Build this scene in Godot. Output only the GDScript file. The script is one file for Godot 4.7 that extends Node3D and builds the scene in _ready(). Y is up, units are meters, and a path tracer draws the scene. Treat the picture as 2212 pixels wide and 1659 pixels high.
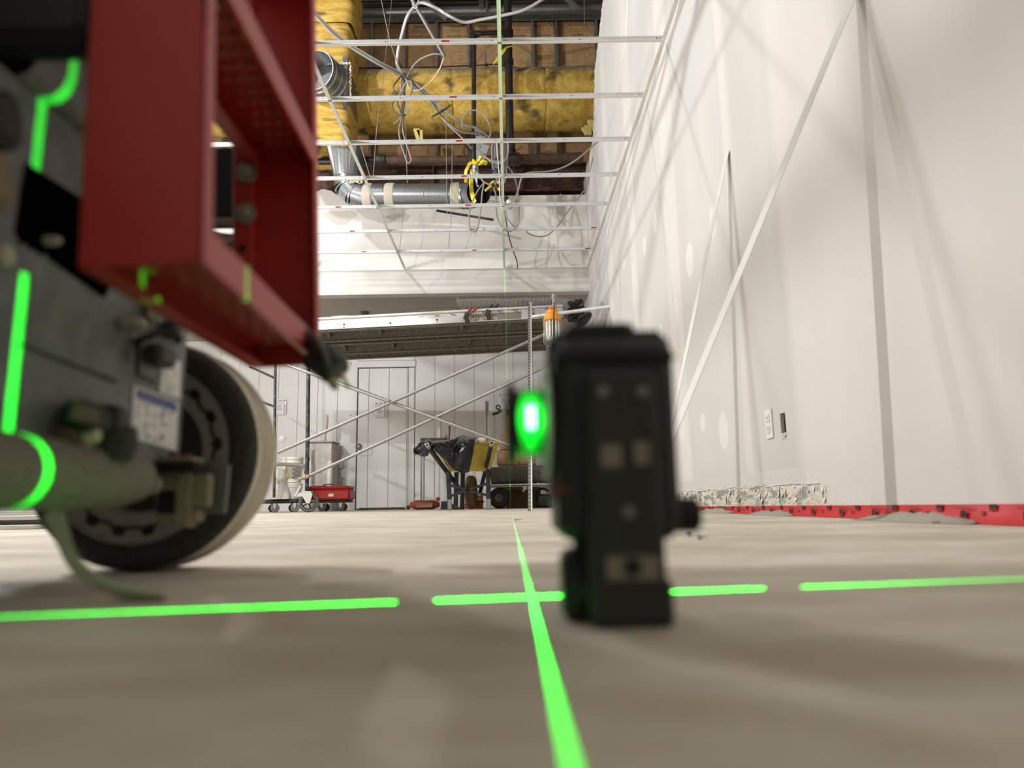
extends Node3D

# A warehouse fit-out seen from the floor: a line laser level, a scissor lift, a drywall wall with a half-built ceiling grid,
# open plenum with ducts and wiring, and a scaffold with tools in front of a panel wall.
# Metres, y up; the eye is 6 cm above the slab and looks along -z.

const FOCAL := 1510.0          # focal length in pixels of a 2212 x 1659 frame
const GRID_Y := 2.90           # underside of the ceiling grid
const WALL_X := 1.02           # face of the right wall
const BULK_Z := -8.22          # face of the bulkhead
const BACK_Z := -10.5          # face of the panel wall
var eye := Vector3(0, 0.062, 0)
var turn: Basis
var names := {}
var mats := {}

class Shape:
	var st := SurfaceTool.new()
	func _init():
		st.begin(Mesh.PRIMITIVE_TRIANGLES)
	func tri(a: Vector3, b: Vector3, c: Vector3, g: int, ua := Vector2.ZERO, ub := Vector2.ZERO, uc := Vector2.ZERO):
		st.set_smooth_group(g)
		st.set_uv(ua); st.add_vertex(a)
		st.set_smooth_group(g)
		st.set_uv(ub); st.add_vertex(b)
		st.set_smooth_group(g)
		st.set_uv(uc); st.add_vertex(c)
	func face(p: Array, inside: Vector3, g := -1):
		var mid := Vector3.ZERO
		for q in p: mid += q
		mid /= p.size()
		var n: Vector3 = (p[1] - p[0]).cross(p[2] - p[0])
		var flip := n.dot(mid - inside) > 0
		for i in range(1, p.size() - 1):
			if flip: tri(p[0], p[i + 1], p[i], g)
			else: tri(p[0], p[i], p[i + 1], g)
	func quad_uv(a: Vector3, b: Vector3, c: Vector3, d: Vector3, u0 := Vector2(0, 0), u1 := Vector2(1, 1)):
		# a top left, b top right, c bottom right, d bottom left, seen from the front
		tri(a, b, c, -1, u0, Vector2(u1.x, u0.y), u1)
		tri(a, c, d, -1, u0, u1, Vector2(u0.x, u1.y))
	func box(c: Vector3, s: Vector3, bas := Basis(), bev := 0.0):
		var h := s / 2
		bev = minf(bev, 0.45 * minf(s.x, minf(s.y, s.z)))
		for ax in 3:
			for sg in [-1, 1]:
				var q := []
				var a1 := (ax + 1) % 3
				var a2 := (ax + 2) % 3
				for k in [[-1, -1], [1, -1], [1, 1], [-1, 1]]:
					var v := Vector3.ZERO
					v[ax] = sg * h[ax]; v[a1] = k[0] * (h[a1] - bev); v[a2] = k[1] * (h[a2] - bev)
					q.append(c + bas * v)
				face(q, c)
		if bev <= 0: return
		for ax in 3:
			var a1 := (ax + 1) % 3
			var a2 := (ax + 2) % 3
			for s1 in [-1, 1]:
				for s2 in [-1, 1]:
					var q := []
					for k in [[-1, 0], [1, 0], [1, 1], [-1, 1]]:
						var v := Vector3.ZERO
						v[ax] = k[0] * (h[ax] - bev)
						v[a1] = s1 * (h[a1] - (0.0 if k[1] == 0 else bev))
						v[a2] = s2 * (h[a2] - (bev if k[1] == 0 else 0.0))
						q.append(c + bas * v)
					face(q, c)
		for sx in [-1, 1]:
			for sy in [-1, 1]:
				for sz in [-1, 1]:
					var o := Vector3(sx * h.x, sy * h.y, sz * h.z)
					var b := Vector3(sx, sy, sz) * bev
					face([c + bas * (o - Vector3(0, b.y, b.z)), c + bas * (o - Vector3(b.x, 0, b.z)), c + bas * (o - Vector3(b.x, b.y, 0))], c)
	func hull(lo: Array, hi: Array):
		# a solid between two outlines with the same number of corners
		var c := Vector3.ZERO
		for q in lo + hi: c += q
		c /= lo.size() * 2
		face(lo, c); face(hi, c)
		for i in lo.size():
			var j := (i + 1) % lo.size()
			face([lo[i], lo[j], hi[j], hi[i]], c)
	func tube(p: Array, r, seg := 8, caps := true, taper := 1.0):
		if p.size() < 2: return
		var t: Vector3 = (p[1] - p[0]).normalized()
		var n := t.cross(Vector3.UP if absf(t.y) < 0.9 else Vector3.RIGHT).normalized()
		var rings := []
		for i in p.size():
			var t2: Vector3 = ((p[mini(i + 1, p.size() - 1)] - p[i]).normalized() + (p[i] - p[maxi(i - 1, 0)]).normalized()).normalized()
			n = (n - t2 * n.dot(t2)).normalized()
			var b := t2.cross(n)
			var rr: float = (r[i] if r is Array else r * lerpf(1.0, taper, float(i) / (p.size() - 1)))
			var ring := []
			for k in seg:
				var a := TAU * k / seg
				ring.append(p[i] + (n * cos(a) + b * sin(a)) * rr)
			rings.append(ring)
		for i in p.size() - 1:
			var c: Vector3 = (p[i] + p[i + 1]) / 2
			for k in seg:
				var k2 := (k + 1) % seg
				face([rings[i][k], rings[i][k2], rings[i + 1][k2], rings[i + 1][k]], c, 1)
		if caps:
			face(rings[0], rings[0][0] + (p[1] - p[0]) + (p[0] - rings[0][0]))
			face(rings[-1], rings[-1][0] + (p[-2] - p[-1]) + (p[-1] - rings[-1][0]))
	func rod(a: Vector3, b: Vector3, r: float, seg := 12, r2 := -1.0):
		tube([a, b], [r, r if r2 < 0 else r2], seg)
	func lathe(prof: Array, o: Vector3, axis: Vector3, seg := 24, soft := false, a0 := 0.0, a1 := TAU):
		# prof: [radius, height] pairs along the axis, outside on the side away from the axis
		axis = axis.normalized()
		var n := axis.cross(Vector3.UP if absf(axis.y) < 0.9 else Vector3.RIGHT).normalized()
		var b := axis.cross(n)
		for i in prof.size() - 1:
			for k in seg:
				var q := []
				for e in [[i, k], [i, k + 1], [i + 1, k + 1], [i + 1, k]]:
					var a: float = a0 + (a1 - a0) * e[1] / seg
					q.append(o + axis * prof[e[0]][1] + (n * cos(a) + b * sin(a)) * prof[e[0]][0])
				var dr: float = prof[i + 1][0] - prof[i][0]
				var dh: float = prof[i + 1][1] - prof[i][1]
				var am: float = a0 + (a1 - a0) * (k + 0.5) / seg
				var out := ((n * cos(am) + b * sin(am)) * dh - axis * dr).normalized()
				var mid: Vector3 = (q[0] + q[1] + q[2] + q[3]) / 4
				var g := 2 if soft else 3 + i
				if (q[0] - q[1]).length() < 1e-7: face([q[0], q[2], q[3]], mid - out, g)
				elif (q[2] - q[3]).length() < 1e-7: face([q[0], q[1], q[2]], mid - out, g)
				else: face(q, mid - out, g)
	func plate(poly: PackedVector2Array, o: Vector3, ux: Vector3, uy: Vector3, depth: Vector3):
		# a flat outline of any shape given a thickness
		var ids := Geometry2D.triangulate_polygon(poly)
		var P := []
		for q in poly: P.append(o + ux * q.x + uy * q.y)
		for i in range(0, ids.size(), 3):
			var t := [P[ids[i]], P[ids[i + 1]], P[ids[i + 2]]]
			face(t, t[0] + depth)
			face([t[0] + depth, t[1] + depth, t[2] + depth], t[0])
		var cw := Geometry2D.is_polygon_clockwise(poly)
		for i in P.size():
			var j := (i + 1) % P.size()
			var e: Vector3 = P[j] - P[i]
			var d2 := Vector2(poly[j] - poly[i])
			var nn := Vector2(-d2.y, d2.x) if cw else Vector2(d2.y, -d2.x)
			var out: Vector3 = ux * nn.x + uy * nn.y
			face([P[i], P[j], P[j] + depth, P[i] + depth], (P[i] + P[j]) / 2 + depth / 2 - out)
	func strip(p: Array, w, thick: Vector3):
		# a band along a path: half width vector(s) w, thickness vector
		for i in p.size() - 1:
			var w0: Vector3 = w[i] if w is Array else w
			var w1: Vector3 = w[i + 1] if w is Array else w
			var lo := [p[i] - w0, p[i] + w0, p[i + 1] + w1, p[i + 1] - w1]
			var hi := []
			for q in lo: hi.append(q + thick)
			hull(lo, hi)
	func sheet(rows: Array, g := 1, uv := false):
		# a grid of points, smooth
		for i in rows.size() - 1:
			for k in rows[i].size() - 1:
				var f: float = 1.0 / (rows[i].size() - 1)
				var e: float = 1.0 / (rows.size() - 1)
				var a := Vector2(k * f, i * e)
				tri(rows[i][k], rows[i][k + 1], rows[i + 1][k + 1], g, a, a + Vector2(f, 0), a + Vector2(f, e))
				tri(rows[i][k], rows[i + 1][k + 1], rows[i + 1][k], g, a, a + Vector2(f, e), a + Vector2(0, e))
	func text(s: String, size: float, x: Transform3D, depth := 0.0004, bold := false, align := 1):
		var tm := TextMesh.new()
		var f := SystemFont.new()
		f.font_names = PackedStringArray(["Droid Sans"])
		if bold: f.font_weight = 700
		tm.font = f
		tm.text = s
		tm.font_size = 32
		tm.pixel_size = size / 23.0
		tm.depth = depth
		tm.curve_step = 2.0
		tm.horizontal_alignment = align
		st.append_from(tm, 0, x)

# --- from a bearing in the frame and a distance to a place in the hall -------------------------------------------------
func ray(x: float, y: float) -> Vector3:
	return turn * Vector3((x - 1106.0) / FOCAL, -(y - 829.5) / FOCAL, -1.0)
func at(x: float, y: float, d: float) -> Vector3:          # at the distance d ahead
	var r := ray(x, y)
	return eye + r * (d / -r.z)
func on_floor(x: float, y: float, h := 0.0) -> Vector3:
	var r := ray(x, y)
	return eye + r * ((h - eye.y) / r.y)
func on_wall(x: float, y: float, wx := WALL_X) -> Vector3:
	var r := ray(x, y)
	return eye + r * (wx / r.x)
func along(v: Array) -> Array:                              # flat list of x, y, distance
	var out := []
	for i in range(0, v.size(), 3): out.append(at(v[i], v[i + 1], v[i + 2]))
	return out
func smooth(p: Array, n := 6) -> Array:
	var out := []
	for i in p.size() - 1:
		var a: Vector3 = p[maxi(i - 1, 0)]
		var d: Vector3 = p[mini(i + 2, p.size() - 1)]
		for k in n: out.append(p[i].cubic_interpolate(p[i + 1], a, d, float(k) / n))
	out.append(p[-1])
	return out

# --- names, labels, parts ---------------------------------------------------------------------------------------------
func numbered(called: String) -> String:
	names[called] = names.get(called, -1) + 1
	return called if names[called] == 0 else "%s_%03d" % [called, names[called]]
func tag(o: Node3D, label: String, category: String, group := "") -> Node3D:
	o.set_meta("label", label); o.set_meta("category", category)
	if group: o.set_meta("group", group)
	return o
func thing(called: String, label: String, category: String, base: Vector3, group := "") -> Node3D:
	var o := Node3D.new()
	o.name = numbered(called); o.position = base
	add_child(o)
	return tag(o, label, category, group)
func part(called: String, s: Shape, m: Material, parent: Node3D) -> MeshInstance3D:
	var o := MeshInstance3D.new()
	o.name = called
	s.st.generate_normals()
	o.mesh = s.st.commit()
	o.material_override = m
	if not parent is MeshInstance3D: o.position = -parent.position
	parent.add_child(o, true)
	return o
func single(called: String, s: Shape, m: Material, label: String, category: String, group := "") -> MeshInstance3D:
	var o := struct(called, s, m)
	o.remove_meta("kind")
	tag(o, label, category, group)
	return o
func struct(called: String, s: Shape, m: Material) -> MeshInstance3D:
	var o := MeshInstance3D.new()
	o.name = numbered(called)
	s.st.generate_normals()
	o.mesh = s.st.commit()
	o.material_override = m
	o.set_meta("kind", "structure")
	add_child(o)
	return o
func copy(o: Node3D, label := "") -> Node3D:
	var c := o.duplicate()
	c.name = numbered(str(o.name).rstrip("0123456789").trim_suffix("_"))
	add_child(c)
	if label: c.set_meta("label", label)
	return c

# --- materials --------------------------------------------------------------------------------------------------------
func rgb(r: int, g: int, b: int) -> Color:
	return Color8(r, g, b)
func mat(c: Color, rough := 0.7, metal := 0.0) -> StandardMaterial3D:
	var key := "%s %s %s" % [c, rough, metal]
	if not mats.has(key):
		var m := StandardMaterial3D.new()
		m.albedo_color = c; m.roughness = rough; m.metallic = metal
		mats[key] = m
	return mats[key]
func noise(freq: float, octaves := 4, kind := FastNoiseLite.TYPE_SIMPLEX_SMOOTH, sd := 1) -> FastNoiseLite:
	var n := FastNoiseLite.new()
	n.noise_type = kind; n.frequency = freq; n.fractal_octaves = octaves; n.seed = sd
	return n
func mottled(cols: Array, freq: float, scale: Vector3, rough := 0.8, metal := 0.0, bump := 0.0, sd := 1, kind := FastNoiseLite.TYPE_SIMPLEX_SMOOTH) -> StandardMaterial3D:
	var t := NoiseTexture2D.new()
	t.width = 512; t.height = 512; t.seamless = true
	t.noise = noise(freq, 5, kind, sd)
	var ramp := Gradient.new()
	var offs := PackedFloat32Array()
	for i in cols.size(): offs.append(0.15 + 0.7 * i / maxf(1, cols.size() - 1))
	ramp.offsets = offs
	ramp.colors = PackedColorArray(cols)
	t.color_ramp = ramp
	var m := StandardMaterial3D.new()
	m.albedo_texture = t
	m.uv1_triplanar = true; m.uv1_world_triplanar = true; m.uv1_scale = scale
	m.roughness = rough; m.metallic = metal
	if bump > 0:
		var h := NoiseTexture2D.new()
		h.width = 512; h.height = 512; h.seamless = true
		h.noise = noise(freq * 2, 5, kind, sd + 7)
		m.heightmap_enabled = true; m.heightmap_texture = h; m.heightmap_scale = bump
	return m
func pictured(im: Image, rough := 0.8) -> StandardMaterial3D:
	var m := StandardMaterial3D.new()
	m.albedo_texture = ImageTexture.create_from_image(im)
	m.texture_repeat = false
	m.roughness = rough
	return m

func _ready():
	# camera
	var cam := Camera3D.new()
	cam.name = "camera"
	cam.position = eye
	cam.rotation_degrees = Vector3(9.68, -0.38, -1.0)
	add_child(cam)
	turn = cam.basis
	var lens := CameraAttributesPhysical.new()
	lens.frustum_focal_length = 24.0 / (2.0 * 829.5 / FOCAL)
	lens.frustum_near = 0.02
	lens.frustum_far = 100.0
	lens.frustum_focus_distance = 4.6
	lens.exposure_aperture = lens.frustum_focal_length / 7.2      # an opening of 7.2 mm
	cam.attributes = lens
	cam.fov = rad_to_deg(2.0 * atan(829.5 / FOCAL))
	cam.near = 0.02
	cam.far = 100.0
	cam.current = true
	# surroundings: a closed hall, no daylight
	var we := WorldEnvironment.new()
	we.name = "surroundings"
	var env := Environment.new()
	env.background_mode = Environment.BG_COLOR
	env.background_color = Color(0.02, 0.02, 0.02)
	env.tonemap_mode = Environment.TONE_MAPPER_LINEAR
	env.tonemap_exposure = 1.0
	env.sdfgi_enabled = true; env.ssao_enabled = true; env.ssil_enabled = true
	we.environment = env
	add_child(we)
	# the temporary lamps of the hall
	lamp(Vector3(-3.0, 3.22, -2.2), 10.8, "caged work lamp hung just above the grid beyond the lift", 0.035)
	lamp(Vector3(-3.15, 5.3, -5.2), 7.5, "caged work lamp hung high in the plenum before the ducts", 0.06)
	lamp(Vector3(-3.6, 2.3, -6.0), 7.0, "caged work lamp hung below the grid, left of the scaffold", 0.22)
	setting()
	ceiling_grid()
	plenum()
	cables()
	far_end()
	scaffold()
	floor_clutter()
	right_side()
	lift()
	laser_level()

func lamp(p: Vector3, energy: float, label: String, size: float):
	var t := thing("work_lamp", label, "lamp", p)
	var s := Shape.new()
	s.lathe([[0.0, 0.11], [0.06, 0.11], [0.075, 0.06], [0.075, 0.05]], p, Vector3.UP, 16)
	part("cap", s, mat(rgb(226, 145, 40), 0.5), t)
	s = Shape.new()
	s.lathe([[0.0, -0.1], [0.05, -0.1], [0.05, 0.05], [0.0, 0.05]], p, Vector3.UP, 16)
	var m := StandardMaterial3D.new()
	m.albedo_color = Color(0.9, 0.9, 0.85)
	m.emission_enabled = true; m.emission = Color(1.0, 0.95, 0.87); m.emission_energy_multiplier = 4.0
	part("lamp_tube", s, m, t)
	s = Shape.new()
	s.tube([p + Vector3(0, 0.105, 0), Vector3(p.x, 6.9, p.z)], 0.005, 6)
	part("cord", s, mat(rgb(60, 60, 60), 0.6), t)
	var l := OmniLight3D.new()
	l.name = "lamp_light"
	l.light_color = Color(0.98, 0.98, 0.98)
	l.light_energy = energy; l.light_size = size; l.omni_range = 30.0; l.omni_attenuation = 2.0; l.shadow_enabled = true
	t.add_child(l)

func slab(called: String, lo: Vector3, hi: Vector3, m: Material) -> MeshInstance3D:
	var s := Shape.new()
	s.box((lo + hi) / 2, hi - lo)
	return struct(called, s, m)

func setting():
	# concrete slab, trowelled, with dried sweepings
	var fl := mottled([rgb(194, 185, 169), rgb(205, 197, 182), rgb(214, 207, 193), rgb(224, 217, 203)], 0.009, Vector3(0.45, 0.45, 0.75), 0.82, 0.0, 0.05, 3)
	var t := NoiseTexture2D.new()
	t.width = 512; t.height = 512; t.seamless = true; t.noise = noise(0.02, 5, FastNoiseLite.TYPE_SIMPLEX_SMOOTH, 12)
	var ramp := Gradient.new()
	ramp.offsets = PackedFloat32Array([0.2, 0.42, 0.6, 0.85])
	ramp.colors = PackedColorArray([rgb(236, 229, 217), rgb(246, 243, 238), rgb(255, 254, 252), rgb(242, 237, 228)])
	t.color_ramp = ramp
	fl.detail_enabled = true; fl.detail_albedo = t; fl.detail_blend_mode = BaseMaterial3D.BLEND_MODE_MUL
	fl.detail_uv_layer = BaseMaterial3D.DETAIL_UV_2
	fl.uv2_triplanar = true; fl.uv2_world_triplanar = true; fl.uv2_scale = Vector3(0.5, 1, 1.3)
	slab("floor", Vector3(-7, -0.12, -10.8), Vector3(1.6, 0, 4.2), fl)
	var paint := mottled([rgb(206, 203, 197), rgb(216, 213, 208)], 0.01, Vector3(0.3, 0.3, 0.3), 0.8)
	slab("wall_left", Vector3(-7.12, 0, -10.8), Vector3(-7, 7.0, 4.2), paint)
	slab("wall_rear", Vector3(-7, 0, 4.1), Vector3(1.6, 7.0, 4.2), paint)
	slab("wall_outer", Vector3(1.5, 0, -10.8), Vector3(1.6, 7.0, 4.2), mat(rgb(120, 112, 100), 0.9))
	# roof deck with ribs and joists
	var roof := slab("ceiling", Vector3(-7, 6.95, -10.8), Vector3(1.6, 7.05, 4.2), mat(rgb(120, 116, 110), 0.7, 0.2))
	for k in 30:
		var s := Shape.new()
		var z := -8.6 + k * 0.42
		s.hull([Vector3(-7, 6.95, z), Vector3(-7, 6.95, z + 0.2), Vector3(-7, 6.88, z + 0.16), Vector3(-7, 6.88, z + 0.04)], [Vector3(1.6, 6.95, z), Vector3(1.6, 6.95, z + 0.2), Vector3(1.6, 6.88, z + 0.16), Vector3(1.6, 6.88, z + 0.04)])
		part("deck_rib", s, mat(rgb(128, 124, 118), 0.55, 0.3), roof)
	# bulkhead, its soffit
	var dry := mottled([rgb(212, 208, 201), rgb(221, 218, 212), rgb(226, 223, 218)], 0.008, Vector3(0.4, 0.4, 0.4), 0.85, 0.0, 0.0, 5)
	var b := slab("wall_bulkhead", Vector3(-7, 2.6, BULK_Z - 0.14), Vector3(WALL_X, at(1000, 424, 8.22).y, BULK_Z), dry)
	for q in [[706, 432, 40, 22], [735, 468, 34, 16], [860, 470, 26, 9], [1236, 436, 22, 9], [1210, 446, 9, 26]]:   # skim-coat patches
		var s := Shape.new()
		var pts := PackedVector2Array()
		for k in 14:
			var a := TAU * k / 14
			var e := 1.0 + 0.22 * sin(a * 3 + q[0])
			pts.append(Vector2(cos(a) * q[2] * e, sin(a) * q[3] * e) * 0.0056)
		s.plate(pts, at(q[0], q[1], 8.216), Vector3.RIGHT, Vector3.UP, Vector3(0, 0, -0.004))
		part("skim_patch", s, mat(rgb(196, 191, 182), 0.9), b)
	var sof := slab("ceiling_soffit", Vector3(-7, 2.6, -10.8), Vector3(1.5, 2.7, BULK_Z - 0.14), mat(rgb(178, 172, 162), 0.9))
	var s2 := Shape.new()
	s2.lathe([[0.0, 0.0], [0.05, 0.0], [0.06, 0.02], [0.0, 0.02]], Vector3(at(788, 666, 9).x, 2.58, -9.0), Vector3.UP, 12)
	part("box_cover", s2, mat(rgb(70, 66, 58), 0.8), sof)
	# the stud wall above the bulkhead, seen from its paper-backed side
	var z0 := -8.72
	var up := slab("wall_upper", Vector3(-7, 3.7, -8.86), Vector3(1.5, 6.95, -8.82), mat(rgb(120, 88, 54), 0.9))
	var paper := mottled([rgb(180, 142, 97), rgb(192, 155, 110), rgb(200, 164, 120)], 0.02, Vector3(0.7, 0.7, 0.7), 0.85, 0, 0, 21)
	var zinc := mottled([rgb(146, 150, 154), rgb(168, 171, 175), rgb(184, 187, 190)], 0.03, Vector3(2, 0.5, 2), 0.4, 0.7, 0.0, 22)
	var xs := []
	for px in [560, 655, 740, 804, 874, 943, 1012, 1081, 1151, 1202, 1289]: xs.append(at(px, 95, 8.7).x)
	var top := at(1100, 40, 8.7).y
	for i in range(-2, xs.size()):
		var x: float = xs[i] if i >= 0 else xs[0] + i * 0.41
		var nx: float = xs[i + 1] if i >= 0 and i + 1 < xs.size() else (xs[0] + (i + 1) * 0.41 if i < 0 else 1.48)
		var s := Shape.new()
		s.box(Vector3(x, (top + 3.9) / 2, z0 + 0.045), Vector3(0.036, top - 3.9, 0.002))
		s.box(Vector3(x + 0.017, (top + 3.9) / 2, z0), Vector3(0.002, top - 3.9, 0.09))
		s.box(Vector3(x, (top + 3.9) / 2, z0 - 0.045), Vector3(0.036, top - 3.9, 0.002))
		part("stud", s, zinc, up)
		s = Shape.new()
		s.box(Vector3((x + nx) / 2, (top + 3.85) / 2, -8.79), Vector3(nx - x - 0.004, top - 3.85, 0.03))
		var board := part("gypsum_panel", s, paper, up)
		if i < 2: continue
		var mid: float = (x + nx) / 2 + [0.0, 0.02, 0.02, -0.03, 0.06, 0.05, 0.05, 0.0, 0.03, 0.0][i - 1]
		var flip: bool = i >= 6
		var face := Basis(Vector3.BACK, PI if flip else 0.0)
		s = Shape.new()
		var yc := at(1100, 64, 8.75).y
		s.text("GYPROC", 0.066, Transform3D(face, Vector3(mid, yc, -8.7745)), 0.0006)
		part("print", s, mat(rgb(168, 131, 88), 0.9), board)
		s = Shape.new()
		var sg := -1.0 if flip else 1.0
		s.text("IGNIFUGE", 0.026, Transform3D(face, Vector3(mid, yc + sg * 0.075, -8.7745)), 0.0006, true)
		s.text("FIRE PROTECTIVE", 0.026, Transform3D(face, Vector3(mid, yc - sg * 0.075, -8.7745)), 0.0006, true)
		part("print", s, mat(rgb(92, 66, 38), 0.9), board)
		if i in [5, 9]:
			s = Shape.new()
			var bc := at([1008, 1187][0 if i == 5 else 1] - 10, 124, 8.77)
			for e in [[0, 0.085, 0.3, 0.006], [0, -0.085, 0.3, 0.006], [0.15, 0, 0.006, 0.17], [-0.15, 0, 0.006, 0.17], [0, 0.03, 0.16, 0.004], [0, -0.02, 0.16, 0.004]]:
				s.box(Vector3(bc.x + e[0], bc.y + e[1], -8.7743), Vector3(e[2], e[3], 0.0006))
			part("stamp", s, mat(rgb(132, 98, 60), 0.9), board)
	var sx := Shape.new()
	sx.box(Vector3(-2.7, top + 0.04, z0 + 0.048), Vector3(8.4, 0.2, 0.003))
	sx.box(Vector3(-2.7, top + 0.14, z0), Vector3(8.4, 0.003, 0.1))
	part("track", sx, zinc, up)
	sx = Shape.new()
	sx.box(Vector3(-2.7, 6.97, z0 + 0.03), Vector3(8.4, 0.2, 0.06))
	part("header", sx, mat(rgb(96, 86, 76), 0.7, 0.2), up)

# --- ceiling grid -------------------------------------------------------------------------------------------------------
func tee_shape(called: String, len: float, web: float) -> Node3D:
	# an inverted T along +x from the origin; its underside at y = 0
	var t := thing(called, "", "ceiling tee", Vector3.ZERO)
	var white := mat(rgb(228, 226, 221), 0.45)
	var s := Shape.new()
	s.box(Vector3(len / 2, 0.0006, 0), Vector3(len, 0.0012, 0.024))
	s.box(Vector3(len / 2, 0.0022, 0.0115), Vector3(len, 0.002, 0.001))
	s.box(Vector3(len / 2, 0.0022, -0.0115), Vector3(len, 0.002, 0.001))
	part("flange", s, white, t)
	s = Shape.new()
	s.box(Vector3(len / 2, web / 2, 0), Vector3(len, web, 0.0016))
	s.box(Vector3(len / 2, web - 0.003, 0), Vector3(len, 0.007, 0.006), Basis(), 0.002)
	part("web", s, zinc_bright(), t)
	return t
func zinc_bright() -> StandardMaterial3D:
	if not mats.has("zinc"):
		mats["zinc"] = mottled([rgb(204, 207, 210), rgb(214, 217, 220), rgb(222, 224, 226)], 0.02, Vector3(1, 3, 3), 0.42, 0.45, 0.0, 31)
	return mats["zinc"]

func ceiling_grid():
	var mains := [-0.015, -1.228, -2.44]
	var mlabel := ["white main ceiling tee running straight back overhead with a green laser line along it", "white main ceiling tee slanting away beside the red ladder toward the bulkhead", "white main ceiling tee farthest left, mostly hidden behind the red ladder"]
	for k in 3:
		var t := tee_shape("main_tee", 8.6, 0.038)
		t.rotation.y = PI / 2
		t.position = Vector3(mains[k], GRID_Y, 0.4)
		t.set_meta("label", mlabel[k]); t.set_meta("group", "main tees of the ceiling grid")
	var protos := []
	for seg in [1.035, 1.213, 1.212]:
		var t := tee_shape("cross_tee", seg - 0.002, 0.034)
		for fx in [0.03, 0.5, seg - 0.05]:
			var s := Shape.new()
			s.box(Vector3(fx, 0.018, 0.0011), Vector3(0.004, 0.012, 0.0006))
			s.box(Vector3(fx + 0.014, 0.016, 0.0011), Vector3(0.005, 0.005, 0.0006))
			part("slot", s, mat(rgb(40, 40, 42), 0.8), t)
		protos.append(t)
	var row_words := ["nearest row", "second row down", "third row down", "fourth row down", "fifth row down", "sixth row down", "last row before bulkhead"]
	var sides := ["right of the laser-lit main tee", "between the two main tees", "left of the slanting main tee"]
	var x0 := [-0.015, -1.228, -2.44]
	var used := [false, false, false]
	for row in range(-5, 7):
		for g in 3:
			var t: Node3D = protos[g]
			if used[g]: t = copy(protos[g])
			used[g] = true
			t.position = Vector3(x0[g], GRID_Y, BULK_Z + 0.61 * (7 - row))
			if row >= 0:
				t.set_meta("label", "white cross tee, %s, %s" % [row_words[row], sides[g]])
			else:
				t.set_meta("label", "white cross tee overhead, %s row nearer than the picture, %s" % [["first", "second", "third", "fourth", "fifth"][-row - 1], sides[g]])
			t.set_meta("group", "cross tees of the ceiling grid")
	# red size stickers: one on each visible tee that has one
	for q in [[0, 1], [1, 1], [2, 1], [3, 1], [4, 1], [5, 1], [6, 1], [4, 2], [5, 2], [6, 2], [5, 0], [6, 0]]:
		for o in get_children():
			if o.get_meta("category", "") != "ceiling tee" or not str(o.name).begins_with("cross_tee"): continue
			var z: float = BULK_Z + 0.61 * (7 - q[0])
			if absf(o.position.z - z) > 0.01 or absf(o.position.x - x0[q[1]]) > 0.01: continue
			var fx: float = [0.955, 0.875, 0.83][q[1]]
			var s := Shape.new()
			s.box(Vector3(fx, 0.017, 0.0012), Vector3(0.052, 0.013, 0.0006))
			var lab := MeshInstance3D.new()
			lab.name = "sticker"; s.st.generate_normals(); lab.mesh = s.st.commit(); lab.material_override = mat(rgb(206, 42, 40), 0.5)
			o.add_child(lab, true)
			s = Shape.new()
			for k in 4: s.box(Vector3(fx - 0.016 + k * 0.009 + (0.007 if k == 3 else 0.0), 0.017, 0.0017), Vector3(0.006, 0.008, 0.0004))
			var pr := MeshInstance3D.new()
			pr.name = "print"; s.st.generate_normals(); pr.mesh = s.st.commit(); pr.material_override = mat(rgb(70, 14, 14), 0.6)
			lab.add_child(pr, true)
	# wall angles
	var white := mat(rgb(228, 226, 221), 0.45)
	var s := Shape.new()
	s.box(Vector3(WALL_X - 0.0115, GRID_Y - 0.001, -3.2), Vector3(0.023, 0.0012, 10.2))
	s.box(Vector3(WALL_X - 0.001, GRID_Y + 0.0105, -3.2), Vector3(0.0014, 0.023, 10.2))
	struct("trim_1", s, white)
	s = Shape.new()
	s.box(Vector3(-1.6, GRID_Y - 0.001, BULK_Z + 0.0115), Vector3(5.2, 0.0012, 0.023))
	s.box(Vector3(-1.6, GRID_Y + 0.0105, BULK_Z + 0.001), Vector3(5.2, 0.023, 0.0014))
	struct("trim_2", s, white)
	s = Shape.new()
	for k in 14:
		s.box(Vector3(-3.0 + k * 0.29, GRID_Y + 0.01, BULK_Z + 0.002), Vector3(0.006, 0.006, 0.001))

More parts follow.
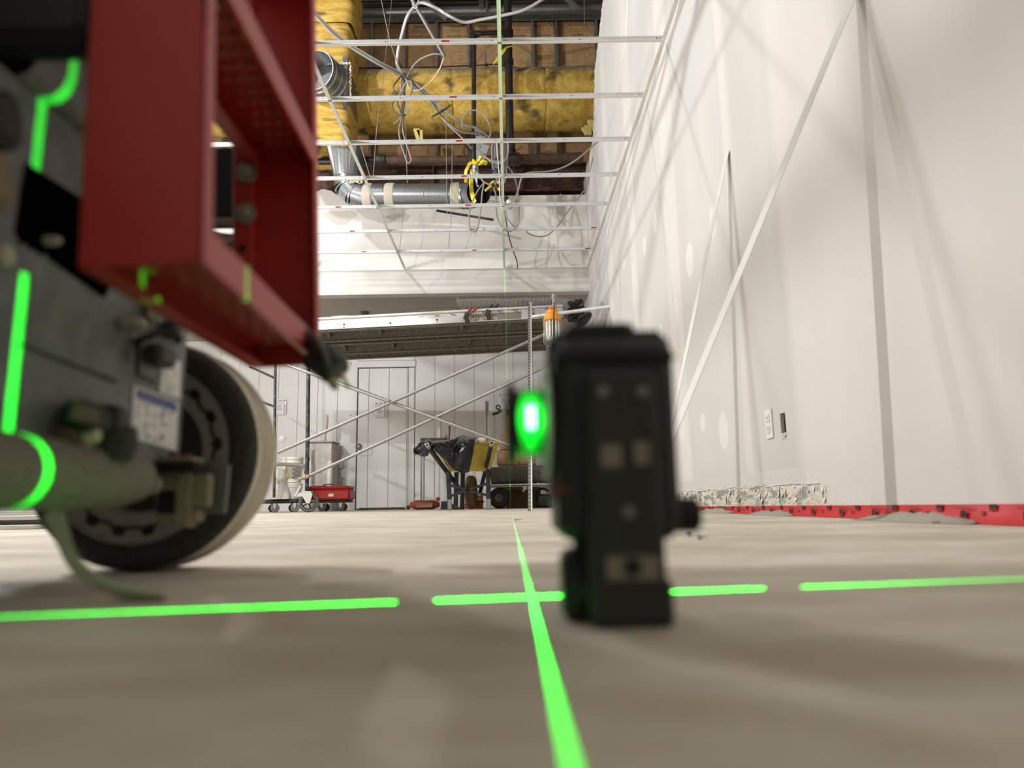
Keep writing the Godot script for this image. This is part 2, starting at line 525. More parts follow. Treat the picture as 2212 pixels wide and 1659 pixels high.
# --- plenum: ducts, pipes, beam -----------------------------------------------------------------------------------------
func wool(w: int, h: int, sd: int, dust: float) -> StandardMaterial3D:
	# fibreglass wrap: gold fibre, grey settled dust toward v = 0, dark stains and the seams of the wrap
	var im := Image.create(w, h, false, Image.FORMAT_RGB8)
	var a := noise(0.012, 4, FastNoiseLite.TYPE_SIMPLEX_SMOOTH, sd)
	var f := noise(0.09, 3, FastNoiseLite.TYPE_SIMPLEX_SMOOTH, sd + 1)
	var st := noise(0.006, 3, FastNoiseLite.TYPE_SIMPLEX_SMOOTH, sd + 2)
	for y in h:
		for x in w:
			var k := a.get_noise_2d(x, y) * 0.7 + f.get_noise_2d(x * 0.8, y * 1.6) * 0.5
			var c := Color(0.82, 0.69, 0.36).lerp(Color(0.64, 0.50, 0.18), clampf(0.5 + k, 0, 1))
			c = c.lerp(Color(0.87, 0.77, 0.45), clampf(f.get_noise_2d(y + 300, x) * 1.4 - 0.25, 0, 1) * 0.7)
			var blot := clampf(st.get_noise_2d(x * 1.5, y * 1.2 + 90) * 3.2 - 0.95, 0, 1)
			c = c.lerp(Color(0.28, 0.25, 0.14), blot * 0.75)
			var d := clampf((dust - float(y) / h) / 0.12 + f.get_noise_2d(x * 0.4, y * 0.4) * 0.9, 0, 1)
			c = c.lerp(Color(0.55, 0.52, 0.46), d * 0.85)
			im.set_pixel(x, y, c)
	return pictured(im, 0.95)

func plenum():
	var galv := mottled([rgb(116, 119, 122), rgb(136, 139, 141), rgb(156, 158, 160)], 0.03, Vector3(3, 3, 3), 0.35, 0.75, 0.0, 41)
	var mastic := mottled([rgb(186, 178, 160), rgb(208, 201, 184)], 0.05, Vector3(4, 4, 4), 0.9, 0, 0.3, 42)
	# insulated trunk duct along the stud wall
	var m := wool(1400, 420, 50, 0.4)
	var c0 := at(1000, 219, 8.15)
	var t := thing("insulated_duct", "long round trunk duct wrapped in stained yellow fibreglass under the roof", "duct", Vector3(-1.5, c0.y - 0.4, -8.15))
	var bump := noise(1.1, 3, FastNoiseLite.TYPE_SIMPLEX_SMOOTH, 8)
	var fine := noise(9.0, 2, FastNoiseLite.TYPE_SIMPLEX_SMOOTH, 9)
	var joints := [-4.4, -2.6, -0.62, 0.53, 1.2]
	for j in joints.size() - 1:
		var s := Shape.new()
		var rows := []
		for i in 57:
			var a := TAU * i / 56.0
			var row := []
			for k in 41:
				var e := k / 40.0
				var x: float = lerpf(joints[j], joints[j + 1], e)
				var r := 0.395 + 0.022 * bump.get_noise_2d(x * 1.4, a * 0.8 + j * 7) + 0.008 * fine.get_noise_3d(x, cos(a) * 0.4, sin(a) * 0.4 + j)
				r += 0.006 * (j % 2) - 0.014 * exp(-pow(minf(x - joints[j], joints[j + 1] - x) / 0.015, 2.0))
				row.append(Vector3(x, c0.y + cos(a) * r * 0.98, -8.15 + sin(a) * r))
			rows.append(row)
		for i in 56:
			for k in 40:
				var f := func(ii: int, kk: int) -> Vector2: return Vector2((lerpf(joints[j], joints[j + 1], kk / 40.0) + 4.5) / 5.8, ii / 56.0 * 2.0 if ii <= 28 else 2.0 - ii / 28.0)
				s.tri(rows[i][k], rows[i + 1][k], rows[i + 1][k + 1], 1, f.call(i, k), f.call(i + 1, k), f.call(i + 1, k + 1))
				s.tri(rows[i][k], rows[i + 1][k + 1], rows[i][k + 1], 1, f.call(i, k), f.call(i + 1, k + 1), f.call(i, k + 1))
		part("insulation_wrap", s, m, t)
	var s := Shape.new()
	for q in [[900, 287, 0.14], [906, 290, 0.10], [1268, 280, 0.1], [1275, 268, 0.12], [1262, 284, 0.07]]:
		var p := at(q[0], q[1], 7.95)
		s.hull([p + Vector3(-0.04, 0.03, 0), p + Vector3(0.05, 0.03, 0), p + Vector3(0.04, 0.03, 0.05), p + Vector3(-0.03, 0.03, 0.05)], [p + Vector3(0.01, -q[2], 0.02), p + Vector3(0.04, -q[2] * 0.9, 0.02), p + Vector3(0.05, -q[2], 0.05), p + Vector3(0.02, -q[2], 0.05)])
	part("torn_tuft", s, mat(rgb(206, 184, 110), 0.95), t)
	# insulated riser with a metal take-off, its tapered boot and the galvanized branch
	var w2 := wool(300, 500, 60, -0.2)
	var xr := at(757, 60, 7.35).x
	t = thing("duct_riser", "square duct riser in yellow fibreglass with a bare metal take-off, beside the red ladder", "duct", Vector3(xr - 0.3, 3.6, -7.55))
	var ys := [at(720, -60, 7.3).y, at(720, 44, 7.3).y, at(720, 136, 7.3).y, at(720, 216, 7.3).y, at(720, 311, 7.3).y]
	for seg in [[0, 1, 0.05, 0.02], [1, 2, 0.0, 0.0], [3, 4, 0.03, 0.0]]:
		s = Shape.new()
		var rows := []
		var yt: float = ys[seg[0]]
		var yb: float = ys[seg[1]]
		for i in 25:
			var e := i / 24.0
			var y := lerpf(yt, yb, e)
			var row := []
			for k in 49:
				var a := TAU * k / 48.0
				var sq := pow(pow(absf(cos(a)), 7.0) + pow(absf(sin(a)), 7.0), -1.0 / 7.0)
				var rr: float = sq * (1.0 + 0.03 * bump.get_noise_2d(y * 3.0, a * 1.5 + seg[0] * 5)) + seg[2] + 0.02 * fine.get_noise_2d(y * 1.2, a) - 0.06 * exp(-pow(minf(e, 1 - e) / 0.03, 2.0))
				row.append(Vector3(xr - 0.33 + seg[3] + cos(a) * 0.33 * rr, y + 0.02 * fine.get_noise_2d(a * 3.0, seg[0]) * (1 if i in [0, 24] else 0), -7.62 + sin(a) * 0.3 * rr))
			rows.append(row)
		s.sheet(rows)
		for i in 24:
			pass
		part("insulation_wrap", s, w2, t)
	s = Shape.new()
	s.box(Vector3(xr - 0.33, (ys[2] + ys[3]) / 2, -7.62), Vector3(0.62, ys[2] - ys[3] + 0.2, 0.58))
	s.box(Vector3(xr - 0.03, (ys[2] + ys[3]) / 2, -7.32), Vector3(0.03, ys[2] - ys[3] + 0.02, 0.03))
	s.box(Vector3(xr - 0.33, ys[3] + 0.02, -7.32), Vector3(0.6, 0.03, 0.03))
	part("metal_face", s, galv, t)
	s = Shape.new()
	var cc := at(712, 178, 7.33)
	var dirc := Vector3(-0.28, -0.12, 0.95).normalized()
	s.lathe([[0.235, -0.02], [0.235, 0.02], [0.222, 0.03], [0.222, 0.1], [0.23, 0.11], [0.222, 0.12], [0.222, 0.22], [0.232, 0.23], [0.222, 0.24], [0.222, 0.3], [0.215, 0.3], [0.215, -0.02]], cc, dirc, 40)
	part("collar", s, galv, t)
	s = Shape.new()
	for k in 30:
		var p := at(695 + k * 2.1 + 1.2 * sin(k * 2.3), 137 + 1.5 * sin(k * 1.7), 7.3)
		s.box(p, Vector3(0.03, 0.018 + 0.01 * sin(k), 0.012), Basis(Vector3(1, 0.4, 0.2).normalized(), k), 0.008)
	for k in 16:
		var p := at(757 + 1.0 * sin(k * 2.9), 140 + k * 4.6, 7.33)
		s.box(p, Vector3(0.012, 0.04, 0.02), Basis(Vector3(0.3, 1, 0.1).normalized(), k), 0.008)
	part("mastic_edge", s, mat(rgb(222, 216, 198), 0.9), t)
	# galvanized branch: boot, elbow, straight pipe, open end
	t = thing("galvanized_duct", "galvanized round duct with cream mastic bands, open at its right end, against the bulkhead", "duct", at(900, 452, 7.75))
	s = Shape.new()
	var tl := at(705, 316, 7.5)
	var tr := at(777, 314, 7.5)
	var ring0 := []
	var ring1 := []
	var bc := at(749, 386, 7.72)
	for k in 32:
		var a := TAU * k / 32
		var sq := pow(pow(absf(cos(a)), 8.0) + pow(absf(sin(a)), 8.0), -1.0 / 8.0)
		ring0.append(Vector3((tl.x + tr.x) / 2 + cos(a) * (tr.x - tl.x) / 2 * sq, tl.y, -7.65 + sin(a) * 0.24 * sq))
		ring1.append(bc + Vector3(cos(a) * 0.15, 0, sin(a) * 0.15))
	for k in 32: s.face([ring0[k], ring0[(k + 1) % 32], ring1[(k + 1) % 32], ring1[k]], (bc + tl) / 2, -1)
	part("boot", s, galv, t)
	var gore := [at(749, 384, 7.72), at(751, 404, 7.72), at(766, 418, 7.72), at(790, 424, 7.72)]
	for k in 3:
		s = Shape.new()
		s.tube([gore[k], gore[k + 1]], 0.148, 32, false)
		part("elbow_gore", s, galv, t)
	s = Shape.new()
	for k in [1, 2]: s.lathe([[0.146, -0.012], [0.154, -0.01], [0.154, 0.01], [0.146, 0.012]], gore[k], (gore[k + 1] - gore[k - 1]), 32)
	part("elbow_seam", s, galv, t)
	var pe := at(1000, 423, 7.66)
	s = Shape.new()
	s.rod(gore[3], pe, 0.143, 36)
	part("pipe", s, galv, t)
	var g2 := at(1018, 421, 7.6)
	var g3 := at(1034, 416, 7.42)
	s = Shape.new()
	s.tube([pe, at(1010, 423, 7.63), g2, g3], 0.147, 36, false)
	for p in [[pe, g2 - pe], [at(1010, 423, 7.63), g2 - pe], [g2, g3 - pe]]: s.lathe([[0.146, -0.01], [0.155, -0.008], [0.155, 0.008], [0.146, 0.01]], p[0], p[1], 36)
	part("open_end", s, galv, t)
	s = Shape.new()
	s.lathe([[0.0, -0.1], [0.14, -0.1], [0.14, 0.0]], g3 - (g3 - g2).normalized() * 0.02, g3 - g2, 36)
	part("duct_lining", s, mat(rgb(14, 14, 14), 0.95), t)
	var ax: Vector3 = (pe - gore[3]).normalized()
	for e in [0.03, 0.26, 0.93]:
		s = Shape.new()
		var p: Vector3 = gore[3].lerp(pe, e)
		s.lathe([[0.142, -0.055], [0.15, -0.045], [0.1515, 0.0], [0.15, 0.045], [0.142, 0.055]], p, ax, 36)
		part("mastic_band", s, mastic, t)
	s = Shape.new()
	for k in 9: s.box(at(752 + 3.4 * k, 391 + sin(k) * 2, 7.57), Vector3(0.035, 0.05, 0.02), Basis(Vector3.BACK, k), 0.006)
	part("mastic_band", s, mastic, t)
	for x in [815, 880, 930]:
		s = Shape.new()
		s.lathe([[0.142, -0.004], [0.1455, -0.003], [0.1455, 0.003], [0.142, 0.004]], gore[3].lerp(pe, (x - 790) / 210.0), ax, 36)
		part("pipe_seam", s, galv, t)
	# rusty beam and rusty pipe
	var rust := mottled([rgb(44, 32, 25), rgb(66, 45, 33), rgb(88, 60, 44), rgb(74, 54, 43)], 0.025, Vector3(0.7, 1.6, 1.6), 0.75, 0.1, 0.2, 43)
	var bx := at(1268, 380, 8.3).x
	var yb0 := at(1000, 414, 8.3).y
	var yb1 := at(1000, 352, 8.3).y
	t = thing("steel_beam", "rusty brown steel beam lying along the top of the bulkhead", "beam", Vector3((bx - 5) / 2, yb0, -8.42))
	for q in [["bottom_flange", yb0 + 0.012, 0.024, 0.22, 0.0], ["top_flange", yb1 - 0.012, 0.024, 0.22, 0.0], ["web", (yb0 + yb1) / 2, yb1 - yb0, 0.016, 0.0]]:
		s = Shape.new()
		s.box(Vector3((bx - 5) / 2, q[1], -8.42), Vector3(bx + 5, q[2], q[3]), Basis(), 0.003)
		part(q[0], s, rust, t)
	s = Shape.new()
	for x in [-0.9, 0.25]: s.box(Vector3(x, (yb0 + yb1) / 2, -8.37), Vector3(0.012, yb1 - yb0 - 0.05, 0.09))
	part("stiffener", s, rust, t)
	var iron := mottled([rgb(28, 25, 23), rgb(42, 38, 35), rgb(58, 52, 47)], 0.03, Vector3(2, 2, 2), 0.45, 0.3, 0.1, 44)
	t = thing("iron_pipe", "black iron sprinkler riser with a side branch and rusty cross main below the yellow duct", "pipe", at(1102, 345, 7.6))
	var r0 := at(1096, -40, 7.55)
	var r1 := at(1102, 336, 7.55)
	s = Shape.new()
	s.rod(r0, r1, 0.046, 20)
	part("riser", s, iron, t)
	for q in [[82, 0.062, 0.07], [138, 0.058, 0.03], [318, 0.06, 0.05]]:
		s = Shape.new()
		var p: Vector3 = r0.lerp(r1, (q[0] + 40) / 376.0)
		s.lathe([[0.045, -q[2]], [q[1], -q[2]], [q[1], q[2]], [0.045, q[2]]], p, Vector3.UP, 20)
		part("coupling", s, iron, t)
	var tee := at(1102, 344, 7.6)
	s = Shape.new()
	s.lathe([[0.05, -0.11], [0.075, -0.11], [0.075, 0.11], [0.05, 0.11]], tee, Vector3.RIGHT, 20)
	s.rod(tee, tee + Vector3(0, 0.12, 0), 0.066, 20)
	part("pipe_tee", s, iron, t)
	s = Shape.new()
	s.rod(tee, at(1258, 339, 7.75), 0.054, 20)
	part("cross_main", s, rust, t)
	s = Shape.new()
	s.rod(tee, at(836, 346, 7.8), 0.047, 20)
	part("cross_main", s, rust, t)
	s = Shape.new()
	s.lathe([[0.04, -0.06], [0.062, -0.06], [0.066, 0.0], [0.062, 0.06], [0.04, 0.06]], at(822, 345, 7.8), Vector3.RIGHT, 20)
	s.rod(at(822, 345, 7.8), at(688, 349, 7.9), 0.04, 16)
	part("reducer", s, iron, t)
	var e0 := at(1093, 69, 7.5)
	var e1 := at(1024, 73, 7.4)
	var e2 := at(1023, 352, 7.4)
	s = Shape.new()
	s.rod(e0, e1, 0.026, 16)
	part("branch", s, iron, t)
	s = Shape.new()
	s.tube(smooth([e1 + Vector3(0.08, 0, 0), e1 + Vector3(0.02, 0, 0), e1 + Vector3(0, -0.02, 0), e1 + Vector3(0, -0.08, 0)], 4), 0.036, 16)
	s.lathe([[0.03, -0.015], [0.042, -0.015], [0.042, 0.015], [0.03, 0.015]], e1 + Vector3(0, -0.075, 0), Vector3.UP, 16)
	part("elbow", s, iron, t)
	s = Shape.new()
	s.rod(e1 - Vector3(0, 0.04, 0), e2, 0.026, 16)
	part("drop", s, iron, t)
	# long galvanized tube under the roof, its clevis and small steel
	s = Shape.new()
	s.rod(at(480, 36, 8.35), at(1305, 17, 8.35), 0.06, 24)
	t = thing("steel_tube", "long galvanized steel tube under the roof, above the brown gypsum panels", "pipe", at(1000, 40, 8.35))
	part("pipe", s, galv, t)
	s = Shape.new()
	s.box(at(1040, -4, 8.3), Vector3(0.07, 0.36, 0.05), Basis(), 0.006)
	s.box(at(1052, 2, 8.26), Vector3(0.03, 0.3, 0.05), Basis(), 0.006)
	part("hanger_bracket", s, mat(rgb(104, 97, 88), 0.5, 0.5), t)
	s = Shape.new()
	for k in [-6, 0, 7]: s.box(at(820, -16 + k, 8.1 - k * 0.02), Vector3(5.0, 0.028, 0.05), Basis(), 0.004)
	single("joist_chord", s, mat(rgb(112, 106, 98), 0.5, 0.4), "grey steel joist chord along the top edge of the view", "joist")
	for q in [[[880, -34, 8.0], [965, 40, 8.0], "galvanized angle strut beside the white flexible conduit under the roof"], [[1222, -8, 7.9], [1248, 17, 7.9], "galvanized angle strut under the roof at the right, above the gypsum panels"]]:
		s = Shape.new()
		var a := at(q[0][0], q[0][1], q[0][2])
		var b := at(q[1][0], q[1][1], q[1][2])
		var dir := (b - a).normalized()
		var bs := Basis(dir, dir.cross(Vector3.BACK).normalized(), dir.cross(dir.cross(Vector3.BACK)).normalized())
		s.box((a + b) / 2, Vector3((b - a).length(), 0.05, 0.004), bs)
		s.box((a + b) / 2 + bs.y * 0.025 + bs.z * 0.02, Vector3((b - a).length(), 0.004, 0.04), bs)
		single("angle_strut", s, mat(rgb(128, 126, 122), 0.45, 0.5), q[2], "strut")
	# black rod and strap near the bulkhead
	s = Shape.new()
	s.box((at(943, 455, 7.9) + at(1066, 475, 7.6)) / 2, Vector3((at(943, 455, 7.9) - at(1066, 475, 7.6)).length(), 0.028, 0.012), basis_along(at(1066, 475, 7.6) - at(943, 455, 7.9)), 0.003)
	single("black_rod", s, mat(rgb(38, 36, 32), 0.6), "black flat bar slanting below the galvanized pipe before the white bulkhead", "bar")
	s = Shape.new()
	s.box((at(1108, 352, 7.5) + at(1116, 438, 7.5)) / 2, Vector3((at(1108, 352, 7.5) - at(1116, 438, 7.5)).length(), 0.036, 0.01), basis_along(at(1116, 438, 7.5) - at(1108, 352, 7.5)), 0.003)
	single("black_strap", s, mat(rgb(40, 37, 33), 0.6), "dark steel strap hanging down below the rusty cross main", "strap")
	# perforated hanger strap
	var a2 := at(963, 238, 7.45)
	var b2 := at(966, 466, 7.55)
	t = thing("perforated_strap", "galvanized perforated strap hanging straight down in front of the duct and pipe", "strap", b2)
	s = Shape.new()
	s.box((a2 + b2) / 2, Vector3((b2 - a2).length(), 0.026, 0.003), basis_along(b2 - a2))
	part("strap", s, zinc_bright(), t)
	s = Shape.new()
	for k in 46: s.lathe([[0.0, 0.003], [0.0045, 0.003], [0.0045, 0.0]], a2.lerp(b2, (k + 0.5) / 46.0), Vector3.BACK, 8)
	var holes := part("hole", s, mat(rgb(60, 58, 52), 0.9), t)
	holes.set_meta("kind", "stuff")
	# flat strap with a clip in front of the gypsum
	t = thing("flat_hanger", "grey flat hanger strap with a black clip in front of the gypsum panels", "strap", at(1050, 152, 8.2))
	s = Shape.new()
	s.plate(PackedVector2Array([Vector2(-0.014, 0), Vector2(0.014, 0), Vector2(0.014, 0.24), Vector2(0, 0.27), Vector2(-0.014, 0.24)]), at(1050, 152, 8.2), Vector3.RIGHT, Vector3.UP, Vector3(0, 0, 0.003))
	part("strap", s, mat(rgb(140, 143, 146), 0.4, 0.6), t)
	s = Shape.new()
	s.box(at(1051, 140, 8.18), Vector3(0.035, 0.03, 0.02), Basis(Vector3.BACK, -0.6), 0.004)
	part("clip", s, mat(rgb(30, 28, 26), 0.7), t)
	s = Shape.new()
	s.tube(smooth(along([752, 147, 8.25, 900, 146, 8.25, 1052, 140, 8.18, 1066, 138, 8.18, 1120, 147, 8.2, 1180, 152, 8.25, 1290, 148, 8.3]), 4), 0.008, 6)
	part("black_wire", s, mat(rgb(30, 28, 26), 0.7), t)

func basis_along(d: Vector3) -> Basis:
	var x := d.normalized()
	var z := x.cross(Vector3.UP if absf(x.y) < 0.95 else Vector3.BACK).normalized()
	return Basis(x, z.cross(x), z)

# --- loose wiring -------------------------------------------------------------------------------------------------------
func wire(called: String, pts: Array, r: float, m: Material, label: String, category := "cable", group := "", n := 6):
	var s := Shape.new()
	s.tube(smooth(along(pts), n), r, 7)
	single(called, s, m, label, category, group)

func cables():
	var grey := mat(rgb(146, 142, 136), 0.5)
	var dark := mat(rgb(80, 76, 71), 0.55)
	var white := mat(rgb(204, 202, 198), 0.4)
	var steel := mat(rgb(132, 130, 126), 0.4, 0.5)
	# white flexible conduit that arches over the tube
	wire("flexible_conduit", [1200, -22, 7.0, 1170, 0, 7.0, 1130, 22, 7.0, 1082, 34, 7.0, 1040, 42, 7.0, 1004, 48, 7.0, 975, 37, 6.9, 940, 16, 6.9, 912, 6, 6.9, 898, 12, 6.9, 880, 35, 6.9, 868, 75, 7.0, 859, 115, 7.0, 858, 140, 7.1, 868, 156, 7.2], 0.017, white, "thick white flexible conduit arching in a wave beneath the roof", "conduit")
	# straight metal conduit with a thin cord from its end
	var t := thing("metal_conduit", "straight grey metal conduit slanting down from the roof in front of the gypsum panels", "conduit", at(960, 122, 6.9))
	var s := Shape.new()
	s.rod(at(878, -22, 6.7), at(960, 122, 6.9), 0.021, 14)
	part("tube", s, steel, t)
	s = Shape.new()
	s.tube(smooth(along([898, 14, 6.7, 904, 2, 6.7, 897, -4, 6.7, 890, 6, 6.75, 897, 18, 6.7, 901, 14, 6.68]), 4), 0.006, 6)
	part("tie_wire", s, white, t)
	wire("grey_cord", [957, 118, 6.9, 935, 117, 6.9, 908, 128, 7.0, 890, 146, 7.1, 880, 166, 7.2, 874, 190, 7.2], 0.009, grey, "grey cord curving left from the lower end of the metal conduit")
	wire("beige_cord", [959, 123, 6.9, 950, 148, 7.0, 932, 175, 7.1, 910, 192, 7.1, 896, 196, 7.15, 884, 190, 7.2, 880, 178, 7.2], 0.007, mat(rgb(214, 200, 168), 0.5), "thin beige cord sagging from the lower end of the metal conduit")
	# main diagonal run: six cables
	for k in 5:
		var o := k * 2.1
		var p := [650, -10 + o, 6.6, 688, 34 + o, 6.7, 725, 70 + o * 1.2, 6.8, 770, 103 + o, 6.9, 822, 134 + o, 7.0, 868, 158 + o, 7.15, 905, 186 + o * 1.6, 7.2, 935, 213 + o * 2.0, 7.2]
		if k < 2: p += [968, 243 + o, 7.2, 1000, 268 + o, 7.25, 1030, 276 + o, 7.3, 1056, 296 + o, 7.4]
		elif k < 4: p += [950, 243 + o, 7.2, 990, 275 + o * 1.2, 7.2, 1030, 283 + o, 7.3, 1052, 292 + o, 7.4]
		else: p += [960, 262, 7.2, 1000, 300, 7.2, 1020, 322, 7.3]
		wire("branch_cable", p, 0.0085, grey if k != 2 else dark, ["uppermost", "second", "third, darker", "fourth", "lowest"][k] + " grey cable of the diagonal bundle sagging across the yellow duct", "cable", "diagonal cable bundle", 5)
	# the knot of coiled cable hanging in front of the duct
	t = thing("cable_coil", "tangle of grey cable coils hanging tied in front of the yellow duct", "cable", at(872, 292, 7.1))
	var loops := [
		[868, 158, 7.1, 866, 185, 7.1, 868, 215, 7.05, 866, 250, 7.1, 872, 240, 7.1, 875, 200, 7.1, 872, 160, 7.15],
		[870, 160, 7.1, 852, 182, 7.0, 850, 190, 7.0, 855, 212, 7.0, 848, 225, 7.0, 850, 238, 7.0, 860, 248, 7.0, 872, 250, 7.0],
		[872, 160, 7.05, 880, 176, 7.0, 890, 182, 7.0, 889, 200, 7.0, 880, 222, 7.0, 884, 232, 7.0, 878, 246, 7.0, 870, 250, 7.05],
		[861, 208, 7.0, 868, 196, 7.0, 877, 178, 6.95, 887, 176, 6.95, 890, 190, 6.95, 884, 208, 6.95],
		[874, 160, 7.1, 876, 180, 7.1, 872, 200, 7.1, 874, 218, 7.05, 868, 245, 7.05, 862, 232, 7.05, 858, 218, 7.05, 866, 205, 7.05],
		[870, 248, 7.0, 862, 258, 7.0, 850, 268, 7.0],
		[869, 160, 7.12, 868, 200, 7.1, 869, 250, 7.1], [872, 160, 7.12, 873, 205, 7.1, 870, 250, 7.1]]
	for l in loops:
		s = Shape.new()
		s.tube(smooth(along(l), 5), 0.008, 7)
		part("loop", s, dark if loops.find(l) % 3 == 1 else grey, t)
	s = Shape.new()
	for q in [[870, 160], [868, 209], [870, 248]]: s.tube(smooth(along([q[0] - 4, q[1] + 2, 6.98, q[0], q[1] - 2, 6.95, q[0] + 5, q[1] + 1, 6.98, q[0], q[1] + 3, 6.97, q[0] - 4, q[1], 7.0]), 4), 0.008, 6)
	part("tie", s, dark, t)
	s = Shape.new()
	s.tube(smooth(along([870, 250, 7.05, 862, 278, 7.05, 865, 305, 7.05, 874, 335, 7.0, 881, 352, 7.0, 888, 346, 7.0, 884, 330, 7.0, 876, 306, 7.05, 870, 280, 7.05, 871, 250, 7.1]), 5), 0.008, 7)
	part("tail", s, grey, t)
	s = Shape.new()
	s.tube(smooth(along([873, 252, 7.1, 877, 290, 7.1, 878, 340, 7.1, 880, 396, 7.2]), 4), 0.004, 6)
	part("tail", s, grey, t)
	# twig-like tie across the run
	s = Shape.new()
	s.tube(along([932, 253, 7.1, 948, 244, 7.1, 962, 236, 7.1, 976, 226, 7.1]), [0.006, 0.012, 0.012, 0.003], 6)
	for q in [[952, 241], [968, 231]]: s.rod(at(q[0], q[1], 7.1), at(q[0] + 3, q[1] - 6, 7.08), 0.006, 5)
	s.tube(smooth(along([932, 253, 7.1, 940, 264, 7.1, 952, 272, 7.1]), 4), 0.003, 5)
	single("tie_wire", s, mat(rgb(58, 54, 48), 0.7), "dark barbed tie wire crossing the cable bundle before the duct", "wire")
	wire("loop_cable", [998, 275, 7.1, 1000, 258, 7.1, 1010, 243, 7.1, 1026, 238, 7.1, 1042, 245, 7.1, 1056, 266, 7.1, 1060, 285, 7.2, 1056, 300, 7.3], 0.009, grey, "grey cable arching round the thin black pipe on the yellow duct")
	# big service coil under the main
	t = thing("service_coil", "long coil of grey cable hanging under the tee of the black pipe", "cable", at(1080, 402, 7.0))
	for k in 9:
		var cx: float = 1079 + 3.4 * sin(k * 2.1)
		var wd: float = 9 + 4 * sin(k * 1.3 + 1)
		var top: float = 300 + 4 * sin(k * 3.1)
		var bot: float = 386 + 14 * sin(k * 1.9)
		var d: float = 6.9 + 0.03 * k
		s = Shape.new()
		s.tube(smooth(along([cx, top, d, cx + wd, top + 14, d, cx + wd + 2, 340, d, cx + wd * 0.8, bot - 12, d, cx, bot, d, cx - wd * 0.8, bot - 14, d, cx - wd, 345, d, cx - wd, top + 14, d, cx, top, d]), 5), 0.0085, 7)
		part("loop", s, grey if k % 4 else dark, t)
	for l in [[1050, 340, 6.9, 1062, 350, 6.9, 1080, 353, 6.9, 1094, 342, 6.9, 1098, 318, 6.9, 1094, 306, 6.9, 1082, 296, 6.95], [1046, 338, 6.92, 1058, 345, 6.9, 1076, 350, 6.9, 1090, 345, 6.9]]:
		s = Shape.new()
		s.tube(smooth(along(l), 5), 0.01, 7)
		part("loop", s, grey, t)
	s = Shape.new()
	for q in [[1073, 346], [1070, 368]]: s.lathe([[0.03, -0.012], [0.034, -0.012], [0.034, 0.012], [0.03, 0.012]], at(q[0], q[1], 6.95), Vector3.UP, 10)
	part("blue_tape", s, mat(rgb(44, 78, 150), 0.5), t)
	# loose ends that hang below
	wire("hanging_cable", [1080, 390, 6.95, 1072, 398, 6.9, 1062, 400, 6.9, 1044, 392, 6.9, 1036, 378, 6.9, 1030, 372, 6.9], 0.009, grey, "grey cable end looping left beneath the service coil to the metal connector", "cable")
	wire("hanging_cable", [1046, 394, 6.9, 1042, 415, 6.9, 1039, 445, 6.9, 1035, 475, 6.9, 1030, 496, 6.9, 1020, 500, 6.9, 1014, 488, 6.9, 1013, 466, 6.9, 1019, 440, 6.9, 1032, 412, 6.9, 1046, 394, 6.92], 0.008, grey, "grey cable drooping in a long loop in front of the duct's open end")
	wire("hanging_cable", [1066, 404, 7.0, 1072, 425, 7.0, 1072, 455, 7.0, 1078, 480, 7.0, 1092, 498, 7.0, 1106, 498, 7.0, 1118, 486, 7.0, 1121, 455, 7.0, 1118, 410, 7.0, 1110, 380, 7.0, 1096, 358, 7.0, 1084, 352, 7.0], 0.008, grey, "grey cable in a wide loop beside the laser-lit tee, before the white bulkhead")
	wire("hanging_cable", [1092, 455, 7.1, 1094, 468, 7.1, 1106, 485, 7.1, 1120, 494, 7.15, 1136, 496, 7.2, 1139, 502, 7.2, 1150, 508, 7.25, 1168, 511, 7.3, 1186, 506, 7.3, 1206, 486, 7.3, 1226, 458, 7.3, 1252, 424, 7.3, 1268, 402, 7.35, 1274, 370, 7.4, 1284, 330, 7.45, 1296, 314, 7.5, 1300, 322, 7.5], 0.0075, grey, "long grey cable climbing from the bulkhead to the right wall")
	wire("hanging_cable", [1100, 430, 6.8, 1096, 444, 6.8, 1102, 450, 6.8, 1112, 436, 6.8, 1120, 408, 6.8, 1128, 382, 6.8, 1144, 373, 6.8, 1178, 371, 6.9, 1210, 364, 7.0, 1244, 346, 7.0, 1284, 312, 7.0, 1305, 290, 6.9, 1316, 262, 6.7, 1318, 230, 6.6, 1312, 190, 6.5, 1318, 166, 6.4, 1330, 160, 6.3, 1338, 163, 6.2, 1339, 200, 6.1], 0.0095, grey, "thick grey cable running right along the wall top from the black plug")
	wire("hanging_cable", [1090, 455, 7.2, 1098, 505, 7.4, 1108, 540, 7.7, 1116, 562, 7.95, 1118, 580, 8.1], 0.007, dark, "dark thin cable trailing down the bulkhead to the lowest wall angle")
	wire("hanging_cable", [1072, 300, 6.8, 1076, 350, 6.75, 1079, 390, 6.7, 1080, 425, 6.7, 1084, 455, 6.7], 0.006, mat(rgb(206, 202, 196), 0.4), "pale straight cable hanging just left of the laser-lit tee")
	# thin hanger wires
	var hw := mat(rgb(150, 146, 140), 0.4, 0.4)
